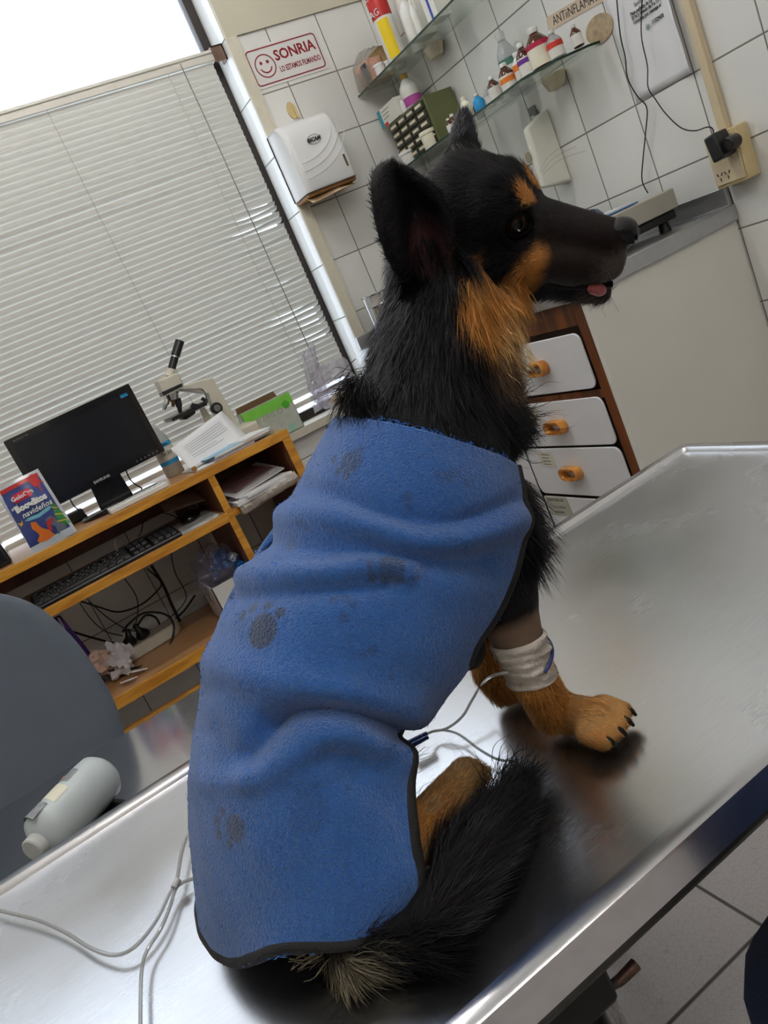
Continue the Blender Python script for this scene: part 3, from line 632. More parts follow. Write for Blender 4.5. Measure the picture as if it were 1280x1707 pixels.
for (px, py, s, sz, bo) in ((1059, 8, 'Sanitarios de La', .013, 0), (1053, 24, 'Para pedidos de La', .012, .0003), (1055, 31, '20 hs y Sabado de 9 a 13 hs', .0115, .0003), (1058, 38, 'Consultas por mensaje al Whats', .0115, .0003), (1089, 37, '1132943818', .0125, .0003)):
    q = pl(px, py); text(s, sz, SIDE((WX - .0052, q.y, q.z)), dark, ps, name='printed_line', align='LEFT', xs=.8, bold=bo)
q = pl(1082, 44); b = MB(); M = SIDE((WX - .0052, q.y, q.z)); ringplate(b, M, circ(.0062, 20), circ(.0045, 20), .0003); plate(b, M, circ(.0026, 10), .0003); b.build('phone_symbol', mat('symbol_green', srgb(60, 110, 80), .5), ps, smooth=0)
# soap dispenser on the right wall
sdm = mat('soap_dispenser_plastic', srgb(222, 222, 210), .35, var=.02)
yr = 2.02; z1 = at_x(914, 178, WX).z; z0 = at_x(957, 300, WX).z; fx = WX - .105
yl = at_x(866, 225, fx).y
sd = thing('soap_dispenser', 'tall off-white soap dispenser fixed to the right wall under the glass shelf', 'dispenser', (WX, (yr + yl) / 2, z0))
b = MB(); b.hexa([(fx, yl, z0 + .02), (fx, yr + .012, z0 + .012), (WX - .001, yr, z0), (WX - .001, yl + .01, z0), (fx + .012, yl, z1 - .03), (fx + .012, yr + .012, z1 - .03), (WX - .001, yr, z1), (WX - .001, yl + .01, z1)]); b.build('dispenser_case', sdm, sd, bevel=.010, seg=4)
q = at_x(881, 263, fx + .004); b = MB(); plate(b, SIDE((fx + .0035, q.y, q.z)), [(x, y * 1.25) for x, y in circ(.013, 18)], .002); b.build('sight_window', mat('amber_window', srgb(150, 140, 112), .2), sd)
b = MB(); b.box((WX - .006, yr + .05, z1 + .003), (WX - .001, yr + .085, z1 + .028)); b.box((WX - .012, yr + .045, z1 - .002), (WX - .001, yr + .06, z1 + .012)); b.build('lock_tab', mat('grey_plastic', srgb(130, 130, 130), .5), sd, bevel=.003)

# conduit and outlet box, adapter, cables
cb = mat('aged_ivory_plastic', srgb(208, 192, 160), .5, var=.06)
cy = at_x(1213, 215, WX).y; zb1 = at_x(1222, 215, WX).z
cd_ = thing('cable_conduit', 'beige cable duct running down the tiles to the socket box', 'conduit', (WX, cy, zb1))
b = MB(); b.box((WX - .018, cy - .013, zb1 - .01), (WX - .001, cy + .013, CEIL - .002)); b.build('duct', cb, cd_, bevel=.003)
b = MB(); b.box((WX - .0005, cy + .014, zb1 + .10), (WX - .004, cy + .075, CEIL - .002)); 
ob = thing('outlet_box', 'yellowed surface-mounted socket box above the end of the steel counter', 'socket', (WX, 1.43, CAM_H - .11))
ox = WX - .045; yA_ = at_x(1188, 232, ox).y; yB_ = at_x(1240, 210, ox).y; zT = CAM_H + .012; zB = CAM_H - .115
b = MB(); b.box((ox, 1.405, zB), (WX - .001, 1.50, zT)); b.build('box_body', mat('outlet_ivory', srgb(206, 186, 140), .45, var=.05), ob, bevel=.004, seg=3)
b = MB(); b.box((ox - .004, 1.41, zB + .008), (ox, 1.495, zT - .008)); fp = b.build('face_plate', cb, ob, bevel=.002)
for yy in (1.478, 1.456):
    b = MB()
    for dy, a in ((-.006, .5), (.006, -.5)): b.obox((ox - .0045, yy + dy, zB + .034), (.001, .0022, .008), Matrix.Rotation(a, 3, 'X'))
    b.box((ox - .005, yy - .001, zB + .018), (ox - .004, yy + .001, zB + .026)); b.build('socket_slots', dark, ob, smooth=0)
blk = mat('black_plastic', srgb(24, 24, 26), .4, var=.1); blkc = mat('black_cable', srgb(18, 18, 20), .5)
ad = thing('power_adapter', 'black plug-in power adapter in the yellowed socket box', 'adapter', (ox - .03, 1.47, CAM_H - .04))
q = at_x(1195, 245, ox - .04); M = Matrix.Translation((ox - .030, q.y, q.z)) @ Matrix.Rotation(math.radians(-8), 4, 'X')
b = MB(); b.obox(M.translation, (.05, .032, .062), M); b.build('adapter_body', blk, ad, bevel=.005, seg=3)
b = MB(); b.cyl((ox - .004, q.y - .028, q.z - .004), (ox - .04, q.y - .028, q.z - .004), .016, n=20); b.build('plug_disc', blk, ad, bevel=.003)
def cable(name, lab, pts, r, m=blkc, cat='cable', n=6): 
    b = MB(); b.tube(pts, r, n=n); return tag(b.build(name, m), lab, cat)
xq = WX - .012
cpts = [(1068, -40), (1070, 0), (1069, 60), (1079, 110), (1080, 145), (1092, 165), (1110, 190), (1135, 213), (1158, 218), (1178, 212), (1187, 214), (1190, 224)]
cable('adapter_cable', 'thin black cable looping from the ceiling side across the notice to the adapter', [at_x(px, py, xq - (.045 if i > 8 else .012)) for i, (px, py) in enumerate(cpts)], .0016)
cpts = [(1026, -40), (1028, 0), (1034, 60), (1042, 95), (1046, 130), (1062, 160), (1078, 180), (1076, 220), (1072, 262), (1070, 300), (1080, 322)]
cable('hanging_cable', 'thin black cable hanging left of the notice down to the counter scale', [at_x(px, py, xq - .004) for px, py in cpts], .0018)

# ------------------------------------------------------------------ steel counter and drawers
YP, XC = 1.51, 1.2658; CT = CAM_H - .162; CB = CAM_H - .203
counter_steel = steel_mat('counter_steel', (.50, .50, .51), .28, .42, .3)
lam = mat('white_laminate', srgb(222, 220, 212), .4, var=.02, scale=5); darkw = wood_mat('brown_wood', srgb(116, 64, 26), srgb(58, 28, 10), aniso=(8, 8, 1.2), rough=.45)
cn = thing('drawer_cabinet', 'white base cabinet with brown wood frame and steel top along the right wall', 'cabinet', (1.54, 2.1, 0))
b = MB(); b.box((XC, YP, .02), (WX - .003, YP + .012, CB)); b.build('end_panel', lam, cn, bevel=.001)
b = MB(); b.box((XC + .02, YP + .021, .02), (WX - .003, 2.735, CB - .001)); b.build('carcass', mat('carcass_brown', srgb(70, 44, 28), .6), cn)
b = MB(); b.box((XC, YP + .0125, .02), (XC + .02, YP + .045, CB)); b.box((XC, YP + .045, CB - .058), (XC + .02, 2.735, CB))
for zz in (CAM_H - .435,): b.box((XC, YP + .045, zz - .014), (XC + .02, 2.4, zz + .008))
for yy in (2.40,): b.box((XC, yy, .02), (XC + .02, yy + .04, CB))
b.build('wood_frame', darkw, cn, bevel=.001)
b = MB(); b.box((XC - .0, YP + .002, .02), (XC + .006, YP + .004, CB)); b = MB()
drawer_m = mat('white_drawer_laminate', srgb(228, 228, 230), .3, var=.015); hw = wood_mat('varnished_handle', srgb(214, 148, 66), srgb(170, 98, 34), aniso=(6, 6, 6), rough=.2)
hz = [(CAM_H - .276, CAM_H - .420), (CAM_H - .443, CAM_H - .573), (CAM_H - .580, CAM_H - .725)]
labels_m = mat('paper_label', srgb(214, 210, 190), .7, var=.05)
hy = (1.748, 1.762, 1.772)
for k, (za, zb_) in enumerate(hz):
    yc0, yc1 = YP + .050, 1.96; w_ = yc1 - yc0; h_ = za - zb_
    M = SIDE((XC - .0005, (yc0 + yc1) / 2, (za + zb_) / 2)); b = MB()
    out = rrect(w_, h_, .022, 6); out = [(x, (y if (x > 0 or abs(y) < h_ / 2 - .03) else y)) for x, y in out]
    plate(b, M, out, .006); d = b.build('drawer', drawer_m, cn, bevel=.002)
    yh = hy[k]; zh = (CAM_H - .346, CAM_H - .513, CAM_H - .652)[k]
    b = MB(); Mh = SIDE((XC - .0075, yh, zh)); n_ = 28; o_ = rrect(.082, .040, .0195, 6); i_ = rrect(.054, .020, .0095, 6)
    # D-shaped pull standing off the front: an outer ring with rounded top
    for lay, (sc, tk) in enumerate(((1.0, .006), (.95, .016), (.86, .024))):
        pass
    oo = [[Mh @ Vector((x * s_, y * s_ - dz, t_)) for x, y in o_] for s_, t_, dz in ((.98, 0, 0), (1, .006, 0), (.98, .016, -.001), (.90, .024, -.002))]
    ii = [[Mh @ Vector((x * s_, y * s_ - dz, t_)) for x, y in i_] for s_, t_, dz in ((1.25, .024, -.002), (1.05, .020, 0), (1, .010, 0), (1, 0, 0))]
    rows = oo + ii; k_ = len(o_); base = len(b.v); vs = [p for r_ in rows for p in r_]; fs = []
    for r_ in range(len(rows) - 1):
        for j in range(k_): fs.append((r_ * k_ + j, r_ * k_ + (j + 1) % k_, (r_ + 1) * k_ + (j + 1) % k_, (r_ + 1) * k_ + j))
    b.add(vs, fs); hnd = b.build('handle', hw, d, smooth=50)
    if k == 0:
        b = MB(); M3 = SIDE((XC - .0070, yh + .022, zh + .03)) @ Matrix.Rotation(.15, 4, 'Z'); plate(b, M3, [(-.012, -.03), (.014, -.028), (.012, .022), (-.010, .026)], .001)
        b.obox(Vector((XC - .022, yh + .02, zh + .008)), (.028, .028, .012), Matrix.Rotation(.3, 3, 'Y')); b.build('masking_tape', mat('aged_tape', srgb(205, 190, 156), .6, var=.1), d)
        b = MB(); M3 = SIDE((XC - .0070, yh + .125, zh + .032)); plate(b, M3, [(-.014, -.014), (.012, -.012), (.01, .016), (-.014, .016)], .001); b.build('tape_scrap', mat('aged_tape', srgb(205, 190, 156), .6), d)
    else:
        M3 = SIDE((XC - .0070, yh + (.098, .098)[k - 1], zh + (.034, .040)[k - 1])) @ Matrix.Rotation(-.05, 4, 'Z'); b = MB(); plate(b, M3, [(-.034, -.024), (.034, -.024), (.030, .022), (-.034, .024)], .0008); lb = b.build('drawer_label', labels_m, d, smooth=0)
        for r_ in range(4):
            b = MB(); plate(b, M3 @ Matrix.Translation((0, .014 - .010 * r_, .0009)), [(-.018, -.0016), (.016 - .003 * (r_ % 2), -.0016), (.016 - .003 * (r_ % 2), .0016), (-.018, .0016)], .0003); b.build('written_line', gm, d, smooth=0)
M = SIDE((XC - .0005, (YP + .05 + 1.955) / 2, .30)); b = MB(); plate(b, M, rrect(.40, .37, .004, 2), .006); dr = b.build('cupboard_door', drawer_m, cn, bevel=.002)
M3 = SIDE((XC - .0070, 1.90, CAM_H - .765)); b = MB(); plate(b, M3, [(-.05, -.032), (.055, -.032), (.05, .03), (-.05, .03)], .0008); b.build('door_label', mat('grey_label', srgb(178, 176, 160), .7), dr, smooth=0)
text('ANESTESICOS', .012, M3 @ Matrix.Translation((-.005, .02, .001)), dark, dr); text('Inyectables', .016, M3 @ Matrix.Translation((-.005, -.002, .001)), gm, dr, shear=.3); text('SEDACION', .009, M3 @ Matrix.Translation((-.005, -.02, .001)), dark, dr)
b = MB(); plate(b, SIDE((XC - .0005, 2.18, .48)), rrect(.42, 1.04 - .3, .004, 2), .006); b.build('side_door', drawer_m, cn, bevel=.002)
b = MB(); b.box((XC - .012, YP - .010, CB), (WX - .002, 2.736, CT)); top = b.build('counter_top', counter_steel, cn, bevel=.003)
b = MB(); b.box((WX - .014, YP - .004, CT), (WX - .002, 2.736, CAM_H - .114)); b.box((XC - .01, 2.722, CT), (WX - .014, 2.736, CAM_H - .114)); b.build('backsplash', counter_steel, cn, bevel=.002)

# scale on the counter
sc_m = mat('grey_enamel', srgb(176, 172, 160), .4, var=.04)
pT = at_y(1122, 312, 1.63); 
sx1 = at_y(1126, 310, 1.60).x; sx0 = 1.36; sz1 = at_y(1126, 310, 1.60).z
sc = thing('countertop_scale', 'flat grey steel scale with black base on the counter', 'scale', (1.5, 1.75, CT))
A_ = at_y(1122, 312, 1.60); B_ = at_y(1130, 345, 1.60)
b = MB(); b.box((1.30, 1.60, B_.z), (A_.x, 1.86, A_.z)); b.build('weighing_pan', sc_m, sc, bevel=.003)
b = MB(); b.box((1.33, 1.605, B_.z - .022), (A_.x - .012, 1.85, B_.z - .0005)); b.build('scale_body', blk, sc, bevel=.004)
for x, y in ((1.36, 1.63), (A_.x - .04, 1.63), (1.36, 1.82), (A_.x - .04, 1.82)):
    b = MB(); b.cyl((x, y, CT + .0005), (x, y, B_.z - .021), .016, .012, n=16); b.build('foot', blk, sc)
cable('scale_cable', 'short black cable curling under the scale', [(1.36, 1.60, B_.z - .015), (1.40, 1.585, CT + .012), (1.46, 1.58, CT + .004), (1.52, 1.60, CT + .012), (1.55, 1.62, B_.z - .02)], .0016)
# clipboard papers and dark folder on scale
zz = A_.z + .001
nb = thing('clipboard', 'blue clipboard with papers lying on the scale', 'clipboard', (1.5, 1.72, zz)); b = MB(); b.box((1.30, 1.63, zz), (1.64, 1.83, zz + .004)); b.build('board', mat('clip_blue', srgb(70, 110, 160), .4), nb, bevel=.001)
b = MB(); b.box((1.31, 1.635, zz + .0045), (1.62, 1.82, zz + .009)); b.build('papers', paper, nb)
fo = thing('plastic_folder', 'crumpled navy plastic bag with grey contents on the clipboard', 'folder', (1.45, 1.72, zz + .01))
rb = random.Random(11); G = []
for i in range(15):
    row = []
    for j in range(9):
        u, v = i / 14, j / 8; h = .010 + .030 * math.sin(math.pi * u) ** .6 * math.sin(math.pi * v) ** .5 + rb.uniform(-.004, .004)
        row.append((1.31 + .24 * u + rb.uniform(-.003, .003), 1.64 + .16 * v, zz + .0095 + (h if 0 < j < 8 and 0 < i < 14 else .001)))
    G.append(row)
b = MB(); b.grid(G); b.build('bag_skin', mat('navy_film', srgb(36, 48, 74), .2, var=.9, scale=22), fo, smooth=30)
t = thing('paper_cup', 'white plastic cap standing behind the folder on the counter', 'cap', (1.62, 2.05, CT)); b = MB(); b.lathe([(.045, 0), (.046, .05), (.028, .065), (.026, .085), (.02, .09)], Matrix.Translation((1.60, 2.05, CT + .0005)), 20); b.build('cap_body', white_pl, t)

# steel canister standing on the sill's end in the corner
can_s = steel_mat('canister_steel', (.6, .6, .6), .1, .2, .1)
q = at_y(612, 495, 2.58); can = thing('steel_canister', 'open stainless steel canister with a rolled rim half hidden behind the dog\'s neck', 'canister', (q.x, 2.58, CT))
rr = .062; zt = q.z
b = MB(); b.lathe([(rr * .97, CT + .0005 - q.z), (rr * .97, -.045), (rr, -.04), (rr * .97, -.035), (rr * .97, -.004), (rr * 1.06, 0), (rr * 1.03, .002), (rr * .92, -.003), (rr * .92, CT - q.z + .004)], Matrix.Translation((q.x + .045, 2.58, q.z)), 32)
b.build('canister_body', can_s, can, smooth=30)
# ------------------------------------------------------------------ desk
oak = wood_mat('oak_edge', srgb(212, 152, 54), srgb(178, 116, 30), aniso=(3, 20, 20), rough=.35); tanw = wood_mat('tan_laminate', srgb(192, 146, 100), srgb(168, 122, 78), aniso=(1.5, 16, 16), rough=.28)
inner = wood_mat('red_brown_laminate', srgb(120, 72, 50), srgb(98, 54, 36), aniso=(10, 10, 1.5), rough=.4)
DF, DT = 2.32, CAM_H - .252
DBK = 2.735; XD0, XD1, XDV = -1.0, .738, .457
dk = thing('computer_desk', 'tall yellow-brown wooden desk with shelves below the window blind', 'desk', (0, 2.5, 0))
def board(name, a, c, front=True, m=None):
    (x0, y0, z0), (x1, y1, z1) = a, c
    b = MB(); b.mi(0).box((x0, y0 + .003, z0), (x1, y1, z1)); b.mi(1).box((x0, y0, z0), (x1, y0 + .003, z1)); return b.build(name, [m or tanw, oak], dk, smooth=0, bevel=.0008)
board('desk_top', (XD0, DF, DT - .027), (XD1, DBK, DT))
board('side_panel', (XD1 - .027, DF + .001, .06), (XD1, DBK, DT - .0275), m=inner)
board('side_panel', (XD0, DF + .001, .06), (XD0 + .027, DBK, DT - .0275), m=inner)
board('divider', (XDV, DF + .001, .53), (XDV + .022, DBK - .05, DT - .0275), m=inner)
KZ = CAM_H - .392
board('keyboard_shelf', (XD0 + .0275, DF - .02, KZ - .027), (XDV - .0005, DBK - .06, KZ))
board('cubby_shelf', (XDV + .0225, DF + .004, KZ - .024), (XD1 - .0275, DBK - .06, KZ - .002))
SZ = CAM_H - .712
board('bottom_shelf', (XD0 + .0275, DF, SZ - .034), (XD1 - .0275, DBK - .01, SZ))
board('foot_rail', (XD0 + .0275, DF + .02, .26), (XD1 - .0275, DF + .045, .405))
b = MB(); b.box((XD0, DBK - .022, DT - .11), (XD1, DBK - .002, DT - .028)); b.build('back_strip', inner, dk)

# monitor
scr = mat('screen_dark', srgb(20, 22, 28), .22, var=.05); bez = mat('monitor_black', srgb(18, 18, 20), .18, var=.05, coat=.4)
MY = 2.47; cs = [at_y(px, py, MY) for px, py in ((1, 741), (212, 639), (268, 762), (88, 838))]
mx = (cs[0].x + cs[1].x + cs[2].x + cs[3].x) / 4; mz = sum(c.z for c in cs) / 4; mwid = (cs[1].x - cs[0].x + cs[2].x - cs[3].x) / 2 + .022; mh = (cs[0].z - cs[3].z + cs[1].z - cs[2].z) / 2 + .002
mo = thing('monitor', 'black flat-screen monitor standing on the desk top, screen off', 'monitor', (mx, MY, DT))
roll = math.atan2((cs[1].z - cs[0].z), cs[1].x - cs[0].x)
M = BACK((mx, MY, mz)) @ Matrix.Rotation(roll * .6, 4, 'Z')
b = MB(); ringplate(b, M @ Matrix.Translation((0, 0, -.002)), rrect(mwid, mh, .004, 3), rrect(mwid - .034, mh - .04, .001, 3), .006); plate(b, M @ Matrix.Translation((0, 0, -.03)), rrect(mwid, mh, .006, 3), .027)
b.build('bezel', bez, mo, bevel=.001)
b = MB(); plate(b, M @ Matrix.Translation((0, .001, .0005)), rrect(mwid - .033, mh - .038, .001, 2), .001); b.build('screen', scr, mo, smooth=0)
lg = mat('logo_silver', srgb(170, 170, 172), .3); text('SAMSUNG', .011, M @ Matrix.Translation((-.01, -mh / 2 + .010, .0045)), lg, mo, bold=.0004); text('SyncMaster 933', .007, M @ Matrix.Translation((-mwid / 2 + .045, mh / 2 - .010, .0045)), gm, mo)
b = MB(); plate(b, M @ Matrix.Translation((mwid / 2 - .028, mh / 2 - .024, .0018)), rrect(.022, .012, .001), .0003); b.build('sticker', lbl, mo, smooth=0)
for k in range(6):
    b = MB(); b.cyl(M @ Vector((mwid / 2 - .022 - k * .013, -mh / 2 + .010, .004)), M @ Vector((mwid / 2 - .022 - k * .013, -mh / 2 + .010, .0055)), .0015, n=8); b.build('button', lg, mo)
b = MB(); b.hexa([(mx - .052, MY + .005, DT + .008), (mx + .052, MY + .005, DT + .008), (mx + .048, MY + .045, DT + .008), (mx - .048, MY + .045, DT + .008), (mx - .045, MY + .006, mz - mh / 2 + .03), (mx + .045, MY + .006, mz - mh / 2 + .03), (mx + .04, MY + .045, mz - mh / 2 + .03), (mx - .04, MY + .045, mz - mh / 2 + .03)]); b.build('stand_neck', bez, mo, bevel=.004)
b = MB(); b.lathe([(1, 0), (1, .6), (.93, 1), (.0, 1.05)], Matrix.Translation((mx + .01, MY + .01, DT + .0003)) @ Matrix.Diagonal((.125, .085, .012, 1)), 40); b.build('stand_base', bez, mo)
cable('monitor_cable', 'thin black cable dropping behind the monitor at the left of its stand', [(mx - .10, MY + .06, mz - .08), (mx - .11, MY + .05, DT + .06), (mx - .09, MY + .07, DT + .01)], .002)
cable('monitor_cable', 'thin black cable dropping behind the monitor at the right of its stand', [(mx + .075, MY + .05, mz - .08), (mx + .07, MY + .06, DT + .05), (mx + .09, MY + .07, DT + .01)], .002)

# snack pouch
PY = 2.335; pc = [at_y(px, py, PY) for px, py in ((1, 811), (71, 782), (123, 888), (46, 932))]
zb = DT + .0005; ctr = sum(pc, Vector()) / 4
ux = ((pc[1] - pc[0]) + (pc[2] - pc[3])) / 2; uy = ((pc[0] - pc[3]) + (pc[1] - pc[2])) / 2; pw, ph = ux.length, uy.length
M = frame((ctr.x, PY, 0), (1, 0, .04), (0, .12, 1)); M.translation = Vector((ctr.x, PY + .01, zb + ph / 2))
po = thing('snack_pouch', 'blue and red foil pouch of Christmas dog treats standing on the desk', 'bag', (ctr.x, PY, zb))
pblue = mat('pouch_blue', srgb(52, 66, 128), .25, var=.25, scale=14, coat=.3); pred = mat('pouch_red', srgb(180, 44, 44), .25, coat=.3); psil = mat('pouch_silver', srgb(206, 208, 214), .3, metal=.3)
def pz(x, y): return .018 * (1 - (2 * x / pw) ** 2) * (1 - max(-1, min(1, 2 * y / ph)) ** 2 * .7) + .003 * math.sin(40 * x + 9 * y)
def pgrid(x0, x1, y0, y1, off, nx=10, ny=10, back=False):
    return [[M @ Vector((x0 + (x1 - x0) * i / nx, y0 + (y1 - y0) * j / ny, (pz(x0 + (x1 - x0) * i / nx, y0 + (y1 - y0) * j / ny) + off) * (-1 if back else 1))) for j in range(ny + 1)] for i in range(nx + 1)]
b = MB(); b.mi(0).grid(pgrid(-pw / 2, pw / 2, -ph / 2, ph / 2, 0)); b.mi(1).grid(pgrid(-pw / 2, pw / 2, -ph / 2, ph / 2, 0, back=True)); b.build('pouch', [pblue, psil], po, smooth=70)
def ppatch(name, poly, m, off=.0008, par=po):
    b = MB(); P3 = [M @ Vector((x, y, pz(x, y) + off)) for x, y in poly]; c = sum(P3, Vector()) / len(P3); k = len(P3)
    cc = (sum(x for x, y in poly) / k, sum(y for x, y in poly) / k); c = M @ Vector((cc[0], cc[1], pz(*cc) + off))
    mid = [M @ Vector(((x + cc[0]) / 2, (y + cc[1]) / 2, pz((x + cc[0]) / 2, (y + cc[1]) / 2) + off)) for x, y in poly]
    b.add(P3 + mid + [c], [(i, (i + 1) % k, k + (i + 1) % k, k + i) for i in range(k)] + [(k + i, k + (i + 1) % k, 2 * k) for i in range(k)]); return b.build(name, m, par, smooth=0)
s = pw
b = MB(); b.grid(pgrid(-pw / 2, pw / 2, ph * .40, ph * .455, .0008)); b.build('red_ribbon', pred, po, smooth=70)
b = MB(); b.grid(pgrid(-pw / 2, pw / 2, ph * .457, ph * .5, .0008)); b.build('top_seal', psil, po, smooth=70)
b = MB(); b.grid(pgrid(pw / 2 - .008, pw / 2, -ph * .5, ph * .5, .0009, 2)); b.build('side_seal', psil, po, smooth=70)
b = MB(); b.grid(pgrid(-pw / 2, pw / 2, -ph * .5, -ph * .40, .0008)); b.build('snow_strip', mat('snow_print', srgb(190, 200, 212), .3), po, smooth=70)
ppatch('ribbon_bow', [(s * .18, ph * .44), (s * .30, ph * .47), (s * .42, ph * .45), (s * .40, ph * .36), (s * .46, ph * .30), (s * .36, ph * .32), (s * .33, ph * .16), (s * .30, ph * .30), (s * .24, ph * .28), (s * .22, ph * .34)], pred, .0012)
bx = [(s * (-.08 + x / pw * 1.0), ph * .27 + y) for x, y in rrect(pw * .42, ph * .12, .008, 4)]
ppatch('brand_patch', bx, mat('logo_red', srgb(196, 34, 56), .3), .0012)
def ptext(sx, sy_, st, sz, m, rot=0, name='lettering', **k): return text(st, sz, M @ Matrix.Translation((sx, sy_, pz(sx, sy_) + .0026)) @ Matrix.Rotation(rot, 4, 'Z'), m, po, name=name, **k)
ptext(-s * .07, ph * .27, 'GoloCan', ph * .082, white_pl, bold=.0006); ptext(-s * .33, ph * .17, 'mini', ph * .06, white_pl, rot=.2, bold=.0004)
ptext(s * .0, ph * .125, 'Bocaditos', ph * .115, white_pl, bold=.0016, xs=.95); ptext(s * .04, ph * .02, 'navideños', ph * .105, white_pl, bold=.0003, shear=.25)
ppatch('banner', [(-s * .30, -ph * .05), (-s * .22, -ph * .075), (0, -ph * .095), (s * .24, -ph * .07), (s * .33, -ph * .04), (s * .28, -ph * .02), (s * .2, -ph * .025), (0, -ph * .05), (-s * .2, -ph * .03)], mat('banner_aqua', srgb(120, 190, 208), .3), .0010)
og = mat('print_orange', srgb(220, 118, 46), .3); gg = mat('print_grey_cat', srgb(98, 104, 120), .3); tg = mat('print_green', srgb(54, 128, 62), .3, var=.3, scale=90)
ppatch('printed_dog', [(-s * .22, -ph * .10), (-s * .12, -ph * .12), (-s * .10, -ph * .20), (-s * .06, -ph * .25), (s * .02, -ph * .30), (s * .08, -ph * .40), (-s * .12, -ph * .42), (-s * .28, -ph * .40), (-s * .30, -ph * .36), (-s * .22, -ph * .38), (-s * .20, -ph * .28), (-s * .26, -ph * .18)], og, .0011)
ppatch('printed_cat', [(s * .06, -ph * .16), (s * .20, -ph * .14), (s * .26, -ph * .20), (s * .34, -ph * .32), (s * .36, -ph * .40), (s * .14, -ph * .42), (s * .18, -ph * .30), (s * .08, -ph * .24)], gg, .0012)
ppatch('printed_tree', [(s * .36, ph * .06), (s * .42, -ph * .06), (s * .40, -ph * .08), (s * .47, -ph * .20), (s * .44, -ph * .22), (s * .49, -ph * .36), (s * .26, -ph * .36), (s * .30, -ph * .22), (s * .28, -ph * .20), (s * .33, -ph * .08), (s * .31, -ph * .06)], tg, .0009)
for k in range(3): ppatch('garland', [(s * (.32 - .03 * k), -ph * (.05 + .1 * k)), (s * (.42 + .02 * k), -ph * (.085 + .1 * k)), (s * (.42 + .02 * k), -ph * (.10 + .1 * k)), (s * (.32 - .03 * k), -ph * (.065 + .1 * k))], mat('garland_yellow', srgb(226, 180, 70), .3), .0015)
ppatch('red_scarf', [(s * .04, -ph * .20), (s * .20, -ph * .17), (s * .22, -ph * .20), (s * .10, -ph * .26), (s * .08, -ph * .34), (s * .02, -ph * .30)], pred, .0016)
ppatch('printed_moon', [(-s * .45, -ph * .02), (-s * .40, -ph * .05), (-s * .34, -ph * .02), (-s * .36, -ph * .07), (-s * .42, -ph * .09)], mat('garland_yellow', srgb(226, 180, 70), .3), .0012)

# black printer/speaker at the far left, small black device, bottle, white strip
q0 = at_z(25, 938, DT); SPX = q0.x
sp = thing('black_speaker', 'glossy black box at the left photo edge on the desk beside the pouch', 'speaker', (SPX - .08, 2.42, DT))
pts = [at_y(px, py, 2.36) for px, py in ((-40, 870), (5, 868), (14, 880), (32, 935), (30, 945))]
b = MB(); zt_ = max(p.z for p in pts); b.hexa([(SPX - .14, 2.37, DT + .001), (SPX - .003, 2.37, DT + .001), (SPX - .005, 2.52, DT + .001), (SPX - .14, 2.52, DT + .001), (SPX - .14, 2.375, DT + .105), (SPX - .012, 2.375, DT + .105), (SPX - .012, 2.51, DT + .105), (SPX - .14, 2.51, DT + .105)]); b.build('speaker_case', bez, sp, bevel=.01, seg=3)
b = MB(); b.box((SPX - .13, 2.371, DT + .015), (SPX - .03, 2.369, DT + .09)); b.build('grille', blk, sp)
q = at_z(127, 868, DT); pk = thing('small_black_box', 'small black power brick behind the pouch on the desk', 'power brick', (q.x, q.y + .02, DT)); b = MB(); b.box((q.x - .045, 2.575, DT + .0005), (q.x + .03, 2.635, DT + .032)); b.build('brick_body', blk, pk, bevel=.005, seg=3)
ab = bottle('alcohol_bottle', 'clear alcohol bottle with pale blue label bands and a screw cap on the desk', .418, 2.54, DT + .0005, .030, .175, clear_mat('milky_plastic', srgb(222, 222, 216), .72, .2), None, white_pl, neck=.30, lz=(.1, .5))
b = MB(); b.lathe([(.0285, .002), (.0288, .085)], Matrix.Translation((.418, 2.54, DT + .001)), 20); b.build('pale_liquid', clear_mat('amber_liquid', srgb(222, 196, 160), .5, .1), ab)
for a, c, m_ in ((.096, .108, lbl), (.040, .052, lbl), (.053, .095, mat('label_translucent', srgb(214, 208, 196), .5))):
    b = MB(); b.lathe([(.0306, a), (.0306, c)], Matrix.Translation((.418, 2.54, DT + .0005)), 24); b.build('label_band', m_, ab)
text('ALCOHOL', .009, frame((.418 - .006, 2.5085, DT + .102), (1, 0, 0), (0, 0, 1)), dark, ab, bold=.0002); text('70/30', .016, frame((.418 - .004, 2.5085, DT + .075), (1, 0, 0), (0, 0, 1)), dark, ab, shear=.3)
# white bar keyboard / power strip on the desk
A = at_z(188, 852, DT + .012); B = at_z(278, 815, DT + .012)
wk = thing('white_cable_cover', 'long flat white plastic bar lying along the desk front edge', 'bar', ((A.x + B.x) / 2, 2.37, DT))
b = MB(); b.box((.175, 2.335, DT + .0005), (.352, 2.395, DT + .016)); b.build('bar_body', white_pl, wk, bevel=.003)
for i in range(9): 
    b = MB(); b.box((.20 + i * .016, 2.345, DT + .0165), (.210 + i * .016, 2.352, DT + .0175)); b.build('key_mark', capw, wk)
t = thing('pill_strip', 'crumpled clear wrapper on the white bar by the bottle', 'wrapper', (.34, 2.42, DT)); rb = random.Random(4); b = MB()
b.grid([[(.31 + .05 * i / 5 + rb.uniform(-.003, .003), 2.405 + .035 * j / 4, DT + .003 + rb.uniform(0, .012)) for j in range(5)] for i in range(6)]); b.build('wrapper_film', clear_mat('wrapper_film', srgb(220, 222, 226), .4, .1, bump=.5), t, smooth=20)

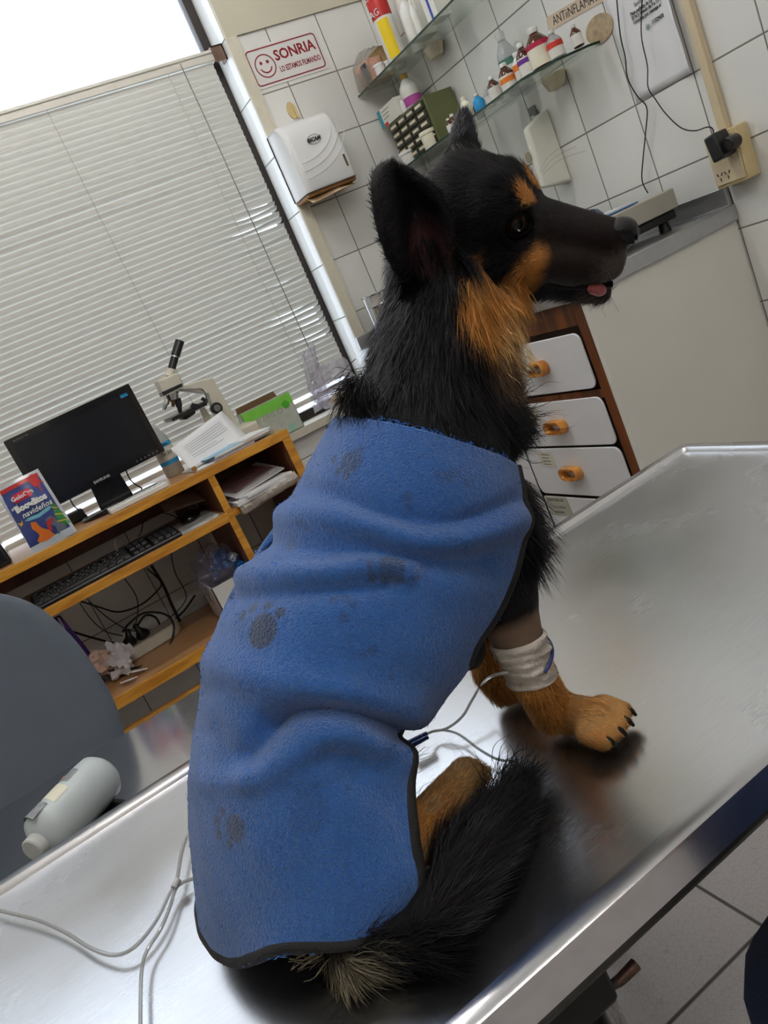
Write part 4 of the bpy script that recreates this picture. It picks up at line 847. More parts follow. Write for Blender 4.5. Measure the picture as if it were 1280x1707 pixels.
# microscope
msb = mat('microscope_enamel', srgb(206, 200, 184), .35, var=.02); mbk = mat('microscope_black', srgb(26, 26, 28), .3); chrome = mat('chrome', (.62, .62, .62), .12, metal=1.0, var=.02); brass = mat('objective_brass', srgb(120, 96, 60), .3, metal=.8)
UY = 2.60
mc = thing('microscope', 'cream monocular microscope with black eyepiece tube on the desk in front of the blind', 'microscope', (.66, UY, DT))
def pp(pts, y): return [at_y(px, py, y) for px, py in pts]
def prism(b, pts, y0, y1): b.slab(pp(pts, (y0 + y1) / 2) and [Vector((p.x, y0, p.z)) for p in pp(pts, (y0 + y1) / 2)], (0, 1, 0), y1 - y0)
b = MB(); prism(b, [(326, 636), (352, 630), (402, 718), (408, 735), (396, 735), (360, 700), (345, 657), (300, 652), (300, 645)], UY - .022, UY + .022); b.build('arm', msb, mc, bevel=.003)
b = MB(); prism(b, [(258, 636), (294, 622), (303, 641), (301, 650), (274, 662), (266, 653)], UY - .028, UY + .028); b.build('head', msb, mc, bevel=.005, seg=3)
b = MB(); prism(b, [(267, 655), (300, 640), (302, 645), (270, 661)], UY - .0285, UY + .0285); b.build('head_joint', mbk, mc)
a0, a1, a2, a3 = pp([(283, 628), (286, 615), (292, 594), (300, 568)], UY)
b = MB(); b.cyl(a0, a1, .016, .013, 24); b.build('tube_collar', msb, mc, bevel=.001)
b = MB(); b.cyl(a1, a2, .0125, .0125, 24); b.build('eyepiece_tube', mbk, mc); b = MB(); b.cyl(a2 - (a3 - a2) * .06, a2 + (a3 - a2) * .02, .0132, .0132, 24); b.build('tube_ring', chrome, mc)
b = MB(); b.cyl(a2, a3, .0145, .0145, 24); b.build('eyepiece', mbk, mc, bevel=.001)
n0, n1 = pp([(284, 656), (288, 668)], UY); b = MB(); b.cyl(n0, n1, .028, .022, 24); b.build('nosepiece', chrome, mc, bevel=.002)
for (p, q_), m_, r in ((((280, 663), (273, 683)), chrome, .009), (((296, 664), (301, 690)), mbk, .010), (((290, 664), (288, 678)), brass, .008)):
    c0, c1 = pp([p, q_], UY - .006); b = MB(); b.cyl(c0, c0.lerp(c1, .55), r, r, 18); b.cyl(c0.lerp(c1, .55), c1, r * .8, r * .55, 18); b.cyl(c0.lerp(c1, .35), c0.lerp(c1, .45), r * 1.08, r * 1.08, 18); b.build('objective', m_, mc)
b = MB(); prism(b, [(278, 699), (336, 670), (339, 677), (283, 704)], UY - .06, UY + .06); b.build('stage', mbk, mc, bevel=.001)
b = MB(); prism(b, [(302, 693), (322, 684), (323, 690), (308, 700), (302, 700)], UY - .03, UY + .03); b.build('condenser', mbk, mc, bevel=.002)
b = MB(); prism(b, [(316, 679), (320, 672), (330, 674), (332, 681)], UY - .062, UY - .05); b.cyl(at_y(336, 664, UY - .05), at_y(343, 668, UY - .05), .006, n=12); b.build('slide_clip', mbk, mc)
b = MB(); b.tube([at_y(px, py, UY - .03) for px, py in ((300, 648), (322, 648), (338, 650), (346, 672))], .0028); b.build('stage_rail', chrome, mc)
k0 = at_y(359, 681, UY - .024); b = MB(); b.cyl(k0, k0 + Vector((0, -.022, 0)), .019, .019, 24); b.build('focus_knob', mbk, mc, bevel=.002)
b = MB(); b.cyl(k0 + Vector((0, -.022, 0)), k0 + Vector((0, -.030, 0)), .011, .011, 20); b.build('fine_knob', mat('knob_grey', srgb(120, 120, 120), .3, metal=.4), mc, bevel=.001)
b = MB(); bx0 = at_y(330, 735, UY).x; b.box((.60, UY - .075, DT + .0005), (.725, UY + .075, DT + .045)); b.build('foot', msb, mc, bevel=.008, seg=3)
b = MB(); prism(b, [(333, 682), (340, 679), (353, 700), (360, 722), (350, 722)], UY - .012, UY + .012); b.build('condenser_post', msb, mc)

# glove box on the sill
gx = [at_y(px, py, 2.72) for px, py in ((398, 691), (482, 654), (505, 704))]
gw_ = 0.235; gx1 = gx[2].x; gx0_ = gx1 - .195
gz1 = (gx[0].z + gx[1].z) / 2
green = mat('box_green', srgb(120, 196, 70), .5, var=.08); greyc = mat('box_grey_green', srgb(186, 190, 178), .5, var=.1, scale=40); kraft = mat('kraft_inner', srgb(150, 120, 86), .7)
gb = thing('glove_box', 'green and grey open cardboard glove box on the window sill beside the microscope', 'box', ((gx0_ + gx1) / 2, 2.76, SILL))
b = MB(); b.mi(0); x0, x1, y0, y1, z0, z1 = gx0_, gx1, 2.722, 2.772, SILL + .0005, gz1
for a, c in (((x0, y0, z0), (x1, y0 + .002, z1)), ((x0, y1 - .002, z0), (x1, y1, z1 + .0)), ((x0, y0, z0), (x0 + .002, y1, z1)), ((x1 - .002, y0, z0), (x1, y1, z1)), ((x0, y0, z0), (x1, y1, z0 + .002))): b.box(a, c)
b.build('box_walls', greyc, gb, smooth=0)
b = MB(); b.box((x0 + .001, y0 - .0008, z1 - .038), (x1 - .001, y0 - .0001, z1 - .001)); b.build('green_band', green, gb, smooth=0)
b = MB(); plate(b, BACK((x1 - .03, y0 - .001, z1 - .035)), circ(.014, 24), .0006); b.build('green_disc', mat('disc_green', srgb(80, 170, 40), .5), gb, smooth=0)
b = MB(); b.slab([(x0 + .002, y1 - .002, z1), (x1 - .03, y1 - .002, z1), (x1 - .04, y1 - .012, z1 + .022), (x0 + .004, y1 - .012, z1 + .022)], (0, 1, 0), .0015); b.build('lid_flap', kraft, gb, smooth=0)
text('NITRILO', .032, BACK((x0 + .085, y0 - .0012, z1 - .048)), mat('print_pale', srgb(150, 170, 140), .5), gb, shear=.2)
b = MB(); b.box((x1 - .055, y0 - .0008, z0 + .004), (x1 - .028, y0 - .0002, z0 + .03)); b.build('aqua_patch', mat('aqua_patch', srgb(150, 196, 176), .5), gb, smooth=0)

# crumpled clear bag on the sill right of the glove box
def blob(name, m, parent, c, r, amp, seed, n=26, k=18, freq=3.0, flat=None):
    b = MB(); vs = []; rs_ = []; off = Vector((seed * 3.1, seed * 1.7, seed * .9)); rows = []
    for j in range(k + 1):
        th = math.pi * j / k; row = []
        for i in range(n):
            ph_ = 2 * math.pi * i / n; d = Vector((math.sin(th) * math.cos(ph_), math.sin(th) * math.sin(ph_), -math.cos(th)))
            f = 1 + amp * (noise.noise(d * freq + off)) + amp * .35 * abs(noise.noise(d * freq * 2.3 + off))
            p = Vector(c) + Vector((d.x * r[0], d.y * r[1], d.z * r[2])) * f
            if flat is not None: p.z = max(p.z, flat)
            row.append(p)
        rows.append(row + [row[0]])
    b.grid(rows); return b.build(name, m, parent, smooth=25)
bagm = clear_mat('bag_film', srgb(236, 232, 240), .32, .15, bump=.5, bscale=60, gloss=.6)
q = at_y(548, 650, 2.79); bg = thing('plastic_bag', 'crumpled clear plastic bag of yellowish supplies on the sill beside the glove box', 'bag', (q.x, 2.79, SILL))
blob('bag_film', bagm, bg, (q.x + .01, 2.755, SILL + .085), (.085, .026, .082), .5, 3, 64, 44, 2.6, SILL + .001)
b = MB(); b.grid([[at_y(505 + 24 * i / 6 + (4 - j) * 5, 690 - 20 * j - 3 * i, 2.76) + Vector((0, .01 * math.sin(i * 1.7 + j), 0)) for j in range(6)] for i in range(7)]); b.build('bag_tail', bagm, bg, smooth=30, solid=.0006)
blob('contents', mat('yellowish_pads', srgb(226, 200, 140), .7, var=.15, scale=50), bg, (q.x + .03, 2.755, SILL + .028), (.055, .02, .027), .25, 8, flat=SILL + .001)

# papers on the desk top
def sheet(name, lab, cat, corners, m, grp=None, curl=.0, lines=None, t=.0006, parent=None, pname='sheet'):
    A, B, C, D = [Vector(c) for c in corners]; n = (B - A).cross(D - A).normalized()
    b = MB(); G = [[A.lerp(B, i / 8).lerp(D.lerp(C, i / 8), j / 8) + n * curl * math.sin(math.pi * i / 8) * (j / 8) for j in range(9)] for i in range(9)]
    b.grid(G)
    if parent is None:
        th_ = thing(name, lab, cat, A, group=grp)
    else: th_ = parent
    o = b.build(pname, m, th_, smooth=60, solid=t)
    if lines:
        for (u0, u1, v) in lines:
            b = MB(); e = n * (.0012 if n.y < 0 or n.z > .5 else -.0012); dv = .010
            q_ = [A.lerp(B, u).lerp(D.lerp(C, u), vv) + n * curl * math.sin(math.pi * u) * vv + e for u, vv in ((u0, v), (u1, v), (u1, v + dv), (u0, v + dv))]
            b.add(q_, [(0, 1, 2, 3)]); b.build('printed_line', gm, th_, smooth=0)
    return th_
c4 = [at_y(284, 748, 2.44), at_y(369, 685, 2.52), at_y(414, 729, 2.47), at_y(320, 783, 2.375)]
sheet('printed_sheet', 'white printed sheet propped against the microscope, its lower edge curling forward', 'paper', c4, paper, curl=.004, lines=[(.15, .85, v) for v in (.22, .29, .36, .43, .50)] + [(.15, .6, .60), (.15, .7, .67)])
z = DT + .001
t = thing('magazine_stack', 'stack of papers and a blue leaflet lying on the right end of the desk top', 'papers', (.6, 2.42, DT))
c = [at_z(328, 787, z), at_z(460, 713, z), at_z(440, 716, z), at_z(345, 742, z)]
def flatsheet(name, px, zz_, th_, m, par):
    P = [at_z(a, b_, zz_) for a, b_ in px]; P = [Vector((p.x, min(max(p.y, DF + .004), 2.72), zz_)) for p in P]
    b = MB(); b.slab(P, (0, 0, 1), th_); return b.build(name, m, par, smooth=0)
def rect(name, cx, cy, w_, d_, ang, zz_, th_, m, par):
    b = MB(); b.obox((cx, cy, zz_ + th_ / 2), (w_, d_, th_), Matrix.Rotation(ang, 3, 'Z')); return b.build(name, m, par, smooth=0)
grey_mag = mat('magazine_grey', srgb(150, 148, 156), .5, var=.3, scale=20); ltb = mat('leaflet_blue', srgb(150, 196, 222), .5)
rect('papers', .535, 2.425, .20, .15, .10, z, .004, paper, t); rect('magazine', .60, 2.43, .21, .15, .12, z + .0045, .006, grey_mag, t); rect('magazine', .60, 2.425, .19, .14, .08, z + .011, .005, paper, t); rect('leaflet', .54, 2.42, .13, .12, .2, z + .0165, .0015, ltb, t); rect('papers', .645, 2.42, .10, .12, .3, z + .0168, .004, paper, t)
t = thing('wood_cube', 'tiny brown wooden cube on the papers by the alcohol bottle', 'block', (.47, 2.36, DT)); b = MB(); q = at_y(321, 777, 2.352); b.box((q.x - .006, 2.346, DT + .0055), (q.x + .007, 2.358, DT + .018)); b.build('block_body', mat('block_brown', srgb(160, 118, 50), .4), t, bevel=.001)
# papers in the cubby
cz = KZ - .001
t = thing('paper_bundle', 'pile of printed papers in plastic sleeves in the desk cubby, hanging over its edge', 'papers', (.6, 2.4, cz))
slv = clear_mat('paper_sleeve', srgb(196, 160, 160), .5, .1, gloss=.5)
rect('papers', .59, 2.43, .20, .25, .05, cz, .012, paper, t); rect('papers', .585, 2.42, .17, .24, .25, cz + .013, .006, paper, t)
M_ = Matrix.Rotation(.18, 3, 'Y') @ Matrix.Rotation(.35, 3, 'Z'); b = MB(); b.obox((.585, 2.43, cz + .042), (.19, .16, .004), Matrix.Rotation(.22, 3, 'X') @ Matrix.Rotation(.2, 3, 'Z')); b.build('top_sheets', paper, t, smooth=0)
for k in range(7):
    b = MB(); b.obox(Vector((.585, 2.43, cz + .042)) + Matrix.Rotation(.22, 3, 'X') @ Matrix.Rotation(.2, 3, 'Z') @ Vector((-.01, -.05 + .016 * k, .0025)), (.13, .003, .0008), Matrix.Rotation(.22, 3, 'X') @ Matrix.Rotation(.2, 3, 'Z')); b.build('printed_line', gm, t, smooth=0)
b = MB(); b.obox((.575, 2.44, cz + .052), (.16, .13, .0012), Matrix.Rotation(.20, 3, 'X') @ Matrix.Rotation(.32, 3, 'Z')); b.build('plastic_sleeve', slv, t, smooth=0)
bw = mat('bubble_wrap', srgb(176, 166, 156), .35, var=.25, scale=70, bump=.9, bscale=90)
t = thing('bubble_wrap', 'folded bubble wrap hanging over the cubby shelf edge under the papers', 'bubble wrap', (.62, 2.33, cz)); b = MB(); rb = random.Random(9)
b.grid([[(.50 + .20 * i / 16, 2.315 - .012 * math.sin(math.pi * j / 6) + rb.uniform(-.002, .002), cz - .028 + .03 * j / 6 + .012 * i / 16 + rb.uniform(-.003, .003)) for j in range(7)] for i in range(17)]); b.build('wrap_film', bw, t, smooth=30, solid=.006)
t = thing('envelope', 'creased envelopes stuck between divider and keyboard shelf back', 'papers', (.40, 2.55, KZ)); b = MB(); b.obox((.40, 2.56, KZ + .055), (.13, .09, .004), Matrix.Rotation(.15, 3, 'Y') @ Matrix.Rotation(.3, 3, 'X')); b.obox((.395, 2.55, KZ + .062), (.12, .08, .002), Matrix.Rotation(.2, 3, 'Y') @ Matrix.Rotation(.35, 3, 'X')); b.build('envelope_paper', mat('pinkish_paper', srgb(196, 164, 148), .6), t); b = MB(); b.box((.37, 2.54, KZ + .0005), (.43, 2.60, KZ + .05)); b.build('support_box', mat('dull_card', srgb(90, 62, 52), .7), t)

# keyboard and mouse
kb_m = mat('keyboard_black', srgb(22, 22, 24), .35); key_m = mat('key_black', srgb(26, 26, 29), .3, var=.1)
K0 = at_z(58, 1030, KZ + .01); K1 = at_z(300, 884, KZ + .01)
kx0 = K0.x; kx1 = K1.x - .005; ky0 = 2.312; kd = .155
kbt = thing('keyboard', 'black computer keyboard on the sliding shelf of the desk', 'keyboard', ((kx0 + kx1) / 2, ky0 + kd / 2, KZ))
tilt = lambda y: KZ + .012 + (y - ky0) / kd * .012
b = MB(); b.hexa([(kx0, ky0, KZ + .0005), (kx1, ky0, KZ + .0005), (kx1, ky0 + kd, KZ + .0005), (kx0, ky0 + kd, KZ + .0005), (kx0, ky0, tilt(ky0)), (kx1, ky0, tilt(ky0)), (kx1, ky0 + kd, tilt(ky0 + kd)), (kx0, ky0 + kd, tilt(ky0 + kd))]); b.build('keyboard_case', kb_m, kbt, bevel=.003)
b = MB(); b.box((kx0 + .002, ky0 - .0008, KZ + .008), (kx1 - .002, ky0 + .0006, KZ + .010)); b.build('trim_line', mat('trim_silver', srgb(150, 150, 150), .3, metal=.6), kbt)
W_ = kx1 - kx0; u_ = (W_ - .016) / 22.6; km = {}
def key(cx_, cy_, w_):
    kk_ = round(w_, 4)
    if kk_ not in km:
        bb_ = MB(); h = u_ * .46; ww = w_ / 2 - .0012
        bb_.hexa([(-ww, -h, 0), (ww, -h, 0), (ww, h, 0), (-ww, h, 0), (-ww * .84 if w_ < u_ * 1.3 else -ww + .002, -h * .72, .0075), (ww * .84 if w_ < u_ * 1.3 else ww - .002, -h * .72, .0075), (ww * .84 if w_ < u_ * 1.3 else ww - .002, h * .85, .0075), (-ww * .84 if w_ < u_ * 1.3 else -ww + .002, h * .85, .0075)])
        o = bb_.build('key', key_m, None, bevel=.0008); km[kk_] = o; first = True
    else: o = km[kk_].copy(); COL.objects.link(o)
    o.parent = kbt; o.matrix_basis = WM[kbt.name].inverted() @ Matrix.Translation((cx_, cy_, tilt(cy_) + .0002)) @ Matrix.Rotation(math.atan(.012 / kd), 4, 'X')
x_s = kx0 + .008; r0 = ky0 + .018; rp_ = (kd - .03) / 6
rows_ = [[1.25, 1.25, 1.25, 6.25, 1.25, 1.25, 1.25, 1.25], [2.25] + [1] * 10 + [2.75], [1.75] + [1] * 11 + [2.25], [1.5] + [1] * 12 + [1.5], [1] * 13 + [2], [1, -1, 1, 1, 1, 1, -.5, 1, 1, 1, 1, -.5, 1, 1, 1, 1]]
for r_, row in enumerate(rows_):
    cx_ = x_s; cy_ = r0 + rp_ * r_ + (.004 if r_ == 5 else 0)
    for k_ in row:
        if k_ > 0: key(cx_ + k_ * u_ / 2, cy_, k_ * u_)
        cx_ += abs(k_) * u_
    nx = x_s + 15.3 * u_
    for i in range(3):
        if r_ in (0, 4, 3, 5) or (r_ == 1 and i == 1): key(nx + (i + .5) * u_, cy_, u_)
    nx = x_s + 18.6 * u_
    if r_ < 5:
        for i in range(4):
            if r_ in (1, 2, 3, 4) or i != 1: key(nx + (i + .5) * u_, cy_, u_)
mp_ = thing('mouse_pad', 'white mouse pad with grey pattern right of the keyboard', 'mouse pad', (.37, 2.45, KZ)); b = MB(); M = frame((.357, 2.425, KZ + .0004), (1, 0, 0), (0, 1, 0)); plate(b, M, rrect(.17, .215, .018), .003); b.build('pad', mat('pad_marble', srgb(200, 202, 200), .5, var=.35, scale=16), mp_, smooth=0)
q = at_z(322, 856, KZ + .015); ms = thing('computer_mouse', 'black computer mouse on the white pad', 'mouse', (.385, 2.49, KZ + .0035))
Mm = Matrix.Translation((.385, 2.47, KZ + .0036)) @ Matrix.Rotation(-.3, 4, 'Z'); b = MB()
b.lathe([(.9, 0), (1, .3), (.97, .7), (.75, 1.2), (.4, 1.5), (.0001, 1.6)], Mm @ Matrix.Diagonal((.033, .055, .022, 1)), 28); b.build('mouse_shell', bez, ms, smooth=60)
b = MB(); b.cyl(Mm @ Vector((-.003, .03, .029)), Mm @ Vector((.003, .03, .029)), .006, n=14); b.build('scroll_wheel', blk, ms)
b = MB(); b.add([Mm @ Vector(v) for v in ((-.002, .008, .0352), (.010, .006, .0348), (.009, -.004, .0358), (-.003, -.002, .0358))], [(0, 1, 2, 3)]); b.build('mouse_logo', lg, ms, smooth=0)
cable('mouse_cable', 'thin cable arching behind the black mouse', [(.36, 2.53, KZ + .018), (.33, 2.58, KZ + .05), (.28, 2.60, KZ + .055), (.25, 2.62, KZ + .02), (.24, 2.66, KZ + .006)], .0016)
cable('white_plug_cable', 'short white plug end poking up behind the keyboard', [(.15, 2.50, KZ + .002), (.155, 2.50, KZ + .04), (.17, 2.52, KZ + .045), (.19, 2.54, KZ + .01)], .004, white_pl, 'cable')

# things on the bottom shelf
WZ = SZ
q = at_y(345, 985, 2.37)
bn = thing('white_tub', 'white rectangular tub on the bottom desk shelf with a bag of blue caps', 'tub', (.38, 2.45, WZ)); x0, x1, y0, y1 = q.x + .012, XDV - .002, 2.36, 2.56; zt = q.z
b = MB(); t_ = .003
for a, c in (((x0, y0, WZ + .0005), (x1, y0 + t_, zt)), ((x0, y1 - t_, WZ + .0005), (x1, y1, zt)), ((x0, y0, WZ + .0005), (x0 + t_, y1, zt)), ((x1 - t_, y0, WZ + .0005), (x1, y1, zt)), ((x0, y0, WZ + .0005), (x1, y1, WZ + .004))): b.box(a, c)
b.build('tub_walls', white_pl, bn, smooth=0)
bt = thing('bag_of_caps', 'translucent violet-tinted bag full of blue needle caps in the white tub', 'bag', (.38, 2.45, WZ + .005))
blob('bag_film', clear_mat('violet_film', srgb(206, 206, 236), .22, .1, bump=.6, gloss=.8), bt, ((x0 + x1) / 2 - .008, 2.45, zt + .012), (.068, .075, .085), .40, 5, 56, 40, 2.8)
capb = mat('cap_blue', srgb(34, 110, 178), .3, var=.1); rb = random.Random(2); first = None
for i in range(46):
    th_ = rb.uniform(0, 6.28); ph_ = rb.uniform(.1, 1.5); rad = rb.uniform(.6, 1.0)
    c = Vector(((x0 + x1) / 2 + .010 + .050 * rad * math.cos(th_) * math.sin(ph_), 2.44 + .05 * rad * math.sin(th_) * math.sin(ph_), zt + .004 + .068 * rad * math.cos(ph_)))
    M = Matrix.Translation(c) @ Matrix.Rotation(rb.uniform(0, 3), 4, 'X') @ Matrix.Rotation(rb.uniform(0, 3), 4, 'Y')
    if first is None:
        b = MB(); b.lathe([(.0075, 0), (.0078, .010), (.006, .013), (.004, .022), (.0001, .0225)], n=6); first = b.build('needle_cap', capb, None, smooth=20); tag(first, 'blue plastic needle cap among the others in the bagful in the white tub', 'cap', 'blue needle caps in the bag'); o = first
    else: o = first.copy(); COL.objects.link(o)
    o.matrix_world = M
# power strip
ang = math.atan2(.10, .16); Mp = Matrix.Translation((.085, 2.60, WZ + .0005)) @ Matrix.Rotation(.12, 4, 'Z')
ivory = mat('strip_ivory', srgb(206, 200, 186), .45, var=.05)
st = thing('power_strip', 'ivory power strip with two black plugs on the bottom desk shelf', 'power strip', M=Mp); b = MB(); I = [Mp @ Vector(v) for v in ((-.125, -.045, 0), (.105, -.045, 0), (.135, 0, 0), (.125, .045, 0), (-.105, .045, 0), (-.135, 0, 0))]; b.slab(I, (0, 0, 1), .04); b.build('strip_body', ivory, st, bevel=.006, seg=3)
for k, xx in enumerate((-.03, .02)):
    pg = thing('plug', ('left', 'right')[k] + ' black plug of the two standing in the ivory power strip', 'plug', M=Mp @ Matrix.Translation((xx, 0, .041)))
    b = MB(); b.lathe([(.022, 0), (.023, .012), (.016, .022), (.010, .030), (.008, .050), (.004, .052)], WM[pg.name] @ Matrix.Rotation(.3 - .5 * k, 4, 'Y'), 16); b.build('plug_body', blk, pg)
def P2(px, py, y): return at_y(px, py, y)
cable('plug_cable', 'black cable looping in a wide ring up from the left plug of the power strip', [(.055, 2.60, WZ + .09), P2(215, 1040, 2.58), P2(240, 1022, 2.58), P2(275, 1024, 2.56), P2(290, 1045, 2.55), P2(280, 1080, 2.52), P2(250, 1106, 2.48), P2(215, 1115, 2.46), P2(180, 1118, 2.46)], .0038)
cable('plug_cable', 'black cable arching tightly from the right plug of the power strip', [(.105, 2.60, WZ + .088), P2(228, 1045, 2.6), P2(242, 1026, 2.6), P2(260, 1030, 2.62), P2(268, 1048, 2.66), P2(270, 1060, 2.70)], .0036)
cable('hanging_cable', 'thick black cable dropping diagonally behind the shelf to the power strip', [P2(252, 942, 2.70), P2(272, 975, 2.69), P2(285, 1005, 2.69), P2(300, 1036, 2.69)], .005)
cable('hanging_cable', 'black cable sagging in a long bow under the keyboard shelf', [P2(128, 1000, 2.68), P2(165, 1012, 2.68), P2(198, 1020, 2.66), P2(235, 1008, 2.66), P2(262, 985, 2.67), P2(268, 970, 2.68), P2(245, 948, 2.68)], .0028)
cable('hanging_cable', 'thin black cable winding straight down under the middle of the keyboard shelf', [P2(208, 965, 2.66), P2(225, 990, 2.66), P2(230, 1010, 2.66), P2(226, 1040, 2.65), P2(212, 1058, 2.62)], .0018)
cable('hanging_cable', 'thin black cable nearest the divider under the keyboard shelf', [P2(285, 922, 2.70), P2(292, 955, 2.70), P2(308, 985, 2.70), P2(308, 1003, 2.69), P2(285, 1028, 2.68), P2(250, 1050, 2.66), P2(215, 1050, 2.66), P2(180, 1030, 2.66), P2(148, 1002, 2.66)], .0018)
cable('hanging_cable', 'black cable stretching low from behind the chair to the power strip', [P2(118, 1052, 2.62), P2(150, 1062, 2.62), P2(190, 1072, 2.62), P2(210, 1073, 2.62)], .0036)
cable('hanging_cable', 'black cable slanting up from the power strip towards the white tub', [P2(240, 1062, 2.64), P2(275, 1045, 2.66), P2(305, 1020, 2.68), P2(325, 992, 2.69)], .0036)
cable('hanging_cable', 'thin black cable leaning along the tiles left of the sagging one', [P2(133, 1005, 2.69), P2(150, 1030, 2.69), P2(175, 1052, 2.68), P2(205, 1060, 2.66)], .0018)
# crumpled papers and printed bag on the left of the bottom shelf
t = thing('crumpled_paper', 'crumpled white and pink papers on the bottom desk shelf beside the chair back', 'papers', (-.03, 2.46, WZ))
blob('paper_wad', mat('crumpled_white', srgb(206, 200, 204), .7, var=.12), t, (.0, 2.48, WZ + .05), (.040, .040, .045), .9, 12, 22, 16, 2.2, WZ + .001)
blob('pink_scrap', mat('pinkish_paper', srgb(196, 164, 148), .6), t, (-.04, 2.47, WZ + .075), (.035, .03, .030), .8, 14, 16, 12, 2.2)
q = at_z(208, 1158, WZ + .01); b = MB(); b.obox((.035, 2.40, WZ + .014), (.05, .022, .004), Matrix.Rotation(.5, 3, 'Z') @ Matrix.Rotation(.4, 3, 'Y')); b.obox((-.0, 2.37, WZ + .012), (.04, .03, .003), Matrix.Rotation(-.6, 3, 'Z') @ Matrix.Rotation(-.3, 3, 'X')); b.build('paper_scrap', paper, t)
t = thing('printed_bag', 'purple and red printed bag standing behind the grey chair back', 'bag', (-.12, 2.5, WZ)); b = MB(); pts = [at_y(px, py, 2.5) for px, py in ((72, 1042), (100, 1028), (130, 1075), (150, 1100), (150, 1130))]
b.grid([[Vector((pts[min(i, 3)].x * 1.0, 2.5 + .006 * math.sin(j * 2 + i), WZ + .001 + (pts[min(i, 3)].z - WZ) * j / 5)) for j in range(6)] for i in range(4)]); b.build('bag_front', mat('purple_print', srgb(96, 66, 150), .35, var=.9, scale=26), t, solid=.03, smooth=40)
b = MB(); b.tube([at_y(px, py, 2.475) for px, py in ((97, 1030), (108, 1050), (113, 1075))], .002); b.build('white_string', white_pl, t)

# ------------------------------------------------------------------ grey plastic chair
chm = mat('chair_plastic', srgb(108, 118, 132), .38, var=.04, scale=8, bump=.25, bscale=260)
CY = 1.72
ch = thing('plastic_chair', 'grey moulded plastic chair with its rounded back towards the examination table', 'chair', (-.32, 1.95, 0))
edge = [(-150, 985), (-60, 980), (0, 990), (45, 1003), (85, 1028), (128, 1072), (160, 1117), (188, 1165), (203, 1205), (212, 1245), (212, 1290), (200, 1340)]
E3 = smooth_path([at_y(px, py, CY) for px, py in edge], 4)
cxx = E3[0].x - .02; rowsL = []
G = []; NB = 14
for p in E3:
    row = []
    for j in range(NB + 1):
        u = j / NB; x = p.x + (2 * cxx - 2 * p.x) * u
        w_ = abs(p.x - cxx) + 1e-6; xn = (x - cxx) / .42
        yb = CY + .05 * (1 - xn * xn) * -1 + .06 * (p.z - .9) * -1 + (.03 if False else 0)
        row.append((x, yb + .05, p.z))
    G.append(row)
b = MB(); b.grid(G)
lastz = E3[-1].z
b.build('chair_back', chm, ch, smooth=80, solid=.012)
b = MB(); G = []
xr = E3[-1].x; xl = 2 * cxx - xr
for i in range(9):
    y = CY - .0 + .46 * i / 8; G.append([(xl + (xr - xl) * j / 10, y, .46 + .03 * (1 - i / 8) ** 3 * 3 + .02 * (2 * j / 10 - 1) ** 2) for j in range(11)])
b.grid(G); b.build('seat', chm, ch, smooth=80, solid=.012)
b = MB(); b.grid([[(xl + (xr - xl) * j / 10, CY + .02, .50 + (lastz - .50) * i / 4) for j in range(11)] for i in range(5)]); b.build('back_skirt', chm, ch, smooth=80, solid=.012)
for sx, yy in ((xl + .03, CY + .03), (xr - .03, CY + .03), (xl + .03, CY + .43), (xr - .03, CY + .43)):
    b = MB(); b.cyl((sx, yy, .47), (sx + (.03 if sx > cxx else -.03), yy + (.03 if yy > CY + .2 else -.03), .0), .016, n=14); b.build('leg', mat('chair_leg_grey', srgb(84, 88, 94), .4, metal=.7), ch)

# ------------------------------------------------------------------ lower steel bench behind the examination table
tsteel = steel_mat('table_steel', (.75, .75, .775), .15, .30, .10); bsteel = steel_mat('bench_steel', (.72, .72, .74), .06, .14, .15)
BZ = CAM_H - .50; BY0, BY1 = 1.07, 1.425
bn = thing('steel_bench', 'low polished steel bench between the chair and the examination table', 'bench', (-.2, 1.25, 0))
b = MB(); b.box((-.95, BY0, BZ - .03), (.55, BY1, BZ)); b.build('bench_top', bsteel, bn, bevel=.004, seg=3)
for x in (-.9, .5):
    for y in (BY0 + .04, BY1 - .04):
        b = MB(); b.cyl((x, y, 0), (x, y, BZ - .03), .018, n=14); b.build('leg', bsteel, bn)
# translucent bottle lying on the bench
c1 = at_z(166, 1302, BZ + .038) + Vector((0, .012, 0)); c0 = at_z(90, 1392, BZ + .038) + Vector((0, .022, 0)); dv = (c0 - c1).normalized()
pl_m = mat('hdpe_plastic', srgb(196, 204, 206), .35, var=.04)
lb = thing('plastic_bottle', 'milky white plastic bottle with a paper label lying on the steel bench', 'bottle', c1)
Mb = Matrix.Translation(c1) @ dv.to_track_quat('Z', 'Y').to_matrix().to_4x4(); Lb = (c0 - c1).length + .028; b = MB()
b.lathe([(.0001, -.012), (.028, -.011), (.036, -.002), (.037, .01), (.037, Lb * .80), (.034, Lb * .90), (.022, Lb * .97), (.016, Lb)], Mb, 28); b.build('bottle_body', pl_m, lb, smooth=50)
b = MB(); b.lathe([(.0170, Lb - .003), (.0170, Lb + .012), (.015, Lb + .014)], Mb, 20); b.build('cap', capw, lb)
up = Vector((0, 0, 1)) @ Mb.to_3x3(); 
a_c = math.atan2(up.y, up.x)
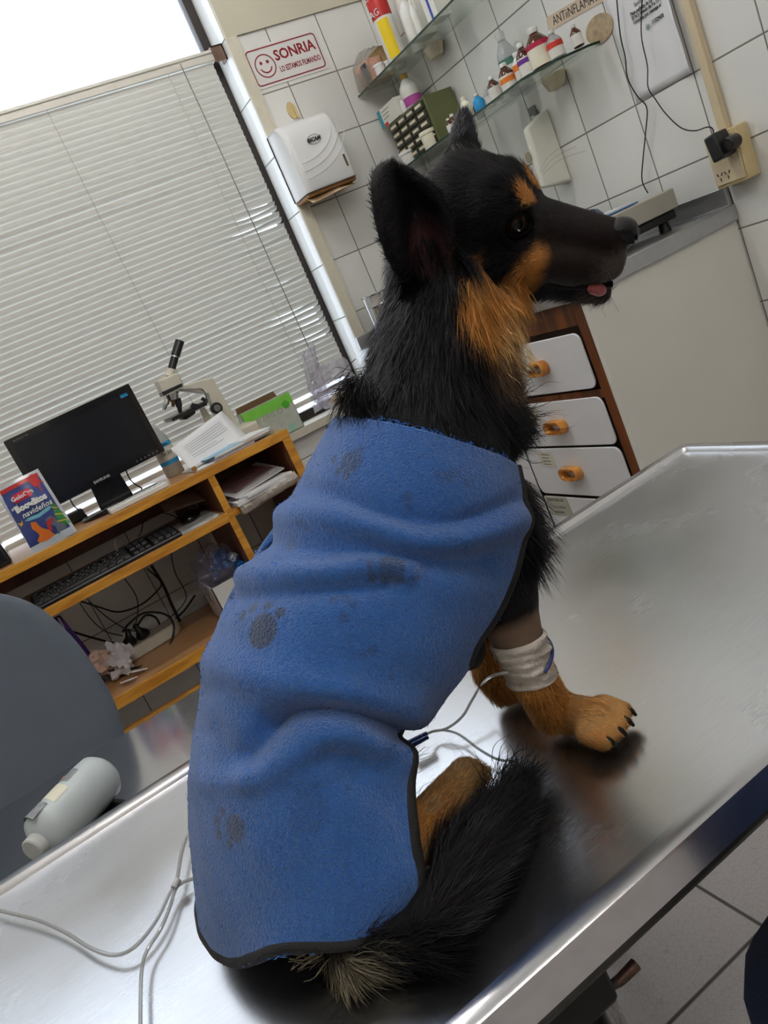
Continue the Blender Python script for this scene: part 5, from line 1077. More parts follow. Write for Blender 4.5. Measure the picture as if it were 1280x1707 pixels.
for nm, z0, z1, w_, m_ in (('paper_label', .052, .082, 1.05, lcream), ('printed_band', .020, .046, .7, mat('faded_print', srgb(140, 142, 146), .5, var=.3, scale=120)), ('printed_band', .088, .118, .8, mat('faded_print', srgb(140, 142, 146), .5))):
    b = MB(); G = [[Mb @ Vector((.0375 * math.cos(a_c + .35 + a), .0375 * math.sin(a_c + .35 + a), zz_ - .012 * a)) for zz_ in (z0, z1)] for a in [w_ * (k / 8 - .5) * 1.6 for k in range(9)]]; b.grid(G); b.build(nm, m_, lb, smooth=80)
q = at_z(98, 1355, BZ + .02); gr = thing('clipper_tool', 'dark tool with orange grip half hidden behind the lying bottle', 'tool', (q.x, q.y + .02, BZ))
d0 = at_z(118, 1312, BZ + .018) + Vector((0, .02, 0)); d1 = at_z(85, 1375, BZ + .018) + Vector((0, .02, 0)); b = MB(); b.cyl(d0, d0.lerp(d1, .35), .014, .016, 14); b.build('orange_grip', mat('orange_rubber', srgb(190, 120, 30), .5), gr); b = MB(); b.cyl(d0.lerp(d1, .3), d1, .018, .014, 14); b.build('black_body', blk, gr)

# ------------------------------------------------------------------ examination table
TZ = CAM_H - .43; TX0, TX1, TY0, TY1 = -.44, .942, .407, 1.008
tb = thing('examination_table', 'long stainless steel examination table under the dog', 'table', ((TX0 + TX1) / 2, (TY0 + TY1) / 2, 0))
b = MB(); prof = [(.030, -.006), (.0215, -.006), (.0195, -.0005), (.0175, .002), (.004, .002), (.001, .0005), (0, -.004), (.0, -.030), (.002, -.032), (.018, -.032)]
def rect_ring(ins, z):
    x0, x1, y0, y1 = TX0 + ins, TX1 - ins, TY0 + ins, TY1 - ins; r = max(.004, .016 - ins * .3); out = []
    for cx_, cy_, a0 in ((x1 - r, y1 - r, 0), (x0 + r, y1 - r, 90), (x0 + r, y0 + r, 180), (x1 - r, y0 + r, 270)):
        for i in range(6): a = math.radians(a0 + 18 * i); out.append((cx_ + r * math.cos(a), cy_ + r * math.sin(a), TZ + z))
    return out
rings = [rect_ring(i_, z_) for i_, z_ in prof]; vs = [p for r_ in rings for p in r_]; k_ = len(rings[0]); fs = []
for i in range(len(rings) - 1):
    for j in range(k_): fs.append((i * k_ + j, i * k_ + (j + 1) % k_, (i + 1) * k_ + (j + 1) % k_, (i + 1) * k_ + j))
b.add(vs, fs)
x0, y0 = rings[0][12][0], rings[0][14][1]
b.add([(x, y, z) for x, y, z in rings[0]], [tuple(range(k_))])
b.build('table_top', tsteel, tb, smooth=40)
iron = mat('cast_iron_grey', srgb(78, 76, 74), .45, metal=.6, var=.15); 
b = MB(); b.box((TX0 + .03, TY0 + .03, TZ - .034), (TX1 - .03, TY1 - .03, TZ - .010)); b.build('under_tray', iron, tb)
b = MB(); b.box((.02, .50, .64), (.48, .92, TZ - .035)); b.build('tilt_frame', iron, tb, bevel=.01)
b = MB(); b.lathe([(.30, 0), (.30, .03), (.10, .06), (.06, .12), (.055, .66)], Matrix.Translation((.25, .72, 0)), 32, .8, .6); b.build('pedestal', steel_mat('pedestal_steel', (.5, .5, .5), .2, .3, .3), tb)
# lever and clamp under the near edge
LY = .56; L0 = at_y(966, 1672, LY); L1 = at_y(1000, 1655, LY); L2 = at_y(1035, 1632, LY); L3 = at_y(1060, 1607, LY)
b = MB(); b.tube([L0, L1, L2, L2.lerp(L3, .5)], lambda t: .0042 + .0012 * t, n=10); b.ell(L0, (.014, .014, .014)); b.build('tilt_lever', iron, tb)
b = MB(); b.tube([L1.lerp(L2, .7), L2, L3], lambda t: .0048 + .0016 * t, n=10); b.build('lever_tip', mat('worn_brown_grip', srgb(96, 70, 60), .4, metal=.4, var=.5, scale=160), tb, bevel=.001)
b = MB(); q = at_y(950, 1690, LY); b.cyl(q + Vector((0, 0, -.06)), q + Vector((.01, 0, .03)), .030, .022, 18); b.box((q.x - .035, LY - .03, q.z + .005), (q.x + .04, LY + .05, TZ - .035)); b.build('clamp_housing', mat('black_iron', srgb(34, 33, 33), .35, metal=.5), tb, bevel=.006)
b = MB(); q = at_y(980, 1648, LY); b.obox(q, (.018, .02, .010), Matrix.Rotation(.5, 3, 'Y')); b.build('lever_catch', mat('black_iron', (.02,.02,.02)), tb, bevel=.002)
# ------------------------------------------------------------------ the dog
HR = np.array([[0.565, 0.824, 0.037], [-0.706, 0.506, -0.496], [-0.428, 0.254, 0.868]])   # columns: forward, left, up of the head
_u, _s, _v = np.linalg.svd(HR); HR = _u @ _v
HT = np.array([0.475, 0.60, 0.010 + CAM_H]); HS = 0.878
def hw_(x, y, z): return HT + HS * (HR @ np.array([x, y, z]))
def ay(px, py, y): return np.array(at_y(px, py, y))
def az(px, py, z): return np.array(at_z(px, py, z))
FD = HR[:, 0]; LD = HR[:, 1]; UD = HR[:, 2]
PRIM = []   # (p0, r0, p1, r1, flow, tag)
def cap(p0, r0, p1, r1, tag_, flow=None, squash=None):
    p0 = np.array(p0, float); p1 = np.array(p1, float)
    f = flow if flow is not None else (p1 - p0)
    f = np.array(f, float); f /= np.linalg.norm(f) + 1e-9
    PRIM.append((p0, r0, p1, r1, f, tag_))
def H(x0, y0, z0, r0, x1, y1, z1, r1, tag_='head', flow=None):
    cap(hw_(x0, y0, z0), r0 * HS, hw_(x1, y1, z1), r1 * HS, tag_, flow if flow is not None else -FD)
nk = np.array([-.45, .05, -.9])
H(-.060, -.010, .004, .052, -.060, .010, .004, .052)
H(-.032, -.014, .006, .043, -.032, .014, .006, .043)
H(-.006, -.006, .004, .0255, -.006, .006, .004, .0255)
H(-.003, -.018, .017, .0145, -.003, -.016, .017, .0145); H(-.003, .018, .017, .0145, -.003, .016, .017, .0145)
H(.000, -.004, -.010, .031, .050, 0, -.016, .0225, 'muzzle'); H(.045, 0, -.015, .0230, .090, 0, -.020, .0170, 'muzzle')
for s in (-1, 1):
    H(.005, s * .014, -.034, .028, .055, s * .012, -.042, .0225, 'muzzle'); H(.050, s * .012, -.045, .0225, .085, s * .008, -.045, .0180, 'muzzle')
    H(-.055, s * .030, -.026, .036, -.020, s * .026, -.034, .031, 'cheek', flow=-FD - .35 * UD)
    H(-.022, s * .022, -.030, .026, .010, s * .018, -.036, .023, 'cheek', flow=-FD - .25 * UD)
H(-.040, 0, -.060, .036, .020, 0, -.066, .024, 'jaw', flow=-FD - .6 * UD); H(.018, 0, -.068, .021, .080, 0, -.080, .0125, 'jaw')
# neck, torso, haunches
cap(hw_(-.085, 0, -.020), .044, ay(738, 520, .640), .048, 'neck', nk)
cap(hw_(-.030, 0, -.060), .034, ay(790, 560, .625), .034, 'throat', [-.10, -.1, -1])
cap(ay(738, 520, .640), .048, ay(722, 640, .640), .056, 'neck', nk)
cap(ay(790, 560, .625), .034, ay(785, 660, .63), .040, 'throat', [.05, -.1, -1])
cap(ay(722, 640, .640), .056, ay(708, 760, .640), .068, 'neck', nk); cap(ay(785, 660, .63), .040, ay(775, 790, .63), .046, 'chest', [.15, 0, -1])
cap(ay(708, 760, .640), .068, ay(668, 900, .645), .080, 'body', [-.5, 0, -.8])
cap(ay(668, 900, .645), .080, ay(575, 1060, .645), .082, 'body', [-.5, 0, -.8])
cap(ay(775, 790, .63), .046, ay(765, 930, .63), .050, 'chest', [.1, 0, -1])
cap(ay(575, 1060, .645), .082, ay(500, 1240, .645), .078, 'body', [-.4, 0, -.9])
cap(ay(500, 1240, .645), .078, np.array([.078, .648, TZ + .080]), .072, 'body', [-.3, 0, -.9])
for s, yy in ((-1, .570), (1, .720)):   # thighs, shanks, hind feet
    cap([.060, yy, TZ + .075], .044, [.105, yy - .0 * s, TZ + .062], .036, 'thigh', [.3, 0, -1])
    cap([.105, yy, TZ + .060], .036, [.07, yy + .02 * (-s), TZ + .03], .026, 'thigh', [-.3, 0, -1])
hp = az(778, 1292, TZ + .014); hk = az(700, 1395, TZ + .024)
cap(hk, .024, hp, .0165, 'hindfoot', hp - hk); cap([.10, .59, TZ + .045], .032, hk, .024, 'hindfoot', [.4, 0, -.6])
hp2 = hp + np.array([-.055, .115, 0]); cap([.10, .715, TZ + .045], .033, hp2 - np.array([.06, 0, -.008]), .024, 'hindfoot', [1, 0, 0]); cap(hp2 - np.array([.06, 0, -.008]), .024, hp2, .0165, 'hindfoot', [1, 0, 0])
for base, dx in ((hp, FD * 0 + np.array([.9, .3, 0])), (hp2, np.array([1, 0, 0]))):
    dx = (hp - hk) if base is hp else dx; dx = dx / np.linalg.norm(dx); sd = np.array([-dx[1], dx[0], 0])
    for k in (-1.5, -.5, .5, 1.5):
        c = base + sd * k * .0085 + dx * (.004 - .003 * abs(k)); c[2] = TZ + .010; cap(c, .0085, c + dx * .010, .0072, 'toe', dx)
# front legs
e0 = ay(815, 900, .590); e1 = ay(838, 1000, .575); w0 = ay(864, 1068, .563); w1 = ay(889, 1130, .561); pw0 = az(922, 1186, TZ + .021); pw1 = az(985, 1196, TZ + .0175)
cap(e0, .038, e1, .031, 'foreleg_up', e1 - e0); cap(e1, .029, w0, .0215, 'shaved', w0 - e1); cap(w0, .0215, w1, .0185, 'foreleg', w1 - w0); cap(w1, .0190, pw0, .0205, 'foreleg', pw0 - w1); cap(pw0, .0195, pw1, .0180, 'paw', pw1 - pw0)
dp_ = pw1 - pw0; dp_[2] = 0; dp_ /= np.linalg.norm(dp_); sp_ = np.array([-dp_[1], dp_[0], 0]); CLAWS = []
for k in (-1.5, -.5, .5, 1.5):
    c = pw1 + sp_ * k * .0130 + dp_ * (.010 - .004 * abs(k)); c[2] = TZ + .0165; c2 = c + dp_ * .016 + sp_ * k * .0012; c2[2] = TZ + .0100
    cap(c, .0108, c2, .0092, 'toe', dp_); CLAWS.append((c2 + dp_ * .008 + np.array([0, 0, .0005]), dp_))
f0 = ay(800, 960, .69); f1 = ay(812, 1040, .70); f2 = az(822, 1120, TZ + .040); f3 = az(838, 1143, TZ + .019)
cap(f0, .036, f1, .030, 'foreleg_up', f1 - f0); cap(f1, .029, f2, .0215, 'foreleg', f2 - f1); cap(f2, .0215, f3, .020, 'foreleg', f3 - f2)
for k in (-1.5, -.5, .5, 1.5):
    c = f3 + np.array([.010 + .004 - .004 * abs(k), k * .0105, 0]); c[2] = TZ + .015; c2 = c + np.array([.014, 0, -.004]); cap(c, .012, c2, .0095, 'toe', [1, 0, 0]); CLAWS.append((c2 + np.array([.008, 0, .0]), np.array([1., 0, 0])))
cap(ay(800, 840, .605), .040, e0, .040, 'chest', [.1, 0, -1]); cap(ay(790, 840, .67), .040, f0, .038, 'chest', [.1, 0, -1])
# tail curling round on the table
tp_ = [np.array([.045, .615, TZ + .030]), az(585, 1588, TZ + .015), az(700, 1556, TZ + .017), az(768, 1450, TZ + .024), az(822, 1378, TZ + .020), az(862, 1318, TZ + .014)]
tr_ = [.022, .015, .018, .021, .016, .008]
for i in range(5): cap(tp_[i], tr_[i], tp_[i + 1], tr_[i + 1], 'tail%d' % i, tp_[i + 1] - tp_[i])

# one continuous body: union of tapered limbs, remeshed and smoothed
b = MB()
for p0, r0, p1, r1, f, tg_ in PRIM:
    d = p1 - p0; L_ = np.linalg.norm(d)
    if L_ < 1e-5: d = np.array([0, 0, 1e-5]); L_ = 1e-5
    M = Matrix.Translation(Vector(p0)) @ Vector(d).to_track_quat('Z', 'Y').to_matrix().to_4x4()
    s_ = max(-.95, min(.95, (r0 - r1) / L_ if L_ > abs(r0 - r1) else 0)); ph0 = math.asin(s_); pr = []
    for k in range(9): a = -math.pi / 2 + (ph0 + math.pi / 2) * k / 8; pr.append((max(1e-6, r0 * math.cos(a)), r0 * math.sin(a)))
    for k in range(9): a = ph0 + (math.pi / 2 - ph0) * k / 8; pr.append((max(1e-6, r1 * math.cos(a)), L_ + r1 * math.sin(a)))
    b.lathe(pr, M, 28)
# ears: thick cupped shells
def ear_grid(tipL, rows):  # rows: (left point, mid point, right point)
    return rows
def shell(b, rows, th):
    R_ = []
    for r in rows:
        l, m_, q_ = [np.array(v) for v in r]; out = []
        for j in range(9):
            t = j / 8; out.append((1 - t) ** 2 * l + 2 * t * (1 - t) * (2 * m_ - .5 * (l + q_)) + t * t * q_)
        R_.append(out)
    R2 = []
    for i in range(len(R_) - 1):
        for k in range(4):
            t = k / 4; R2.append([Vector(R_[i][j] * (1 - t) + R_[i + 1][j] * t) for j in range(9)])
    R2.append([Vector(p) for p in R_[-1]])
    n = len(R2); nor = []
    for i in range(n):
        row = []
        for j in range(9):
            du = R2[min(i + 1, n - 1)][j] - R2[max(i - 1, 0)][j]; dv = R2[i][min(j + 1, 8)] - R2[i][max(j - 1, 0)]
            q_ = du.cross(dv); row.append(q_.normalized() if q_.length > 1e-9 else Vector((0, 1, 0)))
        nor.append(row)
    A = [[R2[i][j] + nor[i][j] * th / 2 for j in range(9)] for i in range(n)]; B = [[R2[i][j] - nor[i][j] * th / 2 for j in range(9)] for i in range(n)]
    b.grid(A); b.grid(B)
    loop = [(0, j) for j in range(9)] + [(i, 8) for i in range(1, n)] + [(n - 1, j) for j in range(7, -1, -1)] + [(i, 0) for i in range(n - 2, 0, -1)]
    k = len(loop); vs = [A[i][j] for i, j in loop] + [B[i][j] for i, j in loop]
    b.add(vs, [(i, (i + 1) % k, k + (i + 1) % k, k + i) for i in range(k)])
    return R2, nor
ye = .612
ER = [((672, 470, .606), (705, 474, .630), (742, 452, .608)), ((648, 430, .586), (700, 440, .624), (756, 420, .592)), ((634, 385, .574), (694, 395, .618), (758, 385, .582)), ((626, 340, .570), (684, 352, .610), (748, 350, .580)), ((622, 308, .572), (672, 315, .602), (728, 318, .580)), ((626, 284, .578), (660, 288, .594), (700, 295, .582)), ((640, 270, .584), (655, 272, .588), (675, 278, .586))]
near_rows = [[ay(*p) for p in r] for r in ER]
EARN = shell(b, near_rows, .0085)
EF = [((742, 292, .672), (772, 290, .664), (806, 276, .676)), ((744, 268, .674), (770, 262, .662), (801, 258, .676)), ((750, 242, .676), (770, 238, .664), (793, 236, .678)), ((757, 214, .678), (771, 212, .668), (786, 214, .680)), ((763, 194, .680), (771, 192, .674), (779, 194, .680)), ((768, 184, .680), (771, 183, .678), (774, 184, .680))]
far_rows = [[ay(*p) for p in r] for r in EF]
EARF = shell(b, far_rows, .0085)
cap(ay(715, 462, .632), .028, ay(738, 400, .636), .028, 'earbase', [-.2, 0, -1]); cap(ay(775, 300, .668), .020, ay(775, 285, .668), .018, 'earbase', [-.1, 0, -1])
for p0, r0, p1, r1, f, tg_ in PRIM[-2:]:
    b.ell((p0 + p1) / 2, (r0 * .9, r0 * .8, r0))
raw = bpy.data.meshes.new('raw'); raw.from_pydata([tuple(v) for v in b.v], [], b.f)
ro = bpy.data.objects.new('raw', raw); COL.objects.link(ro)
md = ro.modifiers.new('r', 'REMESH'); md.mode = 'VOXEL'; md.voxel_size = .0034; md.adaptivity = 0
sm_ = ro.modifiers.new('s', 'SMOOTH'); sm_.factor = .5; sm_.iterations = 7
dg = bpy.context.evaluated_depsgraph_get(); body_me = bpy.data.meshes.new_from_object(ro.evaluated_get(dg))
bpy.data.objects.remove(ro); body_me.name = 'body'
nv = len(body_me.vertices); BV = np.empty(nv * 3); body_me.vertices.foreach_get('co', BV); BV = BV.reshape(-1, 3)
BV[:, 2] = np.maximum(BV[:, 2], TZ + .0006)
for s in (-1, 1):      # eye sockets
    c = hw_(-.0045, s * .0212, -.001); dv_ = HR @ np.array([.50, s * 1.0, .02]); dv_ /= np.linalg.norm(dv_)
    r_ = BV - c; al = r_ @ dv_; pe_ = np.linalg.norm(r_ - al[:, None] * dv_, axis=1); cut = (pe_ < .0138) & (al > .000) & (al < .03)
    BV[cut] -= dv_ * np.clip(al[cut] - .000 - .006 * (pe_[cut] / .0138) ** 3, 0, 1)[:, None]
BN = np.empty(nv * 3); body_me.vertices.foreach_get('normal', BN); BN = BN.reshape(-1, 3)
nf = len(body_me.polygons)

# colour fields ---------------------------------------------------------------
def seg_dist(P, a, b_):
    d = b_ - a; L2 = (d * d).sum() + 1e-12; t = np.clip(((P - a) @ d) / L2, 0, 1); return np.linalg.norm(P - a - t[:, None] * d, axis=1), t
def in_poly(Q, poly):
    x, y = Q[:, 0], Q[:, 1]; c = np.zeros(len(Q), bool); n = len(poly)
    for i in range(n):
        x0, y0 = poly[i]; x1, y1 = poly[(i + 1) % n]
        m_ = ((y0 > y) != (y1 > y)) & (x < (x1 - x0) * (y - y0) / ((y1 - y0) + 1e-12) + x0); c ^= m_
    return c
def poly_soft(Q, poly, soft):   # 1 inside, falling to 0 outside over `soft` pixels
    ins = in_poly(Q, poly); d = np.full(len(Q), 1e9); n = len(poly); P3 = np.c_[Q, np.zeros(len(Q))]
    for i in range(n): d = np.minimum(d, seg_dist(P3, np.array([*poly[i], 0.]), np.array([*poly[(i + 1) % n], 0.]))[0])
    s = np.where(ins, d, -d); return np.clip(s / soft * .5 + .5, 0, 1)
def vnoise(P, sc, seed=0):
    Q = P * sc; r = np.zeros(len(P)); rs = np.random.default_rng(seed)
    for k in range(5):
        w_ = rs.normal(size=3) * (1 + .7 * k); r += np.sin(Q @ w_ + rs.uniform(0, 6)) / (1 + .5 * k)
    return r / 2.5
def mirror_px(P):   # fold the far half of the head onto the near half, then take the profile coordinates
    h = ((P - HT) @ HR) / HS; h2 = h.copy(); h2[:, 1] = -np.abs(h2[:, 1]); return proj(HT + HS * (h2 @ HR.T)), h
BLACK = np.array(srgb(18, 17, 20)); BLACK2 = np.array(srgb(24, 23, 24)); TAN = np.array(srgb(206, 142, 74)); TANL = np.array(srgb(214, 176, 122)); CREAM = np.array(srgb(220, 206, 176)); GREYF = np.array(srgb(150, 140, 130)); BRN = np.array(srgb(52, 38, 32))
def mixc(c, t, k): return c * (1 - k[:, None]) + np.asarray(t)[None] * k[:, None]
def fur_color(P, tagidx, tags):
    n = len(P); c = np.tile(BLACK, (n, 1)); Q, h = mirror_px(P); Qr = proj(P)
    jit = np.c_[vnoise(P, 160, 1), vnoise(P, 170, 2)] * 5; Qj = Q + jit
    isT = lambda *s: np.isin(tagidx, [i for i, t in enumerate(tags) if t in s])
    headish = isT('head', 'muzzle', 'cheek', 'jaw', 'throat', 'earbase')
    mz = isT('muzzle') & (h[:, 0] > .02); c = np.where(mz[:, None], mixc(c, BRN, np.clip(.65 - np.abs(h[:, 2] + .03) * 12, 0, .7)), c)
    ch = poly_soft(Qj, [(768, 500), (772, 458), (792, 432), (808, 428), (812, 452), (818, 478), (842, 472), (862, 452), (882, 424), (900, 404), (914, 415), (914, 440), (902, 468), (880, 486), (858, 500), (880, 516), (902, 528), (884, 548), (872, 570), (860, 592), (848, 606), (835, 592), (826, 572), (806, 556), (786, 532)], 9) * headish
    c = mixc(c, TAN, ch)
    cr = poly_soft(Qj, [(806, 524), (850, 505), (885, 520), (905, 528), (884, 552), (866, 600), (850, 640), (832, 610), (815, 560)], 26) * headish; c = mixc(c, TANL * 1.05, cr * .75)
    for (yy, zz) in ((.018, .027),):
        d = np.sqrt(((h[:, 0] - .008) / 1.15) ** 2 + (np.abs(h[:, 1]) - yy) ** 2 * 1.1 + (h[:, 2] - zz) ** 2); k = np.clip((.0125 - d + .0015 * vnoise(P, 300, 4)) / .003, 0, 1) * headish; c = mixc(c, TAN, k)
    mzl = poly_soft(Qj, [(985, 470), (1010, 440), (1035, 415), (1052, 420), (1042, 450), (1018, 488), (1000, 505), (975, 505)], 14) * isT('muzzle', 'jaw'); c = mixc(c, GREYF, mzl * .38)
    neck_too = np.clip(headish + isT('neck', 'throat', 'chest'), 0, 1); ch2 = poly_soft(Qj, [(768, 500), (772, 458), (800, 440), (830, 480), (880, 516), (884, 548), (860, 592), (848, 606), (835, 592), (826, 572), (806, 556), (786, 532)], 10) * (neck_too - headish); c = mixc(c, TAN * 1.05, ch2)
    thr = poly_soft(Qr + jit, [(850, 560), (868, 585), (862, 625), (842, 640), (815, 630), (822, 590)], 16) * isT('throat', 'neck', 'chest'); c = mixc(c, BRN * 1.9, thr)
    lg_ = isT('foreleg', 'paw', 'toe', 'hindfoot'); tt = TAN[None] * (1 + .22 * vnoise(P, 45, 6))[:, None]; c = np.where(lg_[:, None], tt, c)
    pw_ = isT('toe', 'paw'); c = np.where(pw_[:, None], mixc(c, TANL, np.clip(.25 + .5 * vnoise(P, 120, 7), 0, .7)), c)
    hf = isT('hindfoot', 'toe') & (P[:, 0] < .25); k = np.clip((P[:, 0] - .15) / .05, 0, 1) * hf; c = mixc(c, TANL * .95, k * .8)
    sh = isT('shaved'); c = np.where(sh[:, None], mixc(c, srgb(142, 118, 100), np.clip((CAM_H - .284 - P[:, 2]) / .010, 0, 1)), c); fu2 = isT('foreleg_up') & (P[:, 1] < .64); c = np.where(fu2[:, None], mixc(c, srgb(120, 98, 84), np.clip((CAM_H - .286 - P[:, 2]) / .010, 0, 1)), c)
    fu = isT('foreleg_up'); k = np.clip((TZ + .085 - P[:, 2]) / .02, 0, 1) * fu * (P[:, 1] > .64); c = mixc(c, TAN, k)
    t0 = isT('tail0', 'tail1'); k = np.clip(vnoise(P, 60, 8) * 1.2 - .1, 0, .8) * t0 * (Qr[:, 0] < 620); c = mixc(c, CREAM * .6, k * .8)
    return np.clip(c, 0, 1)
TAGS = sorted(set(p[5] for p in PRIM)); 
def nearest_prim(P):
    best = np.full(len(P), 1e9); idx = np.zeros(len(P), int)
    for i, (p0, r0, p1, r1, f, t_) in enumerate(PRIM):
        d, t = seg_dist(P, p0, p1); d = d - (r0 + (r1 - r0) * t); m_ = d < best; best[m_] = d[m_]; idx[m_] = i
    return idx, best
PI_T = np.array([TAGS.index(p[5]) for p in PRIM])
vi, vdist = nearest_prim(BV); vcol = fur_color(BV, PI_T[vi], TAGS)
isear = vdist > .011
vcol[isear] = np.array(srgb(26, 24, 26))
# pinkish skin deep inside the near ear
c_in = ay(700, 420, .628); k = np.clip(1 - np.linalg.norm((BV - c_in) * np.array([1, .6, .8]), axis=1) / .030, 0, 1) * (BV[:, 1] < .640); vcol = mixc(vcol, srgb(120, 74, 74), k * .9)
body_me.vertices.foreach_set('co', BV.ravel())
ca = body_me.color_attributes.new('Col', 'FLOAT_COLOR', 'POINT'); ca.data.foreach_set('color', np.c_[vcol * .8, np.ones(nv)].astype(np.float32).ravel())
body_me.materials.clear(); body_me.materials.append(attr_mat('dog_skin', rough=.7, spec=.2, bump=.3, bscale=400)); body_me.shade_smooth()
dog = thing('dog', 'black and tan dog in a blue coat sitting on the examination table', 'dog', (.15, .63, TZ))
body = bpy.data.objects.new('body', body_me); COL.objects.link(body); body_me.transform(WM['dog'].inverted()); body.parent = dog; WM['body'] = WM['dog']

# ------------------------------------------------------------------ fleece coat
ST = [((574, 700), (862, 778, .568), .086), ((536, 768), (873, 850, .552), .100), ((496, 846), (864, 925, .545), .104), ((449, 922), (838, 1003, .543), .106), ((410, 982), (796, 1068, .545), .107),
      ((382, 1040), (772, 1118, .550), .107), ((364, 1095), (732, 1168, .556), .105), ((348, 1162), (694, 1212, .556), .104), ((336, 1232), (674, 1242, .548), .106), ((328, 1320), (682, 1308, .528), .120),
      ((328, 1400), (692, 1400, .508), .134), ((334, 1480), (701, 1470, .500), .141), ((344, 1556), (690, 1520, .498), .142)]
NS, NA = 220, 300
def cinterp(vals, n):
    P = smooth_path([Vector(v) for v in vals], 30); L_ = [0]
    for a_, b2 in zip(P[:-1], P[1:]): L_.append(L_[-1] + (b2 - a_).length)
    L_ = np.array(L_); A = np.array([tuple(p) for p in P]); t = np.linspace(0, L_[-1], n); return np.stack([np.interp(t, L_, A[:, i]) for i in range(3)], 1)
YM = .640
Rk = [ay(px, py, YM) for (px, py), _, _ in ST]; Hk = [ay(*h_) for _, h_, _ in ST]
sv = np.linspace(0, 1, NS); kx = np.linspace(0, 1, len(ST))
def ci(vals):
    vals = np.asarray(vals, float); 
    P = smooth_path([Vector((k, *(v if len(v) == 2 else (v[0], v[2])))) if False else Vector(tuple(v[:3])) for k, v in zip(kx, vals)], 18)
    P = np.array([tuple(p) for p in P]); u = np.linspace(0, 1, len(P)); return np.stack([np.interp(sv, u, P[:, i]) for i in range(3)], 1)
RR = ci([tuple(r) for r in Rk]); HH = ci([tuple(h_) for h_ in Hk]); WW = ci([(w_, 0, 0) for _, _, w_ in ST])[:, 0]
av = np.linspace(-1, 1, NA)     # -1 near hem ... 0 ridge ... 1 far hem
CP = np.zeros((NS, NA, 3))
for i in range(NS):
    yH = HH[i, 1]; W = WW[i]; q = min(.98, max(.05, (YM - yH) / W)); ae = math.pi - math.asin(q)
    a = np.abs(av) * ae; fr_ = (1 - np.cos(a)) / (1 - math.cos(ae))
    xz = RR[i, [0, 2]][None] + (HH[i, [0, 2]] - RR[i, [0, 2]])[None] * fr_[:, None]
    sinp = np.sin(a); sinp = np.where(a < math.pi / 2, sinp ** .9, sinp)
    y = YM + np.sign(av) * W * sinp
    CP[i, :, 0] = xz[:, 0]; CP[i, :, 1] = y; CP[i, :, 2] = np.maximum(xz[:, 1], TZ + .004)
def gnormals(G):
    du = np.gradient(G, axis=0); dv = np.gradient(G, axis=1); n = np.cross(du, dv); n /= np.linalg.norm(n, axis=2, keepdims=True) + 1e-12; return n
_t = np.clip((sv - .80) / .20, 0, 1) ** 2; _m = np.exp(-((av + .52) / .26) ** 2); CP[:, :, 2] += .026 * _t[:, None] * _m[None, :]
CN = gnormals(CP)
ctr_ = np.array([.14, YM, 1.0]); sgn = np.sign(((CP - CP.mean(axis=1, keepdims=True)) * CN).sum(axis=2).mean()); CN *= sgn
FOLDS = [([(452, 858), (500, 862), (560, 866), (620, 880), (690, 905), (770, 900), (860, 868)], .0075, 20), ([(520, 818), (580, 832), (650, 862), (760, 872), (850, 838)], -.0045, 18), ([(440, 905), (520, 915), (600, 918), (700, 935), (800, 935)], -.0065, 22),
         ([(408, 962), (470, 962), (540, 958), (620, 945), (680, 952)], .0075, 17), ([(400, 1000), (470, 990), (560, 985), (640, 980)], -.0055, 20),
         ([(370, 1108), (430, 1130), (500, 1144), (580, 1160), (680, 1180)], .0075, 30), ([(455, 1208), (495, 1188), (550, 1184), (610, 1196), (672, 1222)], -.0150, 20), ([(455, 1208), (440, 1235), (420, 1262)], -.008, 26),
         ([(420, 1288), (480, 1262), (540, 1222), (600, 1226), (668, 1268)], .0095, 26), ([(360, 1225), (380, 1260), (420, 1272)], -.0045, 30), ([(590, 1300), (660, 1350), (680, 1420)], -.003, 26), ([(350, 1300), (420, 1300), (520, 1290)], .003, 24)]
Qp = proj(CP.reshape(-1, 3)); near = (av < .12)[None, :].repeat(NS, 0).reshape(-1)
disp = np.zeros(NS * NA); P3 = np.c_[Qp, np.zeros(len(Qp))]
for pl_, amp, wd_ in FOLDS:
    sp = smooth_path([Vector((x, y, 0)) for x, y in pl_], 5); d = np.full(len(P3), 1e9)
    for a_, b2 in zip(sp[:-1], sp[1:]): d = np.minimum(d, seg_dist(P3, np.array(a_), np.array(b2))[0])
    disp += amp * np.exp(-(d / wd_) ** 2)
disp *= near
disp += .0014 * vnoise(CP.reshape(-1, 3), 38, 11) + .0016 * vnoise(CP.reshape(-1, 3), 16, 12)
CP = CP + CN * disp.reshape(NS, NA)[:, :, None]; CP[:, :, 2] = np.maximum(CP[:, :, 2], TZ + .004)
CN = gnormals(CP) * sgn
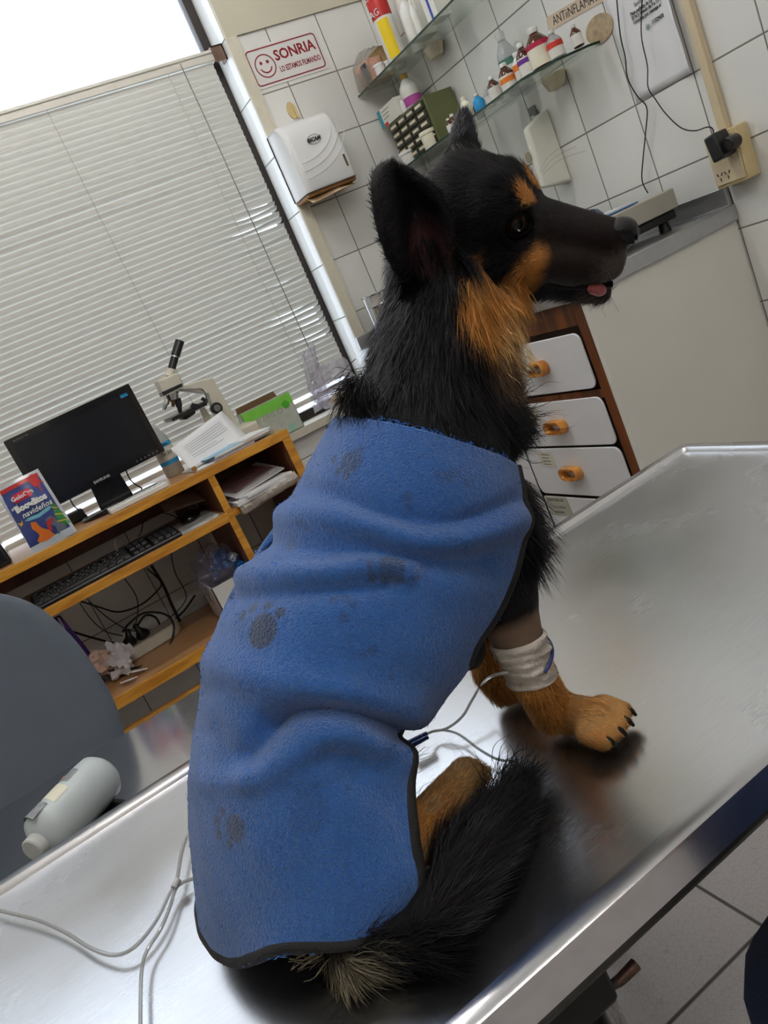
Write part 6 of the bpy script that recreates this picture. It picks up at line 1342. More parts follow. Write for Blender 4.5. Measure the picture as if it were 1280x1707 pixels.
# paw prints: pads found on the near side of the cloth
def surf_pt(px, py):
    d = ((proj(CP.reshape(-1, 3)) - np.array([px, py])) ** 2).sum(1); d[~near] = 1e12; return CP.reshape(-1, 3)[d.argmin()]
PADS = []
def pads(lst, k=1.0):
    for px, py, r in lst: PADS.append((surf_pt(px, py), r / 1950., k))
pads([(440, 1053, 27), (408, 1031, 8), (427, 1017, 9), (449, 1014, 8), (470, 1026, 9)], .9)
pads([(586, 773, 20), (560, 770, 8), (567, 786, 8), (581, 796, 7), (603, 752, 6)], .65)
pads([(652, 945, 20), (622, 958, 8), (644, 967, 9), (667, 963, 8), (617, 944, 6)], .7); pads([(397, 1378, 20), (375, 1352, 7), (368, 1368, 8), (371, 1388, 8), (388, 1407, 7)], .8)
pads([(745, 797, 10), (727, 795, 6), (757, 790, 8), (775, 805, 7), (678, 832, 10), (684, 846, 6)], .4); pads([(502, 872, 7), (515, 880, 6), (556, 884, 6), (545, 876, 5)], .45); pads([(491, 908, 16)], .35)
pads([(556, 1002, 7), (577, 1000, 8), (588, 1010, 7), (573, 1030, 8), (620, 1082, 8), (604, 1090, 6), (648, 1130, 5), (557, 1166, 6)], .4); pads([(516, 1350, 30)], .22); pads([(511, 1322, 6), (498, 1318, 5), (528, 1312, 5), (580, 1315, 5)], .35)
cc_ = CP.reshape(-1, 3); CBL = np.array(srgb(46, 100, 174)); cloth = np.tile(CBL, (len(cc_), 1)) * (1 + .07 * vnoise(cc_, 60, 21)[:, None]); PRNT = np.array(srgb(40, 52, 76))
def pad_mask(P):
    m_ = np.zeros(len(P))
    for c, r, k in PADS:
        d = np.linalg.norm(P - c, axis=1); e = .0016; m_ = np.maximum(m_, k * np.clip((r - d) / e + .5, 0, 1))
    return m_
cloth = mixc(cloth, PRNT, pad_mask(cc_) * .95)
coat = thing('dog_coat', 'blue fleece dog coat with dark paw prints and black edging', 'dog coat', (.15, .63, TZ + .01))
def np_mesh(name, V, F, mats, parent, col=None, smooth=True):
    me = bpy.data.meshes.new(name); I = np.array(WM[parent.name].inverted()) if parent else np.eye(4)
    V = V @ I[:3, :3].T + I[:3, 3]; k = F.shape[1]
    me.vertices.add(len(V)); me.vertices.foreach_set('co', V.astype(np.float32).ravel())
    me.loops.add(F.size); me.loops.foreach_set('vertex_index', F.astype(np.int32).ravel())
    me.polygons.add(len(F)); me.polygons.foreach_set('loop_start', (np.arange(len(F)) * k).astype(np.int32)); me.polygons.foreach_set('loop_total', np.full(len(F), k, np.int32))
    me.update(calc_edges=True)
    if col is not None:
        ca = me.color_attributes.new('Col', 'FLOAT_COLOR', 'POINT'); ca.data.foreach_set('color', np.c_[col, np.ones(len(col))].astype(np.float32).ravel())
    if smooth: me.shade_smooth()
    for m_ in (mats if isinstance(mats, (list, tuple)) else [mats]): me.materials.append(m_)
    o = bpy.data.objects.new(name, me); COL.objects.link(o)
    if parent: o.parent = parent; WM[o.name] = WM[parent.name]
    return o
ii, jj = np.meshgrid(np.arange(NS - 1), np.arange(NA - 1), indexing='ij'); Fc = np.stack([ii * NA + jj, ii * NA + jj + 1, (ii + 1) * NA + jj + 1, (ii + 1) * NA + jj], -1).reshape(-1, 4)
Fc = Fc if sgn > 0 else Fc[:, ::-1]
fle = attr_mat('fleece', rough=.95, sheen=.5, spec=.1, bump=1.0, bscale=330)
co_ = np_mesh('fleece_cloth', cc_, Fc, fle, coat, cloth); q = co_.modifiers.new('t', 'SOLIDIFY'); q.thickness = .003; q.offset = -1
# black edging tape along neckline, front, belly notch, hem
tape_m = mat('black_tape', srgb(28, 27, 28), .75, bump=.4, bscale=500)
def edging(path, r, name, parent, m=tape_m, flat=.45, n=10):
    P = [Vector(p) for p in path]; b = MB(); b.tube(P, r, n=n, sub=0); return b.build(name, m, parent, smooth=60)
def off(P, N_, d): return [tuple(p + n * d) for p, n in zip(P, N_)]
st = 3
hem_near = CP[::st, 0]; hem_n = CN[::st, 0]; hem_far = CP[::st, -1]
i_n = int(NS * 8.0 / 12 / st); 
edging(hem_near[:int(NS * 4.9 / 12 / st) + 1], .0050, 'front_edging', coat); edging(hem_near[int(NS * 7.8 / 12 / st):], .0052, 'side_edging', coat); edging(hem_far, .004, 'side_edging', coat); edging(CP[-1, ::4], .0048, 'hem_edging', coat)
ring_c = Vector(ay(788, 1082, .562)); b = MB(); pth = [ring_c + Vector((math.cos(t) * .012 - .002, .004, math.sin(t) * .014)) for t in np.linspace(0, 2 * math.pi, 20)]; b.tube(pth, .0042, n=8, sub=0); b.build('leg_loop', tape_m, coat)
# soft black collar lining at the neck
neck_ring = []
G = []
for t in range(4):
    rr_ = CP[0] * 1.0; cen = rr_.mean(axis=0); upv = (RR[0] - RR[12]); upv /= np.linalg.norm(upv)
    G.append([Vector(p + (cen - p) * (.05 + .04 * t) + upv * (.004 + .009 * t) - CN[0, j] * .003) for j, p in enumerate(rr_)][::6])
b = MB(); b.grid(G); b.build('collar_lining', mat('black_fleece', srgb(26, 27, 29), .95, bump=.7, bscale=300), coat, smooth=80, solid=.003)
# fleece pile
def strands(root, tan, nor, length, width, col, lift, curl, nseg=3, droop=0.0, name='fur', m=None, parent=None, tipcol=None, seed=0, flat=.8, gfloor=None, taper=1.0):
    rg = np.random.default_rng(seed); n = len(root); L_ = length if hasattr(length, '__len__') else np.full(n, length)
    d = tan * np.cos(lift)[:, None] + nor * np.sin(lift)[:, None]; side = np.cross(d, nor); side /= np.linalg.norm(side, axis=1, keepdims=True) + 1e-9
    P = root.copy(); rows = []; ph = rg.uniform(0, 6.28, n); cu = curl * rg.uniform(.5, 1.5, n)
    tw = rg.uniform(-1, 1, n) * (1 - flat)
    wv = side * np.cos(tw * 1.5)[:, None] + nor * np.sin(tw * 1.5)[:, None]
    for k in range(nseg + 1):
        t = k / nseg; w_ = width * (1 - t ** 1.5 * .95 * taper) if taper else width
        rows.append((P - wv * (w_ / 2)[:, None] if hasattr(w_, '__len__') else P - wv * w_ / 2, P + wv * (w_ / 2)[:, None] if hasattr(w_, '__len__') else P + wv * w_ / 2))
        if k < nseg:
            bend = side * (np.cos(ph + t * 5) * cu)[:, None]
            dd = d + bend; dd[:, 2] -= droop * t; dd = dd - nor * (0.35 * t * np.sin(lift))[:, None]; dd /= np.linalg.norm(dd, axis=1, keepdims=True)
            P = P + dd * (L_ / nseg)[:, None]
            if gfloor is not None: P[:, 2] = np.maximum(P[:, 2], gfloor)
    V = np.stack([np.stack(r, 1) for r in rows], 1).reshape(n, -1, 3); nvs = V.shape[1]
    base = (np.arange(n) * nvs)[:, None]; F = np.concatenate([np.stack([base[:, 0] + 2 * k, base[:, 0] + 2 * k + 1, base[:, 0] + 2 * k + 3, base[:, 0] + 2 * k + 2], 1) for k in range(nseg)], 0)
    tc_ = col if tipcol is None else tipcol
    C = np.stack([np.repeat((col * (1 - k / nseg) + tc_ * (k / nseg))[:, None], 2, 1) for k in range(nseg + 1)], 1).reshape(n, -1, 3)
    return np_mesh(name, V.reshape(-1, 3), F, m, parent, C.reshape(-1, 3))
rg = np.random.default_rng(5)
NFZ = 62000
jn = rg.uniform(0, NA * .56, NFZ); in_ = rg.uniform(0, NS - 1.001, NFZ)
def bil(G, i, j):
    i0 = i.astype(int); j0 = j.astype(int); fi = (i - i0)[:, None]; fj = (j - j0)[:, None]; i1 = np.minimum(i0 + 1, NS - 1); j1 = np.minimum(j0 + 1, NA - 1)
    return G[i0, j0] * (1 - fi) * (1 - fj) + G[i1, j0] * fi * (1 - fj) + G[i0, j1] * (1 - fi) * fj + G[i1, j1] * fi * fj
jn[: NFZ // 6] = rg.uniform(NA * .5, NA - 1.001, NFZ // 6)
rt = bil(CP, in_, jn); nr_ = bil(CN, in_, jn); nr_ /= np.linalg.norm(nr_, axis=1, keepdims=True)
rd = rg.normal(size=(NFZ, 3)); ta = rd - nr_ * (rd * nr_).sum(1)[:, None]; ta /= np.linalg.norm(ta, axis=1, keepdims=True)
pc_ = bil(cloth.reshape(NS, NA, 3), in_, jn) ; br_ = rg.uniform(.55, 1.8, NFZ)[:, None]
fz = attr_mat('fleece_fibre', rough=.9, sheen=.3, spec=.1)
fzo = strands(rt + nr_ * .0002, ta, nr_, rg.uniform(.005, .0105, NFZ), rg.uniform(.0009, .0017, NFZ), np.clip(pc_ * br_, 0, 1), rg.uniform(.15, .7, NFZ), 2.6, 6, name='fleece_pile', m=fz, parent=coat, flat=.5, seed=3, taper=.7)
fzo['kind'] = 'stuff'

# ------------------------------------------------------------------ fur
body_me.calc_loop_triangles(); nt_ = len(body_me.loop_triangles); T3 = np.empty(nt_ * 3, np.int32); body_me.loop_triangles.foreach_get('vertices', T3); T3 = T3.reshape(-1, 3)
BNn = np.empty(nv * 3); body_me.vertices.foreach_get('normal', BNn); BNn = BNn.reshape(-1, 3)
A3, B3, C3 = BV[T3[:, 0]], BV[T3[:, 1]], BV[T3[:, 2]]; ar = np.linalg.norm(np.cross(B3 - A3, C3 - A3), axis=1) / 2
NT = 230000
ti = rg.choice(nt_, NT, p=ar / ar.sum()); r1 = np.sqrt(rg.random(NT))[:, None]; r2 = rg.random(NT)[:, None]
root = A3[ti] * (1 - r1) + B3[ti] * r1 * (1 - r2) + C3[ti] * r1 * r2
nor = BNn[T3[ti, 0]] * (1 - r1) + BNn[T3[ti, 1]] * r1 * (1 - r2) + BNn[T3[ti, 2]] * r1 * r2; nor /= np.linalg.norm(nor, axis=1, keepdims=True) + 1e-9
COATPX = [(562, 706), (700, 738), (850, 772), (868, 850), (862, 925), (832, 1000), (790, 1066), (770, 1110), (725, 1160), (676, 1215), (664, 1245), (674, 1310), (684, 1400), (692, 1500), (600, 1530), (500, 1560), (400, 1580), (340, 1570), (320, 1480), (300, 1330), (310, 1200), (345, 1060), (420, 930), (500, 800)]
pi_, pd_ = nearest_prim(root); tg_i = PI_T[pi_]
qr = proj(root); cov = in_poly(qr, COATPX)
legt = np.isin(tg_i, [TAGS.index(t) for t in TAGS if t.startswith('tail') or t in ('foreleg', 'paw', 'toe', 'hindfoot', 'shaved')])
keep = ~(cov & ~legt) & ~np.isin(tg_i, [TAGS.index('body'), TAGS.index('thigh')]) & ~(cov & legt & (root[:, 1] > .545) & np.isin(tg_i, [TAGS.index('hindfoot')]) & (qr[:, 0] < 640))
keep &= root[:, 2] > TZ + .003
keep &= ~(np.isin(tg_i, [TAGS.index('tail0'), TAGS.index('tail1'), TAGS.index('tail2')]) & ((qr[:, 0] < 480) | in_poly(qr, [(300, 1300), (712, 1380), (716, 1520), (690, 1548), (600, 1566), (500, 1590), (300, 1620)])))
# eye openings stay bare
EYEC = [hw_(.0015, -.0262, -.001), hw_(.0015, .0262, -.001)]
for e in EYEC: keep &= np.linalg.norm(root - e, axis=1) > .0162
NOSEC = hw_(.104, 0, -.017); keep &= np.linalg.norm(root - NOSEC, axis=1) > .0150
keep &= ~((np.linalg.norm((root - c_in) * np.array([1, .6, .8]), axis=1) < .024) & (root[:, 1] < .640) & (rg.random(len(root)) < .75))
root, nor, pi_, pd_, tg_i = root[keep], nor[keep], pi_[keep], pd_[keep], tg_i[keep]
n = len(root); FL = np.array([p[4] for p in PRIM])[pi_]
LENS = dict(head=.011, muzzle=.0055, cheek=.017, jaw=.010, neck=.036, throat=.030, chest=.038, body=.03, thigh=.03, hindfoot=.009, toe=.006, foreleg_up=.017, shaved=.0025, foreleg=.012, paw=.008, earbase=.022)
LEN = np.array([LENS.get(t, .045) for t in TAGS])[tg_i]
for k, l_ in enumerate((.026, .036, .040, .040, .040)):
    LEN[tg_i == TAGS.index('tail%d' % k)] = l_
LEN = np.where(np.isin(tg_i, [TAGS.index('foreleg_up')]) & (root[:, 1] < .64), LEN * np.clip((root[:, 2] - (CAM_H - .285)) / .03, .12, 1), LEN)
LIFT = np.array([{'muzzle': .18, 'shaved': .5, 'head': .25, 'toe': .2, 'paw': .22, 'foreleg': .25, 'hindfoot': .2}.get(t, .38) for t in TAGS])[tg_i]
ear = pd_ > .010
# ear flow: towards the tip
tipN = ay(655, 268, .588); tipF = ay(771, 182, .679)
dn = np.linalg.norm(root - ay(700, 370, .60), axis=1); df_ = np.linalg.norm(root - ay(772, 240, .672), axis=1); isN = dn < df_
fl_e = np.where(isN[:, None], tipN - root, tipF - root); fl_e /= np.linalg.norm(fl_e, axis=1, keepdims=True) + 1e-9
FL = np.where(ear[:, None], fl_e, FL); LEN[ear] = .009; LIFT[ear] = .3
hh = ((root - HT) @ HR) / HS
# head hair lies back from the nose, radiating round the cheeks; neck ruff flares where it meets the coat
rnd = rg.normal(size=(n, 3)); FLr = FL + rnd * .16 + np.stack([vnoise(root, 55, 31), vnoise(root, 60, 32), vnoise(root, 50, 33)], 1) * .28
tn = FLr - nor * (FLr * nor).sum(1)[:, None]; tn /= np.linalg.norm(tn, axis=1, keepdims=True) + 1e-9
qr = proj(root)
ruff = np.isin(tg_i, [TAGS.index('neck'), TAGS.index('chest')]) & (qr[:, 1] > 610) & (qr[:, 1] < 790)
LEN = LEN * rg.uniform(.65, 1.2, n) * (1 + .25 * np.clip(vnoise(root, 70, 35), -1, 1))
dl = (qr[:, 1] - 700) - (qr[:, 0] - 562) * .25; nkm = np.isin(tg_i, [TAGS.index('neck'), TAGS.index('chest'), TAGS.index('throat')]) & (qr[:, 1] < 790); LEN = np.where(nkm, LEN * np.clip(-dl / 75, .12, 1), LEN); LEN[ruff] *= 1.05; LIFT = LIFT + rg.uniform(-.15, .22, n); LIFT[ruff] += .12
colr = fur_color(root, tg_i, TAGS); colr[ear] = np.array(srgb(26, 25, 28)) * rg.uniform(.7, 1.5, ear.sum())[:, None]
k = np.clip(1 - np.linalg.norm(root - ay(710, 440, .618), axis=1) / .022, 0, 1) * ear * (rg.random(n) < .35); colr = mixc(colr, np.array(srgb(120, 92, 70)), k)
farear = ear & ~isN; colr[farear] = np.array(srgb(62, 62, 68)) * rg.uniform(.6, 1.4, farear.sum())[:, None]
lum = rg.uniform(.55, 1.45, n)[:, None]; colr = np.clip(colr * lum, 0, 1); tip = np.clip(colr * rg.uniform(1.0, 1.7, n)[:, None], 0, 1)
WID = np.where(LEN > .02, .00085, .0007) * rg.uniform(.6, 1.4, n); WID[np.isin(tg_i, [TAGS.index('shaved')])] = .0003
furm = attr_mat('fur_strand', rough=.5, spec=.2)
DR = np.where(LEN > .02, .55, .1)
fur = strands(root - nor * .0008, tn, nor, LEN, WID, colr, LIFT, .22, 4, droop=.35, name='fur', m=furm, parent=dog, tipcol=tip, seed=8, flat=.7, gfloor=TZ + .0008)
fur['kind'] = 'stuff'
# long loose tufts: nape curl, chest flare, tail fringe, tail-base cream hairs
def tuft(specs, name, seed):
    rg2 = np.random.default_rng(seed); R0, T0, N0, L0_, C0 = [], [], [], [], []
    for (px, py, y), dirv, ln, cnt, spread, colv in specs:
        c = ay(px, py, y); dv = np.array(dirv, float); dv /= np.linalg.norm(dv)
        for _ in range(cnt):
            R0.append(c + rg2.normal(size=3) * spread); d_ = dv + rg2.normal(size=3) * .20; d_ /= np.linalg.norm(d_); T0.append(d_)
            v = np.cross(d_, rg2.normal(size=3)); N0.append(v / np.linalg.norm(v)); L0_.append(ln * rg2.uniform(.5, 1.15)); C0.append(np.array(colv) * rg2.uniform(.6, 1.4))
    n_ = len(R0); return strands(np.array(R0), np.array(T0), np.array(N0), np.array(L0_), np.full(n_, .0007), np.clip(np.array(C0), 0, 1), np.full(n_, .05), .35, 6, droop=.25, name=name, m=furm, parent=dog, seed=seed, flat=.6, gfloor=TZ + .001)
K = tuple(BLACK)
Xi = np.array([1, 0, 0.]);
tuft([((592, 640, .63), (-1, 0, .05), .026, 170, .005, K), ((585, 655, .63), (-.8, 0, -.6), .030, 160, .005, K), ((605, 640, .62), (-.6, -.2, -.6), .034, 160, .007, K), ((600, 670, .61), (-.2, -.1, -1), .03, 120, .007, K)], 'nape_tuft', 41)
tuft([((845, 700, .60), (1, -.1, -.15), .034, 260, .010, K), ((840, 720, .60), (1, -.1, -.35), .032, 220, .009, K), ((845, 665, .61), (.9, -.1, .1), .022, 110, .010, K)], 'chest_tuft', 42)
tuft([((492, 1590, .545), (1, -.2, -.1), .034, 30, .005, tuple(CREAM * .6)), ((530, 1578, .54), (1, -.15, .10), .034, 90, .011, tuple(CREAM * .34)), ((590, 1562, .53), (1, -.1, .12), .04, 60, .010, tuple(CREAM * .28)), ((690, 1490, .52), (1, .1, .25), .034, 50, .005, tuple(CREAM * .75)), ((704, 1430, .54), (1, .2, .5), .034, 50, .006, tuple(CREAM * .6)), ((705, 1350, .56), (1, .1, .3), .02, 30, .006, tuple(CREAM * .7)), ((684, 1262, .60), (1, 0, -.1), .018, 26, .006, tuple(CREAM))], 'light_hairs', 43)
tuft([((848, 1310, .57), (.75, .55, .15), .040, 260, .007, K), ((800, 1330, .58), (.3, .9, .3), .040, 220, .008, K), ((760, 1360, .59), (.2, .9, .4), .036, 160, .008, K), ((850, 1370, .55), (1, -.1, .0), .036, 180, .008, K), ((790, 1450, .52), (.9, -.5, .0), .036, 140, .008, K)], 'tail_fringe', 44)
tuft([((830, 590, .60), (.25, -.1, -1), .03, 150, .008, tuple(TANL)), ((848, 600, .60), (.3, -.1, -1), .025, 110, .006, tuple(CREAM)), ((800, 550, .595), (.1, -.2, -1), .022, 110, .008, tuple(TAN))], 'throat_hair', 45)
# whiskers and brow hairs
wm_ = mat('whisker', srgb(120, 116, 112), .4)
for (a_, c_, e_) in (((.085, -.016, -.040), (.3, -1, -.4), .022), ((.08, -.016, -.048), (.2, -1, -.6), .020), ((.09, -.010, -.074), (.5, -.4, -1), .016), ((.08, -.008, -.078), (.2, -.3, -1), .018), ((.07, -.010, -.078), (0, -.3, -1), .014), ((.01, .02, .034), (.5, .2, 1), .028), ((.012, .018, .034), (.8, .2, 1), .032), ((.014, .02, .032), (1, .2, .9), .034)):
    p = hw_(*a_); d_ = HR @ np.array(c_); d_ /= np.linalg.norm(d_); b = MB(); b.tube([Vector(p), Vector(p + d_ * e_ * .5 + FD * .001), Vector(p + d_ * e_ + FD * e_ * .2 - np.array([0, 0, e_ * .15]))], .00012, n=4, sub=3); b.build('whisker', wm_, dog)
# eyes, lids, nose, mouth, tongue, claws
eyem = mat('eye_dark_brown', srgb(52, 30, 16), .12, coat=.0, spec=.4, var=.3, scale=200); pup = mat('pupil_black', srgb(6, 6, 7), .05, spec=.4); rimm = mat('lid_black', srgb(13, 12, 13), .6, spec=.2)
for s in (-1, 1):
    c = hw_(-.0045, s * .0212, -.001); dirv = HR @ np.array([.50, s * 1.0, .02]); dirv /= np.linalg.norm(dirv)
    b = MB(); b.ell(c, (.0124, .0124, .0124), n=32, k=20); e = b.build('eye', eyem, dog, smooth=90)
    b = MB(); M = Matrix.Translation(Vector(c + dirv * .0008)) @ Vector(dirv).to_track_quat('Z', 'Y').to_matrix().to_4x4(); b.lathe([(.0058, .01055), (.0032, .0119), (.0001, .0124)], M, 20); b.build('pupil', pup, e)
    b = MB(); Mx_ = Matrix.Translation(Vector(c)); pts = []
    fx_ = Vector(HR @ np.array([1, -s * .45, -.05])); fx_.normalize(); uz = Vector(dirv).cross(fx_); uz.normalize()
    for k in range(29):
        a = 2 * math.pi * k / 28; pts.append(Vector(c) + fx_ * math.cos(a) * .0124 + uz * math.sin(a) * .0098 + Vector(dirv) * (.0070 - .003 * abs(math.cos(a)) ** 3))
    b.tube(pts, .0019, n=8, sub=0); b.build('eyelids', rimm, dog, smooth=80)
noself = mat('nose_leather', srgb(17, 16, 18), .42, bump=.35, bscale=500, spec=.35)
def blend_blob(parts, name, m, parent, vox=.0012, it=4):
    b = MB()
    for c, r, R_ in parts: b.ell(c, r, R_, n=20, k=14)
    me = bpy.data.meshes.new('t'); me.from_pydata([tuple(v) for v in b.v], [], b.f); o = bpy.data.objects.new('t', me); COL.objects.link(o)
    m1 = o.modifiers.new('r', 'REMESH'); m1.mode = 'VOXEL'; m1.voxel_size = vox; m2 = o.modifiers.new('s', 'SMOOTH'); m2.iterations = it
    e = bpy.data.meshes.new_from_object(o.evaluated_get(bpy.context.evaluated_depsgraph_get())); bpy.data.objects.remove(o); e.transform(WM[parent.name].inverted()); e.materials.clear(); e.materials.append(m); e.shade_smooth(); e.name = name
    q = bpy.data.objects.new(name, e); COL.objects.link(q); q.parent = parent; WM[name] = WM[parent.name]; return q
HM = Matrix([[HR[i][j] for j in range(3)] for i in range(3)])
nose = blend_blob([(hw_(.097, 0, -.012), (.013, .0135, .0095), HM), (hw_(.103, 0, -.018), (.0085, .0115, .0105), HM), (hw_(.096, 0, -.026), (.009, .0085, .009), HM)], 'nose', noself, dog)
b = MB()
for s in (-1, 1): b.ell(hw_(.1098, s * .0062, -.0175), (.0028, .0030, .0042), HM); b.ell(hw_(.1055, s * .0108, -.0205), (.0042, .0016, .0022), HM)
b.build('nostrils', pup, nose)
b = MB(); b.tube([Vector(hw_(*p)) for p in ((.093, -.0115, -.0640), (.075, -.0165, -.0655), (.055, -.0190, -.0665), (.040, -.0215, -.0650), (.028, -.0235, -.0610))], lambda t: .0032 - .0014 * t, n=8); b.tube([Vector(hw_(*p)) for p in ((.093, .0115, -.0640), (.075, .0165, -.0655), (.055, .0190, -.0665), (.040, .0215, -.0650), (.028, .0235, -.0610))], lambda t: .0032 - .0014 * t, n=8)
b.build('lips', mat('lip_black', srgb(20, 17, 18), .65, spec=.2), dog)
tg = mat('tongue_pink', srgb(196, 104, 108), .3, bump=.3, bscale=500, coat=.2)
blend_blob([(hw_(.074, -.012, -.0655), (.010, .008, .0035), HM), (hw_(.081, -.0175, -.0685), (.0068, .0052, .0060), HM), (hw_(.076, -.0185, -.0680), (.006, .004, .005), HM)], 'tongue', tg, dog, vox=.001)
clm = mat('claw_black', srgb(20, 18, 18), .25)
for c, d_ in CLAWS:
    b = MB(); b.tube([Vector(c - d_ * .004 + np.array([0, 0, .003])), Vector(c + d_ * .000 + np.array([0, 0, .0010])), Vector(c + d_ * .0030 + np.array([0, 0, -.0045]))], lambda t: .0032 - .0018 * t, n=8); b.build('claw', clm, dog)

# ------------------------------------------------------------------ bandage, drip line
bm_ = mat('gauze_tape', srgb(222, 214, 204), .7, var=.05, bump=.8, bscale=160)
bd = thing('bandage', 'off-white tape bandage wrapped around the dog\'s near foreleg', 'bandage', tuple((w0 + w1) / 2))
ax = w1 - w0; L_ = np.linalg.norm(ax); ax = ax / L_; M = Matrix.Translation(Vector(w0 - ax * .004)) @ Vector(ax).to_track_quat('Z', 'Y').to_matrix().to_4x4()
b = MB(); G = []
for i in range(25):
    t = i / 24; row = []
    for j in range(37):
        a = 2 * math.pi * j / 36; r_ = (.0245 - .0030 * t) * (1 + .03 * math.sin(3 * a + t * 6)) + .0006 * math.sin(t * 38 + a * 1.3 + 2 * math.sin(a)) + .0022 * noise.noise(Vector((math.cos(a) * 2.2, math.sin(a) * 2.2, t * 7))); 
        if i in (0, 24): r_ -= .0022
        row.append(M @ Vector((r_ * math.cos(a), r_ * math.sin(a), (L_ + .006) * t + .0015 * math.sin(a + 1))))
    G.append(row)
b.grid(G); b.build('wrapped_tape', bm_, bd, smooth=60)
b = MB(); b.tube([M @ Vector((.0245 * math.cos(a), .0245 * math.sin(a), L_ * .25 + .02 * k / 8)) for k, a in enumerate(np.linspace(-1.0, .9, 9))], .0016, n=8); b.build('catheter_port', mat('port_blue', srgb(40, 60, 120), .4), bd)
tubem = clear_mat('drip_tube', srgb(236, 236, 236), .72, .1, gloss=.6)
p_ = lambda px, py, z=.004: at_z(px, py, TZ + z)
cl = at_z(690, 1233, TZ + .010)
t = thing('drip_line', 'thin clear drip line from the foreleg bandage to a dark blue clip by the coat', 'tube', cl)
b = MB(); b.tube([at_z(702, 1227, TZ + .010), p_(720, 1220), p_(745, 1214, .008), p_(770, 1195, .012), p_(785, 1170, .018), p_(800, 1145, .03), Vector(ay(818, 1128, .565)), Vector(ay(846, 1121, .550))], .0014, n=8); b.build('tube', tubem, t)
b = MB(); b.tube([at_z(702, 1230, TZ + .008), p_(725, 1218), p_(760, 1222), p_(800, 1250), p_(830, 1266), p_(860, 1269)], .0013, n=8); b.build('tube', tubem, t)
nv_ = mat('clip_navy', srgb(22, 50, 120), .35)
b = MB()
for a_, c_ in (((678, 1240), (712, 1222)), ((680, 1246), (714, 1228))): b.cyl(at_z(*a_, TZ + .009), at_z(*c_, TZ + .009), .0030, .0022, 10)
b.build('clip', nv_, t, bevel=.0006)
tb2 = clear_mat('iv_tube', srgb(226, 226, 224), .62, .12, gloss=.6)
t = thing('infusion_tubing', 'coiled clear infusion tubing lying on the steel table left of the blue coat', 'tube', p_(240, 1580))
b = MB(); b.tube([p_(x, y) for x, y in ((-40, 1505), (0, 1518), (60, 1533), (110, 1555), (150, 1580), (190, 1592), (225, 1578), (260, 1535), (282, 1490), (295, 1465), (302, 1425), (312, 1395), (330, 1375))], .0019, n=8); b.build('tube', tb2, t)
b = MB(); b.tube([p_(x, y, .003) for x, y in ((235, 1745), (234, 1690), (236, 1620), (245, 1585), (268, 1548), (284, 1510), (294, 1480), (312, 1468), (340, 1462))], .0017, n=8); b.build('tube', tb2, t)
b = MB(); b.tube([p_(290, 1480, .006), p_(297, 1466, .008)], .0034, n=8, sub=0); b.build('junction', capw, t)

# ------------------------------------------------------------------ person standing at the table's near side
cloth_n = mat('navy_cloth', srgb(34, 50, 88), .85, var=.1, bump=.4, bscale=300); skin = mat('skin', srgb(196, 150, 124), .5, var=.04); hairm = mat('dark_hair', srgb(40, 28, 22), .5)
PX, PYY = .54, .13
pe = thing('person', 'person in navy trousers at the table\'s near side, one leg in view', 'person', (PX, PYY, 0))
def skinned(name, chains, m, parent, levels=2):
    me = bpy.data.meshes.new(name); vs, es, rad = [], [], []; idx = {}
    for ch_ in chains:
        prev = None
        for (p, r) in ch_:
            k = tuple(round(v, 4) for v in p)
            if k not in idx: idx[k] = len(vs); vs.append(tuple(p)); rad.append(r)
            if prev is not None and prev != idx[k]: es.append((prev, idx[k]))
            prev = idx[k]
    me.from_pydata(vs, es, []); o = bpy.data.objects.new('t', me); COL.objects.link(o); s_ = o.modifiers.new('skin', 'SKIN'); s_.use_smooth_shade = True
    sv_ = me.skin_vertices[0].data
    for i, r in enumerate(rad): sv_[i].radius = (r, r) if not isinstance(r, tuple) else r
    sv_[0].use_root = True; u = o.modifiers.new('sub', 'SUBSURF'); u.levels = levels; u.render_levels = levels
    e = bpy.data.meshes.new_from_object(o.evaluated_get(bpy.context.evaluated_depsgraph_get())); bpy.data.objects.remove(o); e.transform(WM[parent.name].inverted()); e.materials.clear(); e.materials.append(m); e.shade_smooth(); e.name = name
    q = bpy.data.objects.new(name, e); COL.objects.link(q); q.parent = parent; WM[name] = WM[parent.name]; return q
X = lambda dx, dy, z: (PX + dx, PYY + dy, z)
arm = lambda s: [(X(0, 0, 1.36), .085), (X(s * .15, 0, 1.40), .055), (X(s * .20, -.01, 1.25), .045), (X(s * .23, .0, 1.10), .038), (X(s * .23, .06, .96), .030), (X(s * .225, .10, .87), .022), (X(s * .22, .12, .83), .026), (X(s * .22, .13, .79), .020)]
leg = lambda s: leg_(s)
KN = {1: (.10, .03, .47, .10, -.01, .08), -1: (-.160, .37, .47, -.155, .22, .08)}
leg_ = lambda s: [(X(0, 0, .93), .12), (X(s * .09, 0, .86), .085), (X(KN[s][0], KN[s][1], KN[s][2]), .054), (X((KN[s][0] + KN[s][3]) / 2, (KN[s][1] + KN[s][4]) / 2 - .01, .28), .050), (X(KN[s][3], KN[s][4], .08), .036), (X(KN[s][3], KN[s][4] + .07, .045), .034), (X(KN[s][3], KN[s][4] + .15, .035), .026)]
_old = lambda s: [(X(0, 0, .93), .12), (X(s * .09, 0, .86), .085), (X(s * .10, .02, .66), .072), (X(s * .10, .03, .47), .054), (X(s * .10, .0, .28), .050), (X(s * .10, -.01, .08), .036), (X(s * .105, .06, .045), .034), (X(s * .11, .14, .035), .026)]
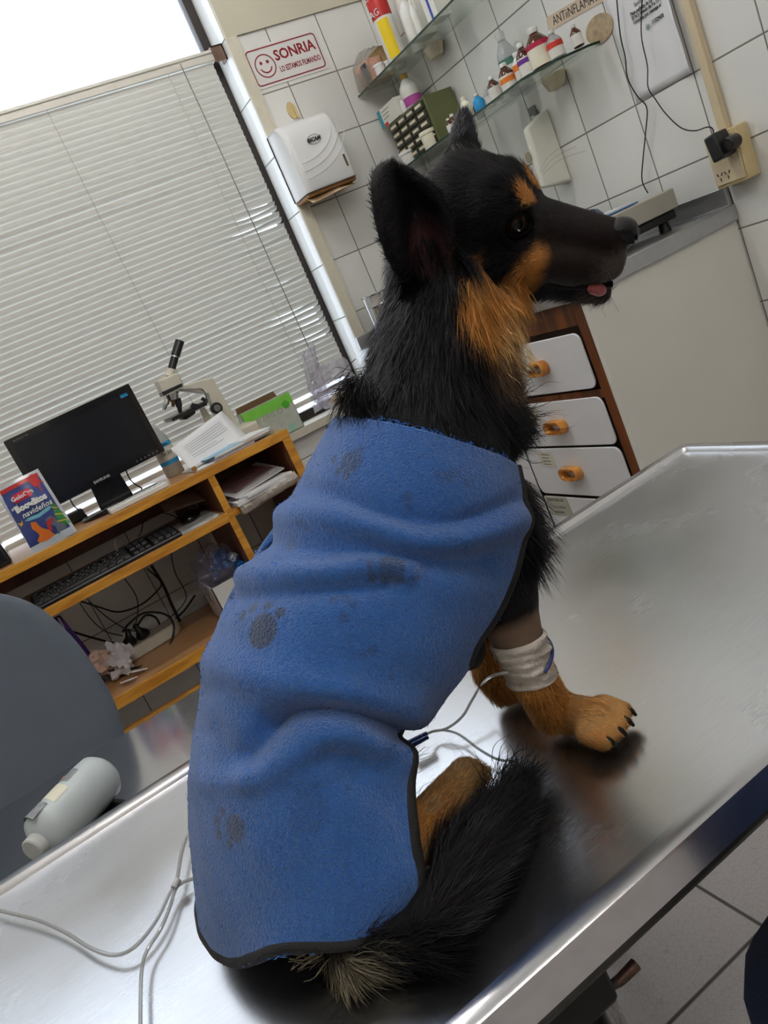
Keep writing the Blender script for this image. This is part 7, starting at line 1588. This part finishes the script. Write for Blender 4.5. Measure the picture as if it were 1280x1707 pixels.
ch_ = [[(X(0, 0, .93), .12), (X(0, 0, 1.05), .115), (X(0, 0, 1.22), .12), (X(0, 0, 1.36), .085), (X(0, .005, 1.44), .05), (X(0, .015, 1.50), .05), (X(0, .025, 1.57), .082), (X(0, .02, 1.66), .078), (X(0, .015, 1.71), .04)], arm(1), arm(-1), leg(1), leg(-1)]
skinned('body', ch_, skin, pe)
leg2 = lambda s: [(X(0, 0, .93), .132), (X(s * .095, 0, .86), .100), (X((s * .09 + KN[s][0]) / 2, KN[s][1] / 2, .665), .084), (X(KN[s][0], KN[s][1], .47), .070), (X((KN[s][0] + KN[s][3]) / 2, (KN[s][1] + KN[s][4]) / 2 - .01, .28), .066), (X(KN[s][3], KN[s][4], .10), .062)]
skinned('trousers', [[(X(0, 0, .93), .132), (X(0, 0, 1.02), .126)], leg2(1), leg2(-1)], cloth_n, pe)
arm2 = lambda s: [(X(0, 0, 1.36), .105), (X(s * .155, 0, 1.395), .072), (X(s * .205, -.01, 1.25), .062)]
skinned('scrub_top', [[(X(0, 0, .95), .142), (X(0, 0, 1.05), .135), (X(0, 0, 1.22), .136), (X(0, 0, 1.36), .105), (X(0, .0, 1.42), .07)], arm2(1), arm2(-1)], cloth_n, pe)
b = MB(); b.ell(X(0, .0, 1.655), (.092, .098, .085)); b.ell(X(0, -.05, 1.58), (.08, .05, .10)); b.build('hair', hairm, pe)
for s in (-1, 1):
    b = MB(); b.ell(X(KN[s][3], KN[s][4] + .09, .04), (.045, .12, .04)); b.box(X(KN[s][3] - .042, KN[s][4] - .03, .0005), X(KN[s][3] + .042, KN[s][4] + .20, .018)); b.build('shoe', mat('shoe_white', srgb(210, 210, 208), .5), pe, smooth=50)
    b = MB(); b.ell(X(s * .03, .098, 1.605), (.012, .008, .007)); b.build('eye', mat('eye_white', srgb(225, 222, 215), .2), pe)
    b = MB(); b.ell(X(s * .083, .02, 1.59), (.010, .018, .030)); b.build('ear', skin, pe)
    for k in range(4): 
        b = MB(); x_ = s * .22 + (k - 1.5) * .014; b.tube([X(x_, .125, .80), X(x_, .14, .768), X(x_, .135, .735 + .004 * abs(k - 1.5))], .0085, n=8); b.build('finger', skin, pe)
    b = MB(); b.tube([X(s * .20, .13, .83), X(s * .185, .155, .805), X(s * .19, .165, .785)], .009, n=8); b.build('thumb', skin, pe)
b = MB(); b.ell(X(0, .115, 1.58), (.012, .018, .024)); b.build('nose', skin, pe); b = MB(); b.ell(X(0, .102, 1.545), (.022, .008, .006)); b.build('mouth', tg, pe)
